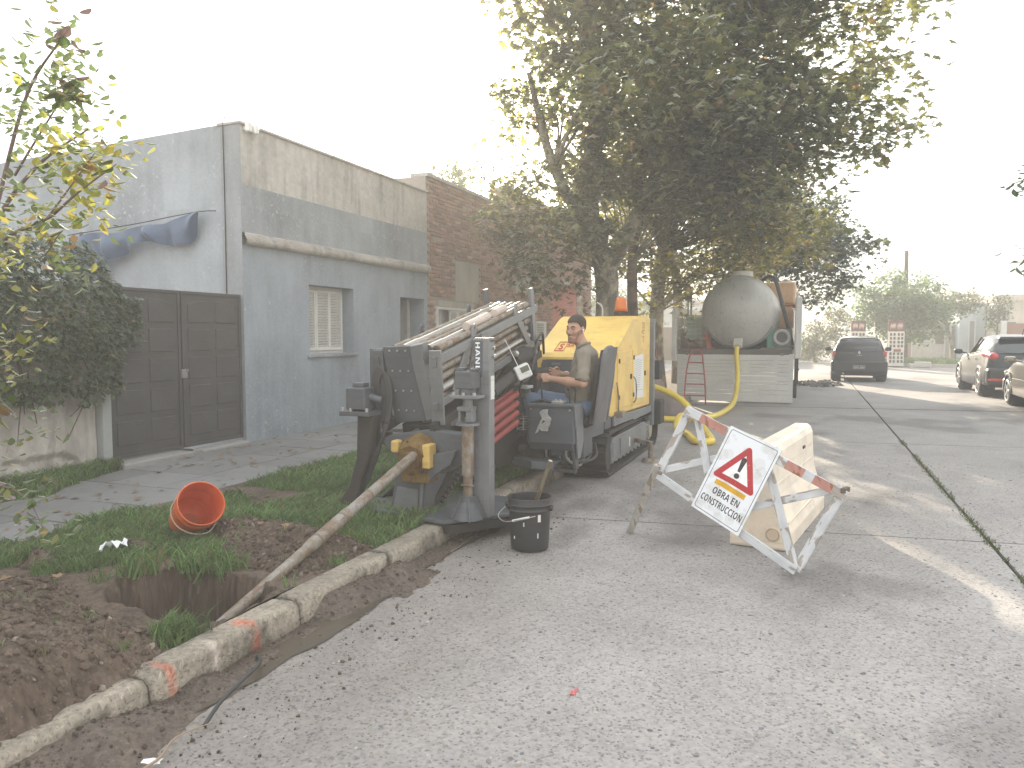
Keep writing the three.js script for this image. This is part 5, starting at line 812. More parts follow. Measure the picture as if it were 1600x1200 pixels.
  for (const [x, z, hh, ln] of [[-2.30, -6.80, 0.2, -0.02], [-2.02, -6.76, 0.13, -0.01], [-1.99, -6.8, 0.12, 0.01]]) { const lv = part('lever', [rod([x, 0.86, z], [x + ln, 0.86 + hh, z], 0.009, 0.008, 8)], mBlack, cs); part('knob', [new THREE.SphereGeometry(0.019, 12, 8).scale(1, 1.3, 1).translate(x + ln, 0.87 + hh, z)], mBlack, lv); }
  part('switch_block', [box(-2.17, -2.06, 0.866, 0.89, -6.66, -6.78, 0.004), rod([-2.14, 0.885, -6.7], [-2.14, 0.905, -6.7], 0.012, 0.012, 8), rod([-2.1, 0.885, -6.7], [-2.1, 0.905, -6.7], 0.012, 0.012, 8)], mSteel, cs, { kind: 'stuff' });
  for (let k = 0; k < 5; k++) part('cable', [tube([[-2.37 + k * 0.02, 0.872, -6.64 - k * 0.015], [-2.28, 0.895, -6.68 - k * 0.015], [-2.2, 0.88, -6.66 - k * 0.02], [-2.12, 0.875, -6.72]], 0.007, 20)], mHose, cs);
  P('wire_basket', [0, 1, 2].map((k) => tube([[-2.4, 0.62 + k * 0.05, -6.65], [-2.5, 0.62 + k * 0.05, -6.65], [-2.5, 0.62 + k * 0.05, -6.82], [-2.4, 0.62 + k * 0.05, -6.82]], 0.004, 12)).concat([[-2.5, -6.65], [-2.5, -6.82], [-2.44, -6.65]].map(([x, z]) => rod([x, 0.61, z], [x, 0.73, z], 0.004))), mSteel, { kind: 'stuff' });
  { const r = rngOf(441); for (let k = 0; k < 9; k++) { const x = -2.26 + k * 0.035; P('hose', [tube([[x, 0.5, -6.78], [x + 0.03 * (r() - 0.5), 0.36, -6.74 - 0.06 * r()], [x + 0.08 * r(), 0.27 + 0.05 * r(), -6.9], [x + 0.1 * r(), 0.32, -7.2], [x, 0.4, -7.5]], 0.012, 30)], k % 3 ? mHose : mSteel); } }
  P('console_arm', [bar([-2.15, 0.42, -6.75], [-2.15, 0.34, -7.3], 0.1, 0.08), bar([-1.97, 0.46, -6.72], [-1.96, 0.26, -6.76], 0.03, 0.06), bar([-2.2, 0.24, -6.8], [-1.96, 0.235, -6.76], 0.03, 0.03)], mGrey, { kind: 'stuff' });
  P('rubber_boot', [new THREE.LatheGeometry([[0.06, 0.16], [0.075, 0.13], [0.07, 0.11], [0.095, 0.07], [0.09, 0.05], [0.115, 0]].map((p) => new THREE.Vector2(...p)), 18).translate(-2.38, 0.35, -6.85)], mRubber);
  P('foot_plate', [polyY([[-2.52, -6.62], [-2.3, -6.52], [-2.12, -6.6], [-2.1, -7.2], [-2.5, -7.2]], 0.315, 0.345, 0.004), bar([-2.52, 0.33, -6.6], [-2.3, 0.32, -6.5], 0.02, 0.07), bar([-2.3, 0.32, -6.5], [-2.12, 0.3, -6.58], 0.02, 0.07)], mGrey);
  const tray = P('control_post', [polyX([[-7.0, 0.75], [-7.0, 0.96], [-7.08, 0.97], [-7.08, 0.6], [-7.02, 0.6]], -2.64, -2.53, 0.006), box(-2.65, -2.52, 0.6, 0.96, -7.02, -7.1, 0.01)], mGrey); part('tray_top', [box(-2.69, -2.505, 0.97, 1.0, -6.96, -7.12, 0.008)], mWhite, tray);
  const rc = P('display_box', [bxc(0.135, 0.125, 0.09, 0.016).rotateZ(0.42).rotateY(0.5).translate(-2.315, 1.172, -6.3)], mWhite); part('screen', [bxc(0.075, 0.05, 0.012, 0.003).translate(0.02, 0.02, 0.045).rotateZ(0.42).rotateY(0.5).translate(-2.315, 1.172, -6.3)], mat([0.12, 0.13, 0.1], { roughness: 0.15 }), rc);
  part('antenna', [rod([-2.36, 1.22, -6.3], [-2.49, 1.45, -6.32], 0.004, 0.003, 6)], mWhite, rc);
  P('display_arm', [tube([[-2.33, 1.12, -6.34], [-2.42, 0.98, -6.5], [-2.48, 0.9, -6.8]], 0.01, 16)], mBlack);
}
// the drill pipe in the chuck, running down into the pit
{
  const t = thing('drill_pipe', 'long muddy steel drill pipe slanting from the chuck down into the pit', 'drill pipe', [-2.7, 0.3, -4]);
  const L = (k) => [mix(-2.815, -2.655, k), mix(-0.10, 0.655, k), mix(-2.78, -5.06, k)];
  part('pipe', [rod(L(0), L(0.42), 0.033, 0.033, 20), rod(L(0.42), L(0.445), 0.033, 0.041, 20), rod(L(0.445), L(0.60), 0.041, 0.041, 20), rod(L(0.60), L(0.615), 0.041, 0.036, 20), rod(L(0.615), L(1), 0.036, 0.036, 20)], mRust, t);
  for (const k of [0.47, 0.5, 0.575, 0.7, 0.85]) part('collar', [rod(L(k), L(k + 0.006), k < 0.6 ? 0.0425 : 0.0375, k < 0.6 ? 0.0425 : 0.0375, 20)], mat([0.16, 0.13, 0.1], { roughness: 0.9 }), t);
}
// ---------- the operator ----------
const cap = (p, a, b, r1, r2) => { const ax = b[0] - a[0], ay = b[1] - a[1], az = b[2] - a[2], px = p[0] - a[0], py = p[1] - a[1], pz = p[2] - a[2], t = clamp((px * ax + py * ay + pz * az) / (ax * ax + ay * ay + az * az)); return Math.hypot(px - ax * t, py - ay * t, pz - az * t) - mix(r1, r2, t); };
const ell = (p, c, r) => { const x = (p[0] - c[0]) / r[0], y = (p[1] - c[1]) / r[1], z = (p[2] - c[2]) / r[2]; return (Math.sqrt(x * x + y * y + z * z) - 1) * Math.min(r[0], r[1], r[2]); };
const smin = (a, b, k) => { const h = Math.max(k - Math.abs(a - b), 0) / k; return Math.min(a, b) - h * h * k * 0.25; };
function sdfGeo(fn, lo, size, cell) {
  const res = Math.ceil(size / cell) + 4, mc = new MarchingCubes(res, new THREE.MeshBasicMaterial(), false, false, 400000), step = size / (res - 4); mc.isolation = 0;
  const f = mc.field; for (let k = 0; k < res; k++) for (let j = 0; j < res; j++) for (let i = 0; i < res; i++) f[i + j * res + k * res * res] = -fn([lo[0] + (i - 2) * step, lo[1] + (j - 2) * step, lo[2] + (k - 2) * step]);
  mc.update();
  const n = mc.count ?? mc.geometry.drawRange.count, h = res / 2, P = new Float32Array(n * 3), N = new Float32Array(n * 3);
  for (let i = 0; i < n; i++) for (let k = 0; k < 3; k++) { P[i * 3 + k] = lo[k] + (mc.positionArray[i * 3 + k] * h + h - 2) * step; N[i * 3 + k] = mc.normalArray[i * 3 + k]; }
  const g = new THREE.BufferGeometry(); g.setAttribute('position', new THREE.BufferAttribute(P, 3)); g.setAttribute('normal', new THREE.BufferAttribute(N, 3)); return g;
}
{
  const man = thing('person', 'man in a khaki shirt and blue jeans seated at the rig, hands on the lever, looking towards the camera', 'person', [-2.03, 0.72, -7.13]);
  man.userData.label = 'man in khaki shirt and blue jeans seated at the rig with hands on lever';
  const mSkin = mat([0.43, 0.245, 0.165], { roughness: 0.6, bumpMap: BM.fine, bumpScale: 0.0006 }), mShirt = mat([0.26, 0.23, 0.185], { phys: true, map: T.tone, bumpMap: BM.fine, bumpScale: 0.003, roughness: 1, sheen: 0.3, sheenRoughness: 0.8 }), mJean = mat([0.16, 0.225, 0.33], { map: T.tone, bumpMap: BM.fine, bumpScale: 0.003, roughness: 1 }), mHair = mat([0.045, 0.031, 0.024], { roughness: 0.9, bumpMap: BM.fine, bumpScale: 0.003 });
  // head, in its own axes: s to his left, u up, f forward
  const HC = [-2.07, 1.545, -7.11], f = V(-0.38, -0.08, 0.92).normalize(), up = V(0.03, 1, 0.06), s = up.clone().cross(f).normalize(), u = f.clone().cross(s).normalize();
  const toL = (p) => { const x = p[0] - HC[0], y = p[1] - HC[1], z = p[2] - HC[2]; return [x * s.x + y * s.y + z * s.z, x * u.x + y * u.y + z * u.z, x * f.x + y * f.y + z * f.z]; };
  const toW = (q) => [HC[0] + s.x * q[0] + u.x * q[1] + f.x * q[2], HC[1] + s.y * q[0] + u.y * q[1] + f.y * q[2], HC[2] + s.z * q[0] + u.z * q[1] + f.z * q[2]];
  const headL = (q) => {
    const m = [Math.abs(q[0]), q[1], q[2]];
    let d = ell(q, [0, 0.036, -0.014], [0.074, 0.09, 0.096]); d = smin(d, ell(q, [0, -0.035, 0.026], [0.06, 0.088, 0.064]), 0.04);
    d = smin(d, cap(m, [0.054, -0.055, 0.0], [0.017, -0.105, 0.062], 0.022, 0.021), 0.03); d = smin(d, cap(q, [-0.014, -0.108, 0.066], [0.014, -0.108, 0.066], 0.018, 0.018), 0.02);
    d = smin(d, cap(m, [0.012, 0.026, 0.084], [0.048, 0.028, 0.064], 0.011, 0.010), 0.018); d = smin(d, ell(m, [0.044, -0.02, 0.055], [0.024, 0.024, 0.026]), 0.03);
    const eye = Math.hypot(m[0] - 0.031, (m[1] - 0.011) * 1.2, m[2] - 0.098) - 0.017; d = -smin(-d, eye, 0.016);
    d = smin(d, cap(q, [0, 0.018, 0.086], [0, -0.026, 0.113], 0.008, 0.0125), 0.016); d = smin(d, cap(m, [0.0, -0.032, 0.1], [0.014, -0.031, 0.092], 0.008, 0.008), 0.01);
    d = smin(d, cap(m, [0, -0.061, 0.093], [0.021, -0.064, 0.082], 0.0075, 0.004), 0.008); d = smin(d, cap(m, [0, -0.074, 0.091], [0.018, -0.073, 0.081], 0.008, 0.004), 0.008); d = -smin(-d, cap(m, [0, -0.0675, 0.104], [0.022, -0.068, 0.092], 0.0022, 0.0018), 0.004);
    d = smin(d, ell(m, [0.077, 0.0, -0.008], [0.011, 0.031, 0.02]), 0.008); d = -smin(-d, ell(m, [0.088, 0.002, -0.004], [0.008, 0.018, 0.01]), 0.006);
    return d;
  };
  const neckA = [-2.045, 1.46, -7.125], neckB = [-1.985, 1.33, -7.135], sk = (p) => { let d = headL(toL(p)); d = smin(d, cap(p, neckA, neckB, 0.056, 0.066), 0.03); return d; };
  // arms and hands
  const eL = [-1.935, 1.045, -6.86], wL = [-2.235, 1.075, -6.90], eR = [-1.99, 1.05, -7.36], wR = [-2.21, 1.115, -7.10];
  const trunk = (p) => { let d = ell(p, [-1.99, 1.14, -7.13], [0.10, 0.19, 0.15]); d = smin(d, ell(p, [-2.03, 0.92, -7.13], [0.11, 0.17, 0.145]), 0.08); d = smin(d, cap(p, [-1.95, 1.29, -6.98], eL, 0.042, 0.042), 0.03); d = smin(d, cap(p, [-1.97, 1.29, -7.29], eR, 0.042, 0.042), 0.03); d = smin(d, cap(p, neckB, [-1.98, 1.2, -7.13], 0.06, 0.08), 0.03); d = smin(d, cap(p, [-1.98, 0.8, -7.05], [-2.45, 0.85, -7.0], 0.06, 0.045), 0.02); d = smin(d, cap(p, [-1.98, 0.8, -7.22], [-2.45, 0.86, -7.27], 0.06, 0.045), 0.02); d = smin(d, cap(p, eL, [-2.08, 1.055, -6.88], 0.046, 0.044), 0.02); d = smin(d, cap(p, [-2.08, 1.055, -6.88], wL, 0.044, 0.029), 0.02); d = smin(d, cap(p, eR, wR, 0.044, 0.028), 0.02); return smin(d, cap(p, wL, [-2.255, 1.078, -6.895], 0.028, 0.028), 0.01); };
  const geos = [sdfGeo(sk, [HC[0] - 0.17, HC[1] - 0.23, HC[2] - 0.17], 0.36, 0.0036), sdfGeo(trunk, [-2.56, 0.72, -7.56], 0.78, 0.0105)];
  function hand(w, dir, side, grip, curl) {       // palm from the wrist w along dir; side points to the thumb; fingers curl towards grip
    const D = V(...dir).normalize(), S = V(...side).sub(D.clone().multiplyScalar(D.dot(V(...side)))).normalize(), G = V(...grip).sub(D.clone().multiplyScalar(D.dot(V(...grip)))).sub(S.clone().multiplyScalar(S.dot(V(...grip)))).normalize(), W = V(...w);
    const at = (a, b, c) => W.clone().addScaledVector(D, a).addScaledVector(S, b).addScaledVector(G, c).toArray(), B = [];
    B.push([at(0, 0, 0), at(0.03, 0, 0), 0.026, 0.026], [at(0.03, -0.022, 0), at(0.085, -0.03, 0.002), 0.016, 0.0145], [at(0.03, 0.0, 0), at(0.092, -0.008, 0), 0.017, 0.0145], [at(0.03, 0.018, 0), at(0.09, 0.014, 0), 0.016, 0.0145], [at(0.03, 0.025, 0), at(0.086, 0.034, 0.002), 0.015, 0.0135]);
    const fingers = [];
    [[0.034, 0.086, 0.042, 0.026, 0.021, 0], [0.013, 0.092, 0.047, 0.029, 0.022, 0.1], [-0.009, 0.088, 0.043, 0.027, 0.021, 0.2], [-0.031, 0.082, 0.034, 0.021, 0.018, 0.3]].forEach(([b, a, l1, l2, l3, ex]) => {
      let p = [a, b, 0.0], an = 0; for (const [l, da, r1, r2] of [[l1, curl[0] + ex * 0.6, 0.0098, 0.0088], [l2, curl[1], 0.0088, 0.008], [l3, curl[2], 0.008, 0.0068]]) { an += da; const q = [p[0] + Math.cos(an) * l, p[1] + b * 0.06, p[2] + Math.sin(an) * l]; fingers.push([at(...p), at(...q), r1, r2]); p = q; }
    });
    const thumb = [[at(0.025, 0.026, 0.004), at(0.05, 0.05, 0.018), 0.0125, 0.011], [at(0.05, 0.05, 0.018), at(0.075, 0.054, 0.034), 0.0105, 0.0095], [at(0.075, 0.054, 0.034), at(0.092, 0.046, 0.046), 0.0095, 0.0075]];
    const lo = at(0.07, 0, 0.02).map((v) => v - 0.115);
    return sdfGeo((p) => { let d = 9; for (const b of B) d = smin(d, cap(p, ...b), 0.014); for (const b of fingers) d = smin(d, cap(p, ...b), 0.0045); for (const b of thumb) d = smin(d, cap(p, ...b), 0.006); return d; }, lo, 0.23, 0.0032);
  }
  geos.push(hand([-2.25, 1.078, -6.895], [-1, 0.12, 0.25], [0.2, 0.85, -0.45], [-0.15, -0.9, 0.3], [0.5, 0.85, 0.6]), hand([-2.215, 1.117, -7.09], [-0.8, 0.18, 0.75], [-0.2, 0.9, 0.2], [0.1, -0.9, 0.15], [0.35, 0.7, 0.5]));
  part('body', geos, mSkin, man);
  const hl = (q) => mix(mix(-0.045, 0.02, sstep(-0.08, -0.015, q[2])), 0.074, sstep(0.01, 0.055, q[2]));
  part('hair', [sdfGeo((p) => { const q = toL(p), d = ell(q, [0, 0.036, -0.014], [0.074, 0.09, 0.096]), b = smin(d, headL(q), 0.01), th = 0.003 + 0.008 * sstep(0.03, 0.10, q[1]); const ear = 0.026 - Math.hypot(Math.abs(q[0]) - 0.08, (q[1]) * 0.75, q[2] + 0.004); return Math.max(b - th, hl(q) - q[1], ear); }, [HC[0] - 0.17, HC[1] - 0.17, HC[2] - 0.17], 0.34, 0.0034)], mHair, man);
  part('beard', [sdfGeo((p) => { const q = toL(p), m = Math.abs(q[0]), line = -0.078 + 0.03 * sstep(0.035, 0.066, m) + 0.05 * sstep(0.062, 0.075, m), mouth = 0.0125 - Math.hypot(m * 0.55, q[1] + 0.067), mou = Math.max(Math.abs(q[1] + 0.05) - 0.006, m - 0.028, 0.05 - q[2]); return Math.max(headL(q) - 0.0013, Math.min(Math.max(q[1] - line, mouth), mou), -0.005 - q[2], -0.122 - q[1]); }, [HC[0] - 0.17, HC[1] - 0.17, HC[2] - 0.17], 0.34, 0.0034)], mat([0.27, 0.155, 0.11], { roughness: 0.9, bumpMap: BM.fine, bumpScale: 0.002 }), man);
  const cw = (a, b, r1, r2) => rod(toW(a), toW(b), r1, r2, 8);
  for (const k of [-1, 1]) {
    const e = part('eye', [new THREE.SphereGeometry(0.0118, 14, 10).translate(...toW([0.031 * k, 0.0105, 0.0805]))], mat([0.26, 0.2, 0.18], { roughness: 0.4 }), man); part('iris', [new THREE.SphereGeometry(0.0062, 12, 8).translate(...toW([0.0318 * k, 0.0105, 0.0868]))], mat([0.02, 0.013, 0.01], { roughness: 0.2 }), e);
    part('eyebrow', [tube([toW([0.014 * k, 0.030, 0.098]), toW([0.032 * k, 0.036, 0.088]), toW([0.05 * k, 0.029, 0.073])], 0.0045, 10, 6)], mHair, man);
    part('eyelid', [tube([toW([0.019 * k, 0.0155, 0.0885]), toW([0.031 * k, 0.0195, 0.0895]), toW([0.044 * k, 0.0135, 0.0815])], 0.0034, 10, 6)], mSkin, man);
  }
  part('lips', [tube([toW([-0.021, -0.069, 0.086]), toW([0, -0.068, 0.0975]), toW([0.021, -0.069, 0.086])], 0.0035, 10, 6)], mat([0.33, 0.15, 0.11], { roughness: 0.6 }), man);
  part('earbud', [new THREE.SphereGeometry(0.0095, 12, 8).translate(...toW([0.087, -0.004, -0.002])), rod(toW([0.089, -0.008, 0.001]), toW([0.088, -0.03, 0.006]), 0.003)], mat([0.85, 0.85, 0.86], { roughness: 0.3 }), man);
  const wr = (p, a) => a * (Math.sin(p[1] * 48 + p[0] * 30 + 3 * Math.sin(p[2] * 22)) * 0.5 + Math.sin(p[0] * 41 - p[1] * 26 + p[2] * 35 + 2 * Math.sin(p[1] * 19)) * 0.5);
  const shirt = (p) => {
    let d = ell(p, [-1.985, 1.15, -7.13], [0.128, 0.21, 0.178]); d = smin(d, ell(p, [-2.035, 0.93, -7.13], [0.135, 0.18, 0.17]), 0.1); d = smin(d, cap(p, [-1.955, 1.302, -6.985], [-1.975, 1.302, -7.285], 0.066, 0.066), 0.06); d = smin(d, cap(p, [-2.0, 1.365, -7.13], [-1.98, 1.28, -7.13], 0.07, 0.11), 0.05);
    const near = cap(p, [-1.945, 1.295, -6.955], [-1.94, 1.085, -6.865], 0.068, 0.064), far = cap(p, [-1.97, 1.295, -7.31], [-1.99, 1.09, -7.35], 0.066, 0.06); d = smin(d, near, 0.035); d = smin(d, far, 0.035);
    d += wr(p, 0.0052); d = Math.max(d, -(cap(p, [-2.03, 1.47, -7.12], [-1.995, 1.34, -7.13], 0.066, 0.062))); d = Math.max(d, -cap(p, [-1.938, 1.06, -6.862], [-1.99, 1.01, -6.84], 0.052, 0.06)); return d;
  };
  const sh = part('shirt', [sdfGeo(shirt, [-2.24, 0.75, -7.5], 0.76, 0.0085)], mShirt, man);
  part('collar', [tube([[-2.045, 1.37, -7.06], [-1.99, 1.405, -7.055], [-1.945, 1.415, -7.13], [-1.99, 1.4, -7.205], [-2.05, 1.365, -7.19]], 0.015, 30, 8)], mShirt, sh);
  part('sleeve_cuff', [rod([-1.941, 1.105, -6.872], [-1.94, 1.075, -6.862], 0.069, 0.067, 24, true)], mShirt, sh);
  const jeans = (p) => { let d = ell(p, [-2.0, 0.80, -7.13], [0.145, 0.1, 0.18]); for (const [h, k, a] of [[[-2.02, 0.795, -7.05], [-2.49, 0.865, -7.0], [-2.47, 0.47, -6.99]], [[-2.02, 0.795, -7.22], [-2.49, 0.875, -7.28], [-2.47, 0.47, -7.29]]]) { d = smin(d, cap(p, h, k, 0.092, 0.066), 0.04); d = smin(d, cap(p, k, a, 0.066, 0.055), 0.03); } return d + wr(p, 0.004); };
  part('jeans', [sdfGeo(jeans, [-2.62, 0.42, -7.5], 0.82, 0.0105)], mJean, man);
  const mBoot = mat([0.14, 0.125, 0.11], { map: T.grime, roughness: 0.9 });
  for (const z of [-6.99, -7.29]) part('boot', [sdfGeo((p) => { let d = smin(cap(p, [-2.47, 0.50, z], [-2.465, 0.41, z], 0.05, 0.046), cap(p, [-2.455, 0.395, z], [-2.60, 0.385, z], 0.042, 0.036), 0.03); return Math.max(d, 0.347 - p[1]); }, [-2.68, 0.32, z - 0.15], 0.3, 0.007)], mBoot, man);
}
// ---------- barricade, barrier, buckets and litter ----------
const mBoard = mat([0.92, 0.95, 1.0], { map: T.wood, bumpMap: BM.wood, bumpScale: 0.003, roughness: 0.9 });
{
  const t = thing('barricade', 'tilted white wooden barricade with a red triangle warning sign, leaning by the plastic barrier', 'barricade', [-0.035, 0, -4.972]);
  const b = V(0.966, 0, 0.259), up = V(0.036, 0.99, -0.134), n = V(-0.256, 0.139, 0.957), O = V(-0.035, 0.012, -4.972), at = (u, v, w = 0) => O.clone().addScaledVector(b, u).addScaledVector(up, v).addScaledVector(n, w).toArray();
  function board(name, a, c, w, off, th = 0.022, m = mBoard, o) {
    const A = V(...at(a[0], a[1], off)), C = V(...at(c[0], c[1], off)), L = A.distanceTo(C), g = fin(bxc(w, th, L, 0.004)), p = g.attributes.position; g.userData.uv = true;
    const uv = g.attributes.uv; for (let i = 0; i < p.count; i++) uv.setXY(i, p.getX(i) + a[0] * 3, p.getZ(i) + a[1]);
    g.applyMatrix4(aim(A, C, n)); return part(name, [g], m, t, o);
  }
  const mPink = mat([0.72, 0.36, 0.30], { map: T.wood, bumpMap: BM.wood, bumpScale: 0.003, roughness: 0.9 });
  const TL = [-0.765, 0.975], TR = [0.235, 0.535], lerp = (k) => [mix(TL[0], TR[0], k), mix(TL[1], TR[1], k)];
  const rail = board('top_rail', lerp(-0.02), lerp(1.03), 0.06, 0.012);
  for (const [k0, k1] of [[0.09, 0.27], [0.67, 0.78], [0.84, 0.95]]) { const A = V(...at(...lerp(k0), 0.0243)), C = V(...at(...lerp(k1), 0.0243)), g = fin(bxc(0.058, 0.003, A.distanceTo(C), 0)); g.applyMatrix4(aim(A, C, n)); const me = part('faded_red_stripe', [g], mPink, rail); }
  board('bottom_rail', [-0.965, 0.52], [-0.0, 0.03], 0.055, 0.0);
  board('side_board', [-0.77, 0.99], [-0.97, 0.535], 0.058, -0.024);
  board('side_board', [0.235, 0.55], [-0.005, 0.03], 0.058, -0.024);
  board('diagonal_board', [-0.715, 0.94], [-0.555, 0.36], 0.05, -0.022);
  board('diagonal_board', [-0.93, 0.56], [-0.33, 0.745], 0.05, -0.046);
  board('diagonal_board', [-0.46, 0.33], [0.225, 0.57], 0.05, -0.046);
  board('diagonal_board', [-0.235, 0.7], [-0.015, 0.05], 0.052, -0.022);
  const P = (nm, g, m, o) => part(nm, g, m, t, o);
  P('back_leg', [bar([-0.945, 0.60, -5.27], [-1.225, 0.0, -5.68], 0.05, 0.026, 0.004, V(0.2, 0, 1))], mat([0.75, 0.72, 0.68], { map: T.wood, bumpMap: BM.wood, bumpScale: 0.003 }));
  P('bolt', [rod(at(-0.94, 0.535, 0.01), at(-0.94, 0.535, 0.035), 0.015, 0.012, 8)], mRust);
  P('cross_stub', [bar(at(0.235, 0.56, -0.16), at(0.25, 0.555, 0.03), 0.03, 0.03)], mat([0.2, 0.15, 0.11], { map: T.wood }));
  const sg = canvasTex(720, 1200, (c, w, h) => {
    c.fillStyle = '#e6e9ee'; c.fillRect(0, 0, w, h); c.strokeStyle = '#333842'; c.lineWidth = 7; c.beginPath(); c.roundRect(34, 34, w - 68, h - 68, 26); c.stroke();
    c.lineJoin = 'round'; c.strokeStyle = '#b7202c'; c.lineWidth = 74; c.beginPath(); c.moveTo(360, 190); c.lineTo(610, 650); c.lineTo(110, 650); c.closePath(); c.stroke();
    c.fillStyle = '#f0f1f2'; c.beginPath(); c.moveTo(360, 268); c.lineTo(546, 613); c.lineTo(174, 613); c.closePath(); c.fill();
    c.fillStyle = '#26272b'; c.beginPath(); c.moveTo(325, 330); c.bezierCurveTo(325, 290, 395, 290, 395, 330); c.lineTo(378, 500); c.lineTo(342, 500); c.closePath(); c.fill(); c.beginPath(); c.arc(360, 560, 36, 0, 7); c.fill();
    c.fillStyle = '#dca60f'; c.fillRect(140, 712, 440, 66);
    c.fillStyle = '#26272b'; c.textAlign = 'center'; c.textBaseline = 'alphabetic'; for (const [s, y, wd] of [['OBRA EN', 905, 400], ['CONSTRUCCION', 1045, 610]]) { c.save(); c.font = 'bold 118px sans-serif'; const m = c.measureText(s).width; c.translate(360, y); c.scale(wd / m, 1.05); c.fillText(s, 0, 0); c.restore(); }
    c.strokeStyle = 'rgba(240,240,240,0.8)'; c.lineWidth = 4; const r = rngOf(9); for (let i = 0; i < 16; i++) { const x = 110 + r() * 500, y = 200 + r() * 470; c.beginPath(); c.moveTo(x, y); c.lineTo(x + r() * 26 - 13, y + r() * 26 - 13); c.stroke(); }
    c.fillStyle = 'rgba(120,105,90,0.08)'; for (let i = 0; i < 60; i++) { c.beginPath(); c.arc(r() * w, r() * h, 10 + r() * 70, 0, 7); c.fill(); }
  });
  const c = [[-0.693, 0.344], [-0.362, 0.19], [-0.122, 0.765], [-0.458, 0.896]], sgn = part('sign', [quad(...c.map((q) => at(...q, 0.0335)))], mat([1, 1, 1], { map: sg, roughness: 0.35 }), t, { label: 'white sign reading OBRA EN CONSTRUCCION under a red warning triangle' });
  const bk = [...c.map((q) => at(...q, 0.032))], bk2 = c.map((q) => at(...q, 0.0275)); part('sign_back', [quad(...bk2), quad(bk[0], bk[1], bk2[1], bk2[0]), quad(bk[1], bk[2], bk2[2], bk2[1]), quad(bk[2], bk[3], bk2[3], bk2[2]), quad(bk[3], bk[0], bk2[0], bk2[3])], mSteel, sgn);
  for (const [k, l] of [[0, 3], [1, 2]]) for (const f of [0.07, 0.93]) part('screw', [rod(at(mix(c[k][0], c[l][0], f) + (k ? -0.02 : 0.02), mix(c[k][1], c[l][1], f), 0.033), at(mix(c[k][0], c[l][0], f) + (k ? -0.02 : 0.02), mix(c[k][1], c[l][1], f), 0.037), 0.005, 0.004, 8)], mSteel, sgn);
}
{
  const t = thing('plastic_barrier', 'cream white plastic road barrier behind the tilted barricade', 'barrier', [-0.2, 0, -6.4]);
  const prof = [[-0.2, 0], [-0.2, 0.1], [-0.185, 0.14], [-0.115, 0.36], [-0.105, 0.42], [-0.092, 0.66], [-0.075, 0.705], [-0.05, 0.725], [0.05, 0.725], [0.075, 0.705], [0.092, 0.66], [0.105, 0.42], [0.115, 0.36], [0.185, 0.14], [0.2, 0.1], [0.2, 0]];
  const s = new THREE.Shape(prof.map((p) => new THREE.Vector2(...p))), L = 1.62, g = new THREE.ExtrudeGeometry(s, { depth: L - 0.05, bevelEnabled: true, bevelThickness: 0.025, bevelSize: 0.025, bevelOffset: -0.025, bevelSegments: 3 }).translate(0, 0, 0.025 - L / 2), mp = mat([0.95, 0.84, 0.70], { phys: true, map: T.grime, roughness: 0.45, transmission: 0.12, thickness: 0, bumpMap: BM.fine, bumpScale: 0.002 });
  const ry = 0.165, W = (q) => place(q, -0.16, 0, -6.37, 0, -ry, 0);
  part('shell', [W(g)], mp, t);
  for (const z of [-0.35]) part('slot', [W(bxc(0.012, 0.024, 0.075, 0.004).translate(0.1005, 0.58, z + 0.02))], mat([0.1, 0.07, 0.06]), t);
  part('rib', [W(box(0.098, 0.106, 0.44, 0.455, -0.7, 0.7, 0.003)), W(box(0.172, 0.188, 0.17, 0.185, -0.7, 0.7, 0.003).translate(0, 0.0, 0))], mp, t, { kind: 'stuff' });
  part('drain_plug', [W(rod([0.1, 0.11, L / 2 - 0.004], [0.1, 0.11, L / 2 + 0.01], 0.042, 0.038, 20)), W(new THREE.TorusGeometry(0.046, 0.005, 6, 24).translate(0.1, 0.11, L / 2 + 0.002))], mat([0.66, 0.53, 0.4], { roughness: 0.6 }), t);
}
function bucket(name, label, m, pos, q, r0, r1, h, rim) {
  const t = thing(name, label, 'bucket', pos), lp = [[0.001, 0.004], [r0 - 0.012, 0.004], [r0, 0.012]]; for (let i = 1; i <= 6; i++) lp.push([mix(r0, r1, i / 6 * 0.74), i / 6 * h * 0.74]);
  for (const [k, e] of rim) lp.push([mix(r0, r1, k) + e, k * h]); lp.push([r1 + 0.004, h - 0.004], [r1 - 0.002, h], [r1 - 0.006, h - 0.004], [mix(r0, r1, 0.5) - 0.004, h * 0.5], [r0 - 0.006, 0.016], [0.001, 0.014]);
  const sh = part('shell', [new THREE.LatheGeometry(lp.map((p) => new THREE.Vector2(...p)), 40)], m, t); sh.geometry.translate(pos[0], pos[1], pos[2]); t.quaternion.copy(q); return t;
}
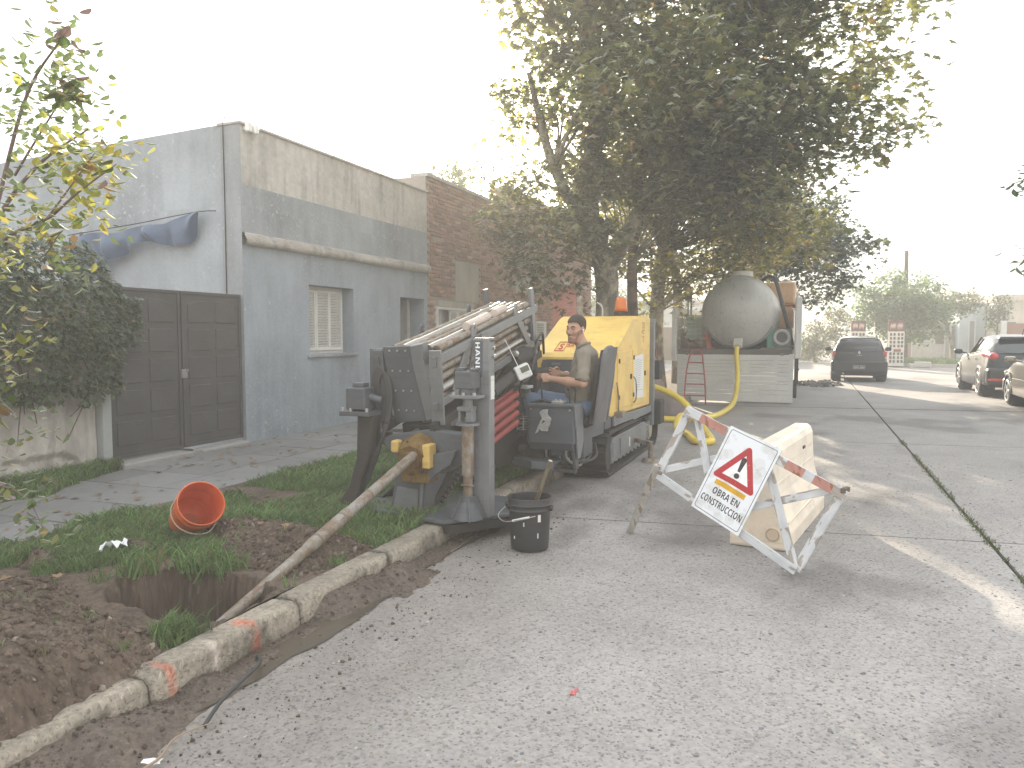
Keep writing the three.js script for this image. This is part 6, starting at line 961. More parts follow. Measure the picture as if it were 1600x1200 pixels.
{
  const mb = mat([0.024, 0.024, 0.028], { phys: true, map: T.grime, roughness: 0.5, clearcoat: 0.2 });
  const t = bucket('bucket', 'black plastic bucket with a wire handle and a wooden stick standing in it', mb, [-1.785, 0.004, -5.0], qe(0, 0, 0), 0.132, 0.15, 0.37, [[0.76, 0.002], [0.765, 0.014], [0.785, 0.014], [0.79, 0.003], [0.86, 0.003], [0.865, 0.014], [0.885, 0.014], [0.89, 0.003]]);
  const lp = (g) => part.bind(null); const loc = (nm, g, m) => { const me = new THREE.Mesh(geoOf(g), m); me.name = nm; me.castShadow = me.receiveShadow = true; t.add(me); return me; };
  const hn = loc('handle', [tube([[-0.162, 0.3, 0.02], [-0.2, 0.24, 0.09], [-0.13, 0.215, 0.16], [0.0, 0.245, 0.19], [0.1, 0.27, 0.165]], 0.0032, 30, 6)], mSteel); const gp = new THREE.Mesh(geoOf([rod([-0.06, 0.228, 0.18], [0.06, 0.262, 0.178], 0.008, 0.008, 10)]), mWhite); gp.name = 'grip'; hn.add(gp);
  loc('handle_lug', [rod([-0.155, 0.3, 0.015], [-0.172, 0.3, 0.015], 0.022, 0.02, 12)], mb); loc('handle_lug', [rod([0.155, 0.3, 0.015], [0.172, 0.3, 0.015], 0.022, 0.02, 12)], mb);
  loc('slurry', [new THREE.CircleGeometry(0.142, 32).rotateX(-Math.PI / 2).translate(0, 0.29, 0)], mat([0.1, 0.085, 0.065], { roughness: 0.4 }));
  loc('label', [bxc(0.002, 0.05, 0.02, 0).rotateY(-0.9).translate(0.105, 0.24, 0.1)], mWhite);
  for (const [a, y, hh] of [[0.05, 0.2, 0.03], [0.75, 0.12, 0.035], [-0.5, 0.1, 0.02]]) loc('splash', [bxc(0.009, hh, 0.003, 0.001).translate(0, y, 0.1405).rotateY(a)], mWhite);
  const st = thing('wooden_stick', 'worn wooden stick leaning out of the black bucket', 'stick', [-1.8, 0.3, -5.0]);
  part('shaft', [bar([-1.84, 0.03, -4.99], [-1.655, 0.615, -5.06], 0.032, 0.026, 0.006)], mat([0.24, 0.2, 0.13], { map: T.wood, roughness: 1 }), st); part('sawn_end', [bar([-1.6549, 0.6155, -5.0601], [-1.653, 0.6225, -5.061], 0.03, 0.024, 0.002)], mat([0.6, 0.56, 0.48]), st);
}
{
  const ax = V(0.90, 0.60, 0.50).normalize(), q = new THREE.Quaternion().setFromUnitVectors(V(0, 1, 0), ax);
  const mo = mat([0.75, 0.15, 0.045], { phys: true, map: T.grime, roughness: 0.45, clearcoat: 0.15, transmission: 0.08, thickness: 0 });
  const t = bucket('bucket', 'orange plastic bucket lying tilted on the grass beside the dug earth', mo, [-4.0, 0.2, -4.12], q, 0.124, 0.152, 0.36, [[0.8, 0.002], [0.81, 0.009], [0.83, 0.009], [0.84, 0.002], [0.93, 0.003]]);
  const loc = (nm, g, m) => { const me = new THREE.Mesh(geoOf(g), m); me.name = nm; me.castShadow = me.receiveShadow = true; t.add(me); };
  loc('handle', [tube([[0.158, 0.325, 0.0], [0.175, 0.27, 0.06], [0.13, 0.25, 0.13], [0.02, 0.255, 0.185], [-0.09, 0.26, 0.15], [-0.158, 0.325, 0.0]].map(([x, y, z]) => [x, y + 0.02, z + 0.0]), 0.004, 40, 6)], mat([0.5, 0.4, 0.3], { roughness: 0.6 }));
  loc('mud_smear', [new THREE.CircleGeometry(0.075, 24).rotateX(-Math.PI / 2).translate(0.02, 0.02, 0.01)], mat([0.42, 0.12, 0.05], { roughness: 1 }));
}
{   // litter and loose bits
  const crump = (seed, w, d, h) => { const g = grid(-w / 2, w / 2, d / 2, -d / 2, 9, 7, (x, z) => [x * (0.75 + 0.5 * vn(x * 30 + seed, z * 30)), h * vn(x * 40 + seed, z * 40 + seed) + 0.3 * h * vn(x * 90, z * 90 + seed), z * (0.75 + 0.5 * vn(x * 30, z * 30 + seed))]); return g; };
  const paper = mat([0.82, 0.83, 0.85], { roughness: 0.7 });
  solo('paper_scrap', [place(crump(3, 0.17, 0.11, 0.075), -4.02, 0.135, -3.55, 0, 0.5, 0.08)], paper, 'crumpled white paper scrap lying in the grass before the orange bucket', 'litter', [-4.02, 0.135, -3.55]);
  solo('paper_scrap', [place(crump(9, 0.06, 0.025, 0.025), -2.9, 0.215, -4.2, 0, -0.8, 0.2)], paper, 'small white scrap on the earth heap above the drill pipe', 'litter', [-2.9, 0.21, -4.2]);
  solo('paper_scrap', [place(crump(15, 0.07, 0.03, 0.02), -2.08, 0.016, -1.95, 0, 0.4, 0)], paper, 'white scrap in the muddy gutter water near the camera', 'litter', [-2.08, 0.02, -1.95]);
  const r = rngOf(601), mt = mat([0.3, 0.22, 0.16], { roughness: 1 });
  const TW = [[[-3.05, 0.34, -1.62], [-3.0, 0.37, -1.56], [-2.93, 0.33, -1.42], [-2.9, 0.30, -1.36], 'pale forked twig sticking out of the large earth heap'], [[-2.98, 0.37, -1.75], [-2.9, 0.34, -1.62], [-2.84, 0.3, -1.5], [-2.82, 0.26, -1.4], 'thin root lying beside the forked twig on the earth heap'], [[-2.84, 0.26, -1.44], [-2.78, 0.26, -1.46], [-2.7, 0.23, -1.5], [-2.65, 0.21, -1.52], 'short stick low on the earth heap near the kerb'], [[-2.1, 0.03, -1.7], [-2.06, 0.035, -1.95], [-2.12, 0.03, -2.1], [-2.08, 0.025, -2.25], 'wet twig lying along the muddy gutter']];
  for (const [a, b, c, d, lb] of TW) solo('twig', [taper([[...a, 0.006], [...b, 0.0055], [...c, 0.004], [...d, 0.002]], 6, 0.1)], mt, lb, 'twig', a);
  solo('cable', [tube([[-2.1, 0.02, -2.22], [-2.13, 0.05, -2.34], [-2.17, 0.055, -2.5], [-2.22, 0.045, -2.66], [-2.28, 0.03, -2.76], [-2.33, 0.02, -2.8]], 0.008, 40)], mHose, 'black cable end curling out of the muddy gutter', 'cable', [-2.1, 0.02, -2.25]);
  solo('stone', [sdfGeo((p) => ell(p, [-3.22, 0.33, -1.3], [0.06, 0.035, 0.045]) + 0.012 * (vn(p[0] * 40 + 90, p[2] * 40 + 90) - 0.5), [-3.3, 0.25, -1.38], 0.16, 0.008)], mat([0.28, 0.25, 0.21], { map: T.tone, roughness: 1 }), 'grey stone at the lower left on the large earth heap', 'stone', [-3.22, 0.33, -1.3]);
  solo('paint_mark', [(() => { const g = grid(-0.012, 0.012, 0.03, -0.03, 8, 10, (x, z) => 0.006 + 0.0015 * (vn(x * 200 + 50, z * 200 + 50) > 0.45 ? 1 : -6)); return g.translate(-0.88, 0, -3.02); })()], mat([0.62, 0.2, 0.2], { roughness: 0.9 }), 'small red paint speck on the road in the foreground', 'paint mark', [-0.88, 0, -3.02]);
}
// ---------- tank truck and what it carries ----------
const mOldPlank = mat([0.70, 0.70, 0.68], { map: T.wood, bumpMap: BM.wood, bumpScale: 0.002, roughness: 0.85 });
const mPlank = mat([0.74, 0.74, 0.71], { map: T.tone, bumpMap: BM.fine, bumpScale: 0.002, roughness: 0.8 });
{
  const t = thing('flatbed_truck', 'white flatbed truck with its planked tailgate hanging down, carrying a big tank', 'truck', [-1.5, 0, -19.5]);
  const P = (n, g, m, o) => part(n, g, m, t, o);
  P('deck', [box(-2.72, -0.3, 1.03, 1.17, -17.46, -24.2, 0.01)], mat([0.16, 0.14, 0.125], { map: T.grime }));
  P('chassis', [box(-2.0, -1.75, 0.65, 1.03, -17.9, -26.5, 0.01), box(-1.2, -0.95, 0.65, 1.03, -17.9, -26.5, 0.01)], mBlack, { kind: 'stuff' });
  const tg = P('tailgate', [box(-2.70, -2.62, 0.03, 1.05, -17.46, -17.42, 0.004), box(-0.36, -0.28, 0.03, 1.07, -17.46, -17.42, 0.004)], mPlank);
  const ys = [0.03, 0.2, 0.29, 0.42, 0.485, 0.6, 0.68, 0.78, 0.85, 0.93, 1.055];
  for (let i = 0; i < 10; i++) part('plank', [polyish(ys[i], ys[i + 1])], mPlank, tg);
  function polyish(a, b) { return box(-2.71, -0.27, a + 0.003, b - 0.002, -17.42, -17.385 - 0.003 * (ys.indexOf(a) % 2), 0.004); }
  for (const x of [-2.5, -0.5]) part('latch', [box(x - 0.03, x + 0.03, 1.04, 1.09, -17.4, -17.36, 0.006)], mRust, tg);
  P('corner_post', [box(-2.84, -2.74, 0.9, 2.04, -17.4, -17.52, 0.01)], mPlank);
  P('corner_post', [box(-0.26, -0.12, 0.98, 2.27, -17.4, -17.55, 0.012), box(-0.24, -0.2, 0.98, 2.3, -17.38, -17.4, 0.003)], mPlank);
  P('post_foot', [box(-0.25, -0.17, 0.42, 0.98, -17.42, -17.52, 0.01), rod([-0.18, 0.75, -17.41], [-0.18, 0.75, -17.38], 0.03, 0.03, 8)], mBlack);
  for (const x of [-2.8, -0.2]) for (let k = 0; k < 4; k++) P('side_board', [box(x - 0.025, x + 0.025, 1.2 + k * 0.24, 1.4 + k * 0.24, -17.56, -24.1, 0.006)], mPlank);
  for (const x of [-2.45, -0.55]) for (const z of [-20.6, -25.2]) { const w = P('wheel', [new THREE.TorusGeometry(0.36, 0.13, 12, 28).rotateY(Math.PI / 2).scale(1.1, 1, 1).translate(x, 0.49, z)], mRubber); part('rim', [rod([x - 0.1, 0.49, z], [x + 0.1, 0.49, z], 0.27, 0.27, 20)], mGreyL, w); }
  const cb = P('cab', [box(-2.6, -0.4, 0.7, 2.75, -24.5, -26.4, 0.12)], mat([0.6, 0.6, 0.58], { roughness: 0.5 })); part('rear_window', [box(-2.0, -1.0, 1.7, 2.3, -24.49, -24.48, 0)], mat([0.05, 0.06, 0.07], { roughness: 0.1 }), cb);
  P('mirror', [box(-3.0, -2.86, 2.05, 2.4, -24.2, -24.3, 0.03), rod([-2.9, 2.2, -24.4], [-2.6, 2.2, -24.6], 0.015)], mBlack, { kind: 'stuff' });
  P('work_lamp', [box(-2.72, -2.58, 2.28, 2.44, -18.4, -18.5, 0.02), rod([-2.64, 1.2, -18.45], [-2.64, 2.3, -18.45], 0.018), rod([-2.56, 1.2, -18.4], [-2.56, 2.5, -18.4], 0.022)], mGreyL, { kind: 'stuff' });
  P('bumper_plate', [box(-0.32, -0.2, 0.12, 0.5, -17.6, -17.9, 0.02)], mRubber);
}
{
  const t = thing('water_tank', 'big grey round ended steel water tank lying on the flatbed truck', 'tank', [-1.41, 1.17, -19]), R = 0.81, cx = -1.41, cy = 1.98;
  const lp = []; for (let i = 0; i <= 10; i++) { const a = i / 10 * Math.PI / 2; lp.push([Math.max(0.001, R * Math.sin(a)), 0.34 * (1 - Math.cos(a))]); } lp.push([R, 3.2], [R * 0.7, 3.45], [0.001, 3.55]);
  const tankTex = texOf(512, 512, 1, 1, (u, v) => { const k = 0.85 + 0.25 * (fbm(u * 6, v * 6, 5, 6) - 0.5) + 0.12 * (fbm(u * 50, v * 12, 3, 50) - 0.5); const sp = fbm(u * 40, v * 40, 2, 40) > 0.8 ? 0.25 : 0; return [k - sp, k * 0.99 - sp, k * 0.97 - sp]; });
  tankTex.repeat.set(1 / 1.7, 1 / 1.7);
  const g = new THREE.LatheGeometry(lp.map((p) => new THREE.Vector2(...p)), 56).rotateX(-Math.PI / 2).translate(cx, cy, -17.3);
  part('shell', [g], mat([0.58, 0.585, 0.56], { phys: true, map: tankTex, bumpMap: BM.fine, bumpScale: 0.003, roughness: 0.45, metalness: 0.35 }), t);
  part('weld_seam', [new THREE.TorusGeometry(R * 0.93, 0.012, 6, 60, 2.3).rotateZ(-Math.PI / 2 - 1.15).translate(cx, cy, -17.52)], mat([0.2, 0.19, 0.18]), t);
  part('hatch', [rod([cx, cy + R - 0.02, -18.0], [cx, cy + R + 0.1, -18.0], 0.25, 0.25, 24)], mat([0.72, 0.7, 0.66], { map: T.grime }), t);
  part('saddle', [box(cx - 0.7, cx + 0.7, 1.17, 1.4, -18.0, -18.12, 0.01), box(cx - 0.7, cx + 0.7, 1.17, 1.4, -20.0, -20.12, 0.01)], mBlack, t, { kind: 'stuff' });
  part('outlet', [box(cx - 0.1, cx + 0.1, 1.2, 1.42, -17.36, -17.46, 0.01), rod([cx, 1.24, -17.45], [cx, 1.22, -17.28], 0.06, 0.06, 16)], mSteel, t);
}
solo('fill_hose', [tube([[-1.0, 2.68, -18.3], [-0.85, 2.78, -18.1], [-0.72, 2.72, -18.0], [-0.6, 2.4, -17.9], [-0.48, 1.95, -17.85], [-0.36, 1.5, -17.85], [-0.3, 1.25, -17.85]], 0.042, 50, 12)], mat([0.06, 0.06, 0.065], { roughness: 0.6 }), 'black hose arching from the top of the tank down to its right', 'hose', [-0.7, 2.3, -18]);
{
  const t = thing('water_pump', 'green motor pump with a big grey ring flange at right on the truck deck', 'pump', [-0.56, 1.17, -17.8]);
  const mg = mat([0.10, 0.30, 0.22], { map: T.grime, roughness: 0.6 });
  part('casing', [poly([[-0.83, 1.18], [-0.83, 1.42], [-0.75, 1.6], [-0.33, 1.6], [-0.33, 1.18]], 0.5, 0.02).translate(0, 0, -18.1)], mg, t);
  part('face_plate', [poly([[-0.72, 1.3], [-0.66, 1.62], [-0.33, 1.6], [-0.33, 1.24], [-0.6, 1.2]], 0.03, 0.006).translate(0, 0, -17.6)], mat([0.2, 0.23, 0.22], { map: T.grime }), t);
  part('flange', [new THREE.TorusGeometry(0.145, 0.035, 10, 32).scale(1, 1, 0.6).translate(-0.52, 1.43, -17.55)], mat([0.5, 0.5, 0.49], { map: T.grime, metalness: 0.4, roughness: 0.5 }), t);
  part('bore', [rod([-0.52, 1.43, -17.6], [-0.52, 1.43, -17.56], 0.12, 0.12, 24)], mat([0.12, 0.12, 0.12]), t);
  for (let k = 0; k < 8; k++) { const a = k * 0.785 + 0.3; part('bolt', [rod([-0.52 + 0.145 * Math.cos(a), 1.43 + 0.145 * Math.sin(a), -17.53], [-0.52 + 0.145 * Math.cos(a), 1.43 + 0.145 * Math.sin(a), -17.515], 0.014, 0.014, 6)], mSteel, t); }
  part('base', [box(-0.95, -0.32, 1.17, 1.2, -17.5, -18.2, 0.006)], mRust, t);
}
{
  const t = thing('orange_tank', 'faded orange plastic tank behind the grey steel tank on the truck', 'tank', [-0.6, 1.6, -20]);
  const m = mat([0.92, 0.62, 0.40], { phys: true, map: T.tone, roughness: 0.5, transmission: 0.15, thickness: 0 });
  part('shell', [box(-1.2, -0.28, 2.2, 2.72, -19.2, -21.2, 0.07), box(-1.2, -0.34, 1.62, 2.17, -19.25, -21.2, 0.06)], m, t); part('band', [box(-1.22, -0.27, 2.165, 2.205, -19.18, -21.22, 0.01)], mat([0.4, 0.2, 0.1]), t);
  part('ochre_base', [box(-1.2, -0.36, 1.17, 1.6, -19.3, -21.2, 0.03)], mat([0.62, 0.36, 0.08], { map: T.grime }), t); part('cap', [rod([-0.5, 2.72, -19.7], [-0.5, 2.78, -19.7], 0.12, 0.12, 20)], mPlank, t);
  part('bracket', [box(-0.27, -0.22, 2.25, 2.5, -19.4, -19.6, 0.01)], mPlank, t);
}
{
  const t = thing('caged_tank', 'pale green ribbed plastic tank in a wire cage at the left of the truck deck', 'tank', [-2.4, 1.17, -18.6]);
  const m = mat([0.55, 0.66, 0.60], { phys: true, roughness: 0.5, transmission: 0.2, thickness: 0 }), g = []; for (let i = 0; i < 7; i++) g.push(box(-2.66 + (i % 2) * 0.015, -1.75, 1.24 + i * 0.1, 1.345 + i * 0.1, -18.2, -19.2, 0.03));
  part('shell', g, m, t); for (const x of [-2.42, -2.3, -2.68, -2.05]) part('cage_bar', [rod([x, 1.17, -18.17], [x, 1.98, -18.17], 0.014, 0.014, 8)], mat([0.6, 0.57, 0.5]), t); for (const y of [1.3, 1.5, 1.7, 1.9]) part('cage_bar', [rod([-2.7, y, -18.15], [-1.75, y, -18.15], 0.01, 0.01, 8)], mat([0.6, 0.6, 0.57]), t);
}
{
  const t = thing('rusty_winch', 'rusty brown iron winch part lying at the left end of the truck deck', 'machine part', [-2.4, 1.17, -17.7]), m = mat([0.15, 0.095, 0.07], { map: T.grime, roughness: 0.95 });
  part('bracket', [poly([[-2.7, 1.17], [-2.7, 1.52], [-2.64, 1.55], [-2.6, 1.52], [-2.55, 1.58], [-2.6, 1.44], [-2.55, 1.34], [-2.4, 1.28], [-2.4, 1.17]], 0.06, 0.01).translate(0, 0, -17.8)], m, t);
  part('drum', [rod([-2.5, 1.27, -17.65], [-2.12, 1.29, -17.65], 0.10, 0.10, 18), rod([-2.52, 1.27, -17.65], [-2.49, 1.27, -17.65], 0.13, 0.13, 18)], m, t); part('lump', [sdfGeo((p) => ell(p, [-2.28, 1.3, -17.62], [0.16, 0.09, 0.1]) + 0.03 * (vn(p[0] * 22 + 90, p[1] * 22 + p[2] * 9 + 90) - 0.5), [-2.5, 1.14, -17.85], 0.46, 0.018)], mat([0.17, 0.12, 0.1], { map: T.tone, roughness: 1 }), t);
}
{
  const t = thing('traffic_cone', 'small faded orange traffic cone on the truck deck beside the grey tank', 'traffic cone', [-2.13, 1.17, -17.95]); const mo = mat([0.7, 0.16, 0.05], { roughness: 0.6 });
  part('cone', [new THREE.CylinderGeometry(0.02, 0.12, 0.42, 20).translate(-2.13, 1.4, -17.95)], mo, t); part('base', [box(-2.29, -1.97, 1.17, 1.195, -17.8, -18.1, 0.01)], mo, t);
}
{
  const t = thing('ladder', 'narrow red tubular ladder leaning against the hanging tailgate', 'ladder', [-2.25, 0, -17.2]), m = mat([0.38, 0.07, 0.06], { map: T.grime, roughness: 0.6 });
  const lp = [[-2.46, 0.0, -16.75], [-2.46, 0.35, -16.9], [-2.45, 0.75, -17.08], [-2.4, 1.05, -17.2], [-2.35, 1.15, -17.24], [-2.22, 1.155, -17.24], [-2.16, 1.1, -17.22], [-2.1, 0.8, -17.1], [-2.04, 0.4, -16.95], [-2.0, 0.0, -16.75]];
  part('rails', [tube(lp, 0.017, 60, 8)], m, t); for (const [y, z, a, b] of [[0.18, -16.83, -2.46, -2.02], [0.42, -16.94, -2.455, -2.05], [0.64, -17.03, -2.45, -2.08], [0.88, -17.13, -2.43, -2.11], [1.06, -17.2, -2.39, -2.15]]) part('rung', [rod([a, y, z], [b, y, z], 0.014, 0.014, 8)], m, t);
}
{
  const my = mat([0.78, 0.58, 0.07], { phys: true, roughness: 0.45, clearcoat: 0.2 });
  solo('suction_hose', [tube([[-1.42, 1.22, -17.28], [-1.42, 1.05, -17.2], [-1.39, 0.7, -17.15], [-1.38, 0.4, -16.95], [-1.37, 0.14, -16.2], [-1.42, 0.055, -15.0], [-1.6, 0.05, -13.7], [-1.95, 0.05, -13.2], [-2.3, 0.06, -13.1]], 0.052, 90, 12)], my, 'yellow hose hanging from the outlet of the grey tank to the road', 'hose', [-1.42, 0.5, -17]);
  solo('suction_hose', [tube([[-2.4, 0.62, -12.9], [-2.15, 0.56, -12.7], [-1.85, 0.44, -12.4], [-1.6, 0.26, -12.0], [-1.4, 0.1, -11.6], [-1.24, 0.05, -11.0], [-1.2, 0.05, -10.6], [-1.35, 0.05, -10.55], [-1.6, 0.05, -11.3], [-1.85, 0.06, -11.9], [-1.85, 0.2, -12.4], [-1.65, 0.12, -12.7], [-1.5, 0.06, -12.9]], 0.05, 110, 12)], my, 'yellow hose looping on the road behind the barricade', 'hose', [-1.6, 0.2, -12]);
  solo('hose_end', [tube([[-2.3, 0.06, -13.1], [-2.6, 0.07, -13.0], [-2.9, 0.06, -13.0]], 0.065, 12, 12)], mRubber, 'dark rubber end of the yellow hose by the rear of the rig', 'hose', [-2.5, 0.06, -13]);
  const r = rngOf(701), bag = thing('covered_heap', 'slumped heap under a dirty purple grey sheet behind the rig', 'heap', [-2.3, 0, -14]);
  part('sheet', [sdfGeo((p) => { let d = ell(p, [-2.35, 0.1, -13.9], [0.5, 0.3, 0.4]); d = smin(d, ell(p, [-2.75, 0.3, -14.2], [0.35, 0.5, 0.35]), 0.2); d = smin(d, ell(p, [-2.1, 0.05, -13.7], [0.3, 0.16, 0.3]), 0.1); return d + 0.05 * (fbm(p[0] * 5 + 50, p[1] * 7 + p[2] * 5 + 120, 3) - 0.5); }, [-3.2, -0.1, -14.7], 1.5, 0.028)], mat([0.23, 0.18, 0.175], { map: T.tone, bumpMap: BM.fine, bumpScale: 0.01, roughness: 0.8 }), bag);
}
{   // broken concrete and mud left on the road past the truck
  const r = rngOf(711), g = new THREE.IcosahedronGeometry(1, 1), l = [], c = []; for (let i = 0; i < 160; i++) { const a = r() * 6.3, q = Math.sqrt(r()); l.push(M4(0.25 + Math.cos(a) * q * 0.75, 0.01, -24.9 + Math.sin(a) * q * 1.5, qe(r() * 6, r() * 6, 0), V(0.02 + 0.08 * r(), 0.015 + 0.03 * r(), 0.02 + 0.06 * r()))); const k = 0.5 + r(); c.push(lin(0.12 * k, 0.11 * k, 0.1 * k)); }
  tag(inst('debris', g, mat([1, 1, 1], { roughness: 1 }), l, scene, 'stuff', c), 'dark crumbs of mud and rubble on the road past the truck');
}
// ---------- far side of the crossing ----------
{
  const cor = setting('far_corner', 'grassy corner block and kerb across the crossing'); const kc = mat([0.45, 0.43, 0.4], { map: T.tone });
  part('kerb', [box(2.6, 40, -0.2, 0.14, -39.3, -39.55, 0.02), box(2.6, 2.85, -0.2, 0.14, -39.55, -80, 0.02), box(-40, -3.3, -0.2, 0.14, -39.3, -39.55, 0.02), box(-3.55, -3.3, -0.2, 0.14, -39.55, -80, 0.02)], kc, cor);
  part('turf', [grid(2.85, 40, -39.55, -43.6, 10, 4, () => 0.12), grid(-40, -3.55, -39.55, -44, 10, 4, () => 0.12)], mat([0.13, 0.17, 0.05], { roughness: 1 }), cor); part('path', [grid(2.85, 40, -43.6, -46, 2, 2, () => 0.125), grid(2.85, 40, -46, -120, 2, 2, () => 0.05)], mPave, cor);
  turf('grass', 'sunlit grass on the corner beyond the crossing', 1800, (r) => [2.9 + r() * 9, 0.11, -39.7 - r() * 3.6, 3.2], 'stuff', 1, 721);
  const blk = thing('concrete_block', 'broken pale concrete block at the kerb across the crossing', 'concrete block', [4.8, 0, -39]); part('block', [box(4.5, 5.2, 0, 0.26, -38.8, -39.2, 0.05), place(bxc(0.3, 0.16, 0.3, 0.03), 4.45, 0.08, -38.9, 0.2, 0.4, 0)], mat([0.55, 0.52, 0.48], { map: T.tone }), blk);
}
{
  const t = thing('utility_pole', 'brown wooden utility pole with two wires beyond the black hatchback', 'utility pole', [4.65, 0.1, -44.2]);
  part('post', [rod([4.68, 0, -44.2], [4.62, 5.75, -44.2], 0.15, 0.09, 14)], mat([0.24, 0.15, 0.10], { map: T.bark, roughness: 1 }), t);
  part('wire', [tube([[4.62, 5.5, -44.2], [-0.5, 4.3, -38], [-4.5, 4.6, -30]], 0.012, 30, 5)], mBlack, t); part('wire', [tube([[4.62, 4.7, -44.2], [0, 3.6, -40], [-4.5, 3.9, -32]], 0.012, 30, 5)], mBlack, t);
  part('wire', [tube([[4.62, 5.5, -44.2], [7.5, 6.3, -48], [12, 7.6, -54]], 0.012, 20, 5)], mBlack, t); part('wire', [tube([[4.62, 4.7, -44.2], [8, 5.2, -50], [12, 6.2, -56]], 0.012, 20, 5)], mBlack, t);
}
function lattice(x, w, lb, hd) {     // breeze block pillar with a red header sign
  const z = -38.9, t = thing('lattice_stand', lb, 'stand', [x + w / 2, 0, z]), mw = mat([0.72, 0.68, 0.6], { map: T.tone }), s = new THREE.Shape([[x, 0.05], [x + w, 0.05], [x + w, 1.62], [x, 1.62]].map((p) => new THREE.Vector2(...p)));
  const cw = w / 5.2; for (let j = 0; j < 8; j++) for (let i = 0; i < 4; i++) { if (j === 3) continue; const a = x + w * 0.1 + i * cw * 1.12 + (i > 1 ? cw * 0.25 : 0), y = 0.2 + j * 0.175, h = new THREE.Path([[a, y], [a + cw * 0.75, y], [a + cw * 0.75, y + 0.12], [a, y + 0.12]].map((p) => new THREE.Vector2(...p))); s.holes.push(h); }
  part('lattice', [new THREE.ExtrudeGeometry(s, { depth: 0.12, bevelEnabled: false }).translate(0, 0, z)], mw, t); part('backing', [box(x, x + w, 0.05, 1.62, z - 0.5, z - 0.02, 0.01)], mat([0.1, 0.085, 0.075]), t);
  const tx = canvasTex(256, 160, (c) => { c.fillStyle = '#5a3a33'; c.fillRect(0, 0, 256, 160); c.strokeStyle = '#cbb0a2'; c.lineWidth = 9; c.lineCap = 'round'; const r = rngOf(hd); for (let k = 0; k < 2; k++) { c.beginPath(); for (let i = 0; i < 26; i++) { const px = 24 + k * 118 + i * 3.6, py = 80 + 44 * Math.sin(i * 1.25 + r() * 0.9) * (0.5 + r() * 0.5); i ? c.lineTo(px, py) : c.moveTo(px, py); } c.stroke(); } });
  const hdr = part('header', [box(x, x + w, 1.63, 2.12, z - 0.3, z + 0.11, 0.01)], mat([0.18, 0.07, 0.05]), t); part('header_sign', [quad([x + 0.02, 1.65, z + 0.113], [x + w - 0.02, 1.65, z + 0.113], [x + w - 0.02, 2.1, z + 0.113], [x + 0.02, 2.1, z + 0.113])], mat([1, 1, 1], { map: tx, roughness: 0.8 }), hdr);
  part('red_panel', [box(x + w * 0.35, x + w * 0.8, 0.7, 0.82, z + 0.122, z + 0.13, 0)], mRed, t);
}
lattice(1.86, 0.62, 'white lattice stand with a brown red header, left of the black hatchback roof', 3); lattice(3.42, 0.66, 'white lattice stand with a brown red header beside the utility pole', 8);
function farHouse(name, label, x0, x1, z0, z1, y, rgb, wins, o = {}) {
  const t = thing(name, label, 'house', [x0, 0, z0]), m = mat(rgb, { map: T.plaster, roughness: 0.95 });
  part('wall', [box(x0, x1, 0, y, z0, z1, 0)], m, t); part('parapet', [box(x0 - 0.08, x1 + 0.08, y, y + (o.par ?? 0.2), z0 + 0.08, z1 - 0.08, 0.02)], o.pm ?? m, t);
  for (const [a, b, c, d, col] of wins) { const w = part(c < 0.3 ? 'door' : 'window', [box(a, b, c, d, z0 + 0.002, z0 + 0.06, 0.01)], mat(col ?? [0.12, 0.11, 0.1], { roughness: 0.4 }), t); part('frame', [box(a - 0.06, b + 0.06, d, d + 0.06, z0, z0 + 0.09, 0.01), box(a - 0.06, a, c, d, z0, z0 + 0.09, 0.01), box(b, b + 0.06, c, d, z0, z0 + 0.09, 0.01)], mPlank, w, { kind: 'stuff' }); }
  return t;
}
farHouse('pale_house', 'low pale house with a dark window behind the corner grass', 5.0, 7.5, -49, -58, 1.95, [0.7, 0.66, 0.58], [[5.1, 5.5, 0.1, 1.7, [0.3, 0.2, 0.15]], [6.7, 7.15, 0.95, 1.7, [0.12, 0.08, 0.06]], [7.2, 7.4, 0.1, 1.7, [0.4, 0.36, 0.28]]]);
farHouse('pale_blue_house', 'pale blue house end wall with a narrow door', 7.7, 8.95, -48, -58, 3.05, [0.55, 0.63, 0.66], [[8.2, 8.42, 0.1, 2.2, [0.2, 0.23, 0.25]]], { par: 0.12 });
farHouse('white_house', 'white house with a flat parapet at the right edge behind the parked cars', 9.0, 22, -45.5, -56, 3.15, [0.78, 0.70, 0.60], [[9.3, 9.8, 0.9, 2.1], [13, 14, 0.9, 2.1]], { par: 0.35 });
{
  const t = thing('garden_fence', 'white fence with brick panels and dark finials behind the grey hatchback', 'fence', [10, 0, -40.5]);
  for (let i = 0; i < 6; i++) { const x = 8.15 + i * 0.95; part('post', [box(x, x + 0.22, 0.1, 2.1, -40.4, -40.62, 0.02)], mPlank, t); part('finial', [rod([x + 0.11, 2.1, -40.5], [x + 0.11, 2.2, -40.5], 0.05, 0.05, 10), new THREE.SphereGeometry(0.07, 10, 8).translate(x + 0.11, 2.26, -40.5)], mBlack, t); part('brick_panel', [box(x + 0.22, x + 0.95, 0.1, 1.98, -40.45, -40.57, 0.01)], mat([0.33, 0.17, 0.12], { map: T.tone }), t); }
}
{
  const t = thing('low_wall', 'brown low wall with a white building behind, seen past the plane trees', 'wall', [-7, 0, -41]);
  part('wall', [box(-13, -4.4, 0.1, 1.85, -41, -41.2, 0.01)], mat([0.32, 0.25, 0.2], { map: T.weather, roughness: 1 }), t); part('coping', [box(-13, -4.35, 1.85, 1.95, -40.95, -41.25, 0.01)], mPlank, t);
  const h = farHouse('corner_house', 'white building beyond the low brown wall', -14, -4.6, -46, -54, 3.3, [0.7, 0.7, 0.68], [[-7, -6, 1, 2.1]]);
}
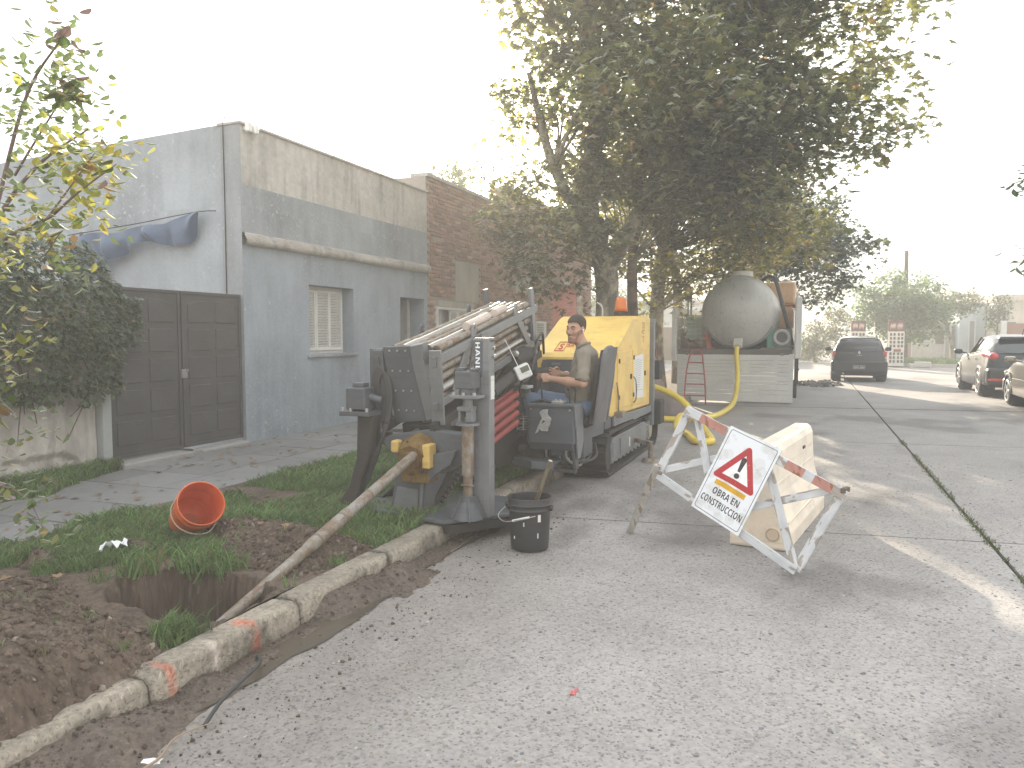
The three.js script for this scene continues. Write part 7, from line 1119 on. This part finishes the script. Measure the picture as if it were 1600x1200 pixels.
// ---------- cars ----------
// a body is a grid of cross sections along its length; quads inside a window outline become glass
function makeCar(o) {     // local axes: x right, y up, z back (front at -z); origin on the ground under the middle
  const t = thing(o.name, o.label, 'car', [0, 0, 0]), S = o.stations, N = 16, rings = [];
  const mPaint = mat(o.paint, { phys: true, roughness: 0.35, metalness: o.metal ?? 0.3, clearcoat: o.coat ?? 0.8, clearcoatRoughness: 0.08, map: T.tone }), mGlass = mat([0.03, 0.035, 0.038], { phys: true, roughness: 0.06, clearcoat: 1 }), mTrim = mat([0.02, 0.02, 0.021], { roughness: 0.6 });
  const at = (z) => { let i = 0; while (i < S.length - 2 && z > S[i + 1][0]) i++; const a = S[i], b = S[i + 1], k = clamp((z - a[0]) / (b[0] - a[0])), e = k * k * (3 - 2 * k), q = o.sharp ? k : mix(k, e, 0.5); return a.map((v, j) => mix(v, b[j], q)); };
  // station: z, y of sill, half width at sill, y of belt, half width at belt, y of roof, half width at roof
  const ring = (z) => { const [, yb, ws, yl, wl, yr, wr] = at(z), g = yr - yl, p = [[0, yb], [ws * 0.86, yb], [ws, yb + 0.07], [ws + 0.012, mix(yb, yl, 0.35)], [mix(ws, wl, 0.6) + 0.02, mix(yb, yl, 0.62)], [wl + 0.014, yl - 0.07], [wl, yl - 0.005], [wl - 0.012, yl + 0.02 * clamp(g * 3)], [mix(wl, wr, 0.3), mix(yl, yr, 0.28)], [mix(wl, wr, 0.58), mix(yl, yr, 0.56)], [mix(wl, wr, 0.82), mix(yl, yr, 0.8)], [wr, yr - 0.075 * clamp(g * 3)], [wr * 0.93, yr - 0.03 * clamp(g * 3)], [wr * 0.75, yr - 0.006], [wr * 0.4, yr + 0.008], [0, yr + 0.012]]; return p; };
  const z0 = S[0][0], z1 = S[S.length - 1][0], M = o.res ?? 64, P = [], body = [], glass = [];
  for (let j = 0; j <= M; j++) { const z = mix(z0, z1, j / M), r = ring(z); for (let i = 0; i < N; i++) P.push([r[i][0], r[i][1], z]); for (let i = 0; i < N; i++) P.push([-r[i][0], r[i][1], z]); }
  const inGlass = (z, i) => i >= 7 && i < 11 && o.glass.some(([a, b, s]) => { const k = (i - 7) / 4, za = a + s[0] * k, zb = b + s[1] * k; return z > za && z < zb; });
  for (let j = 0; j < M; j++) for (let sd = 0; sd < 2; sd++) for (let i = 0; i < N - 1; i++) {
    const a = j * 2 * N + sd * N + i, q = [a, a + 1, a + 2 * N + 1, a + 2 * N], zc = mix(z0, z1, (j + 0.5) / M), tri = sd ? [q[0], q[1], q[2], q[0], q[2], q[3]] : [q[0], q[2], q[1], q[0], q[3], q[2]]; (inGlass(zc, i) ? glass : body).push(...tri);
  }
  const capEnd = (j, front) => { for (let i = 0; i < N - 1; i++) { const a = j * 2 * N + i, b = a + N; body.push(...(front ? [a, a + 1, b, a + 1, b + 1, b] : [a, b, a + 1, a + 1, b, b + 1])); } }; capEnd(0, true); capEnd(M, false);
  const mk = (ix) => { const g = new THREE.BufferGeometry(); g.setAttribute('position', new THREE.Float32BufferAttribute(P.flat(), 3)); g.setIndex(ix); g.computeVertexNormals(); return g; };
  const all = mk([...body, ...glass]), split = (ix) => { const g = all.clone(); g.setIndex(ix); return g; };
  const b = part('body', [split(body)], mPaint, t); part('side_windows', [split(glass)], mGlass, t, { kind: 'stuff' });
  for (const [x, z] of o.wheels) {
    const sg = Math.sign(x), xo = x, R = o.R ?? 0.31;
    const w = part('wheel', [new THREE.TorusGeometry(R - 0.075, 0.075, 12, 32).rotateY(Math.PI / 2).scale(1.35, 1, 1).translate(xo - sg * 0.1, R, z), rod([xo - sg * 0.2, R, z], [xo - sg * 0.05, R, z], R - 0.06, R - 0.06, 24)], mRubber, t);
    const rim = [new THREE.TorusGeometry(R - 0.1, 0.018, 8, 32).rotateY(Math.PI / 2).translate(xo - sg * 0.005, R, z)]; for (let k = 0; k < 5; k++) { const a = k * 1.2566 + 0.3; rim.push(bxc(0.03, R - 0.1, 0.05, 0.01).translate(0, (R - 0.1) / 2, 0).rotateX(a).translate(xo - sg * 0.012, R, z)); } rim.push(rod([xo - sg * 0.03, R, z], [xo + sg * 0.005, R, z], 0.05, 0.045, 16));
    part('rim', rim, mat([0.55, 0.55, 0.56], { metalness: 0.7, roughness: 0.3 }), w); part('wheel_arch', [new THREE.TorusGeometry(R + 0.035, 0.045, 8, 32, Math.PI * 1.06).rotateZ(-0.1).rotateY(Math.PI / 2).translate(xo - sg * 0.035, R, z), rod([xo - sg * 0.3, R + 0.02, z], [xo - sg * 0.055, R + 0.02, z], R + 0.045, R + 0.045, 28)], mTrim, t);
  }
  return { t, mPaint, mGlass, mTrim, at, P: (n, g, m, par) => part(n, g, m, par ?? t) };
}
const mLamp = mat([0.55, 0.03, 0.035], { phys: true, roughness: 0.15, clearcoat: 1 }), mChrome = mat([0.75, 0.75, 0.76], { metalness: 0.9, roughness: 0.2 });
{   // black hatchback driving away
  const c = makeCar({ name: 'hatchback_car', label: 'black hatchback seen from behind driving away in the middle of the road', paint: [0.02, 0.021, 0.026],
    stations: [[-1.9, 0.32, 0.6, 0.62, 0.55, 0.68, 0.5], [-1.75, 0.22, 0.74, 0.72, 0.68, 0.78, 0.6], [-1.0, 0.2, 0.8, 0.88, 0.74, 0.97, 0.62], [-0.85, 0.2, 0.8, 0.89, 0.755, 1.04, 0.62], [-0.1, 0.2, 0.81, 0.91, 0.775, 1.40, 0.56], [0.5, 0.2, 0.81, 0.93, 0.775, 1.43, 0.57], [1.3, 0.2, 0.81, 0.95, 0.765, 1.39, 0.56], [1.55, 0.22, 0.81, 0.96, 0.75, 1.28, 0.565], [1.78, 0.24, 0.80, 0.955, 0.73, 1.02, 0.63], [1.86, 0.26, 0.77, 0.84, 0.71, 0.9, 0.62], [1.9, 0.32, 0.72, 0.6, 0.7, 0.66, 0.6]],
    glass: [[-0.75, 0.45, [0.62, 0]], [0.52, 1.25, [0, 0.0]]], wheels: [[-0.81, -1.2], [0.81, -1.2], [-0.81, 1.22], [0.81, 1.22]], R: 0.29 });
  const zr = (y) => mix(1.80, 1.44, clamp((y - 0.97) / 0.39));
  const rw = (pts, off) => { const g = new THREE.BufferGeometry(), v = [], n = 8; for (let j = 0; j < n; j++) for (let i = 0; i < n; i++) { const q = (a, b) => { const y = mix(pts[0], pts[1], b), w = mix(pts[2], pts[3], b * b * 0.4 + b * 0.6), x = (a * 2 - 1) * w; return [x, y, zr(y) + off - 0.05 * Math.pow(Math.abs(x) / 0.7, 3)]; }; const A = q(i / n, j / n), B = q((i + 1) / n, j / n), C = q((i + 1) / n, (j + 1) / n), D = q(i / n, (j + 1) / n); v.push(...A, ...B, ...C, ...A, ...C, ...D); } g.setAttribute('position', new THREE.Float32BufferAttribute(v, 3)); g.computeVertexNormals(); return g; };
  c.P('rear_window', [rw([0.985, 1.33, 0.68, 0.52], 0.03)], c.mGlass); c.P('tailgate', [rw([0.66, 0.975, 0.6, 0.66], 0.045)], c.mPaint);
  c.P('window_frame', [tube([[-0.69, 0.98, 1.79], [-0.62, 1.2, 1.6], [-0.53, 1.335, 1.48], [0, 1.36, 1.5], [0.53, 1.335, 1.48], [0.62, 1.2, 1.6], [0.69, 0.98, 1.79]], 0.016, 50, 6)], c.mTrim);
  for (const k of [-1, 1]) { const l = c.P('tail_light', [poly([[0.56 * k, 0.72], [0.775 * k, 0.74], [0.77 * k, 0.95], [0.70 * k, 1.0], [0.63 * k, 0.85]], 0.05, 0.012).translate(0, 0, 1.79)], mLamp); part('clear_lens', [poly([[0.58 * k, 0.725], [0.77 * k, 0.745], [0.77 * k, 0.79], [0.60 * k, 0.775]], 0.02, 0.004).translate(0, 0, 1.828)], mat([0.6, 0.5, 0.5], { roughness: 0.2 }), l); c.P('mirror', [bxc(0.2, 0.13, 0.1, 0.04).translate(0.93 * k, 1.0, -0.5), rod([0.76 * k, 0.96, -0.5], [0.88 * k, 0.98, -0.5], 0.02)], c.mTrim); }
  c.P('bumper', [box(-0.81, 0.81, 0.3, 0.68, 1.72, 1.93, 0.07)], c.mPaint); c.P('underbody', [box(-0.6, 0.6, 0.2, 0.32, -1.6, 1.8, 0.03)], c.mTrim);
  const pt = canvasTex(256, 80, (x) => { x.fillStyle = '#16181c'; x.fillRect(0, 0, 256, 80); x.strokeStyle = x.fillStyle = '#d8d8d6'; x.lineWidth = 6; x.strokeRect(4, 4, 248, 72); x.font = 'bold 58px sans-serif'; x.textAlign = 'center'; x.textBaseline = 'middle'; x.fillText('GFK 080', 128, 44); });
  const pl = c.P('number_plate', [quad([-0.17, 0.42, 1.935], [0.17, 0.42, 1.935], [0.17, 0.53, 1.935], [-0.17, 0.53, 1.935])], mat([1, 1, 1], { map: pt, roughness: 0.5 }));
  const nt = canvasTex(256, 64, (x) => { x.fillStyle = '#dcdcdc'; x.font = 'bold 54px sans-serif'; x.textAlign = 'center'; x.textBaseline = 'middle'; x.scale(1, 0.8); x.fillText('CLIO', 128, 40); });
  c.P('badge', [quad([-0.14, 0.82, 1.865], [0.14, 0.82, 1.865], [0.14, 0.87, 1.865], [-0.14, 0.87, 1.865])], mat([1, 1, 1], { map: nt, alphaTest: 0.5, roughness: 0.4 }));
  { const s = new THREE.Shape([[0, 0.88], [0.036, 0.93], [0, 0.98], [-0.036, 0.93]].map((p) => new THREE.Vector2(...p))); s.holes.push(new THREE.Path([[0, 0.905], [0.017, 0.93], [0, 0.955], [-0.017, 0.93]].map((p) => new THREE.Vector2(...p)))); c.P('emblem', [new THREE.ExtrudeGeometry(s, { depth: 0.012, bevelEnabled: false }).translate(0, -0.005, 1.852)], mChrome); }
  c.P('wiper', [rod([0.05, 0.99, 1.835], [-0.32, 1.04, 1.79], 0.008)], c.mTrim); c.P('exhaust_tip', [rod([-0.45, 0.27, 1.7], [-0.45, 0.27, 1.94], 0.028)], mSteel);
  c.t.position.set(1.58, 0, -28.1); c.t.rotation.y = -0.035;
}
{   // grey hatchback parked at the right
  const c = makeCar({ name: 'hatchback_car', label: 'dark grey hatchback parked on the right with chrome wheels and red tail light', paint: [0.04, 0.042, 0.048], metal: 0.05, coat: 0.25, res: 80,
    stations: [[-2.15, 0.34, 0.62, 0.62, 0.6, 0.66, 0.5], [-2.0, 0.22, 0.8, 0.76, 0.76, 0.8, 0.66], [-1.2, 0.2, 0.88, 0.93, 0.82, 1.0, 0.66], [-1.0, 0.2, 0.88, 0.95, 0.83, 1.06, 0.66], [0.0, 0.2, 0.89, 0.98, 0.85, 1.46, 0.58], [0.6, 0.2, 0.89, 1.02, 0.85, 1.485, 0.58], [1.3, 0.21, 0.89, 1.07, 0.84, 1.44, 0.57], [1.65, 0.24, 0.89, 1.1, 0.82, 1.36, 0.56], [1.95, 0.27, 0.87, 1.08, 0.78, 1.13, 0.62], [2.08, 0.3, 0.82, 0.9, 0.74, 0.95, 0.6], [2.14, 0.4, 0.7, 0.66, 0.68, 0.72, 0.6]],
    glass: [[-0.85, 0.18, [0.75, 0]], [0.25, 1.35, [0, -0.28]]], wheels: [[-0.895, -1.3], [0.895, -1.3], [-0.895, 1.35], [0.895, 1.35]], R: 0.335 });
  const zr = (y) => mix(2.03, 1.66, clamp((y - 1.05) / 0.36)), v = [], n = 8; for (let j = 0; j < n; j++) for (let i = 0; i < n; i++) { const q = (a, b) => { const y = mix(1.06, 1.385, b), x = (a * 2 - 1) * mix(0.72, 0.55, b); return [x, y, zr(y) + 0.02 - 0.05 * Math.pow(Math.abs(x) / 0.7, 3)]; }; const A = q(i / n, j / n), B = q((i + 1) / n, j / n), C = q((i + 1) / n, (j + 1) / n), D = q(i / n, (j + 1) / n); v.push(...A, ...B, ...C, ...A, ...C, ...D); }
  const g = new THREE.BufferGeometry(); g.setAttribute('position', new THREE.Float32BufferAttribute(v, 3)); g.computeVertexNormals(); c.P('rear_window', [g], c.mGlass);
  c.P('spoiler', [box(-0.56, 0.56, 1.39, 1.44, 1.5, 1.82, 0.02)], c.mPaint); c.P('antenna', [rod([0, 1.48, 1.3], [0, 1.62, 1.42], 0.008)], c.mTrim);
  for (const k of [-1, 1]) { c.P('tail_light', [sdfGeo((p) => { const q = [p[0] * k, p[1], p[2]]; return cap(q, [0.80, 1.02, 1.62], [0.70, 0.98, 2.02], 0.075, 0.095); }, [k > 0 ? 0.5 : -1.0, 0.8, 1.5], 0.65, 0.02)], mLamp); c.P('mirror', [bxc(0.2, 0.14, 0.12, 0.05).translate(1.02 * k, 1.05, -0.62), rod([0.82 * k, 1.0, -0.6], [0.96 * k, 1.03, -0.62], 0.02)], c.mPaint); }
  c.P('bumper', [box(-0.86, 0.86, 0.3, 0.72, 1.88, 2.19, 0.09)], c.mPaint); c.P('reflector', [box(-0.84, -0.5, 0.42, 0.47, 2.19, 2.2, 0.002)], mLamp); c.P('window_line', [tube([[-0.84, 0.985, -0.9], [-0.857, 1.0, 0], [-0.86, 1.03, 0.6], [-0.845, 1.09, 1.35]], 0.01, 30, 6)], mChrome);
  for (const z of [-0.1, 0.85]) c.P('door_handle', [box(-0.905, -0.885, 0.86 + z * 0.03, 0.89 + z * 0.03, z, z + 0.18, 0.008)], c.mPaint); c.P('pillar', [bar([-0.865, 1.0, 0.2], [-0.64, 1.42, 0.25], 0.03, 0.05)], c.mTrim);
  c.t.position.set(4.77, 0, -22.75); c.t.rotation.y = -0.005;
}
{   // beige sedan, its front at the right edge
  const c = makeCar({ name: 'sedan_car', label: 'dusty silver beige car cut off by the right edge, parked behind the grey hatchback', paint: [0.44, 0.38, 0.29], metal: 0.5, res: 80,
    stations: [[-2.1, 0.34, 0.6, 0.58, 0.6, 0.62, 0.5], [-1.98, 0.24, 0.78, 0.72, 0.74, 0.76, 0.62], [-1.1, 0.2, 0.86, 0.9, 0.8, 0.97, 0.64], [-0.9, 0.2, 0.86, 0.92, 0.81, 1.02, 0.64], [0.0, 0.2, 0.87, 0.94, 0.83, 1.42, 0.58], [0.8, 0.2, 0.87, 0.96, 0.83, 1.43, 0.58], [1.5, 0.22, 0.87, 0.98, 0.81, 1.2, 0.58], [1.9, 0.25, 0.86, 0.97, 0.78, 1.02, 0.6], [2.1, 0.34, 0.74, 0.8, 0.72, 0.85, 0.6]],
    glass: [[-0.8, 0.15, [0.7, 0]], [0.22, 1.2, [0, -0.25]]], wheels: [[-0.87, -1.28], [0.87, -1.28], [-0.87, 1.3], [0.87, 1.3]], R: 0.31 });
  for (const k of [-1, 1]) { c.P('mirror', [bxc(0.2, 0.13, 0.11, 0.045).translate(0.99 * k, 0.99, -0.55), rod([0.8 * k, 0.95, -0.55], [0.94 * k, 0.98, -0.55], 0.02)], c.mPaint); c.P('headlight', [sdfGeo((p) => cap([p[0] * k, p[1], p[2]], [0.74, 0.66, -1.86], [0.58, 0.62, -2.02], 0.075, 0.085), [k > 0 ? 0.4 : -0.9, 0.45, -2.2], 0.5, 0.02)], mat([0.6, 0.6, 0.58], { phys: true, roughness: 0.1, clearcoat: 1 })); }
  c.P('windshield', [quad([-0.7, 1.0, -0.86], [0.7, 1.0, -0.86], [0.55, 1.39, -0.06], [-0.55, 1.39, -0.06]).translate(0, 0.02, -0.02)], c.mGlass); c.P('bumper', [box(-0.8, 0.8, 0.26, 0.56, -2.14, -1.9, 0.08)], c.mPaint); c.P('side_strip', [box(-0.9, -0.884, 0.55, 0.6, -0.8, 1.0, 0.006)], c.mPaint);
  c.t.position.set(4.83, 0, -17.6);
}
// repeats of one kind share a group
const GROUPS = { plane_tree: 'plane trees along the verge', soil_heap: 'heaps of dug earth round the pit', bucket: 'plastic buckets by the rig', paper_scrap: 'white scraps of litter', twig: 'twigs and roots on the earth', lattice_stand: 'white lattice stands across the crossing', suction_hose: 'yellow hoses from the tank truck', hatchback_car: 'cars in the street', sedan_car: 'cars in the street', bush: 'bushes at the end of the street', garden_tree: 'trees behind the houses', street_tree: 'street trees beyond the truck' };
for (const o of scene.children) { const g = GROUPS[o.name.replace(/_\d{3}$/, '')]; if (g && o.userData.category) o.userData.group = g; }
renderer.render(scene, camera);
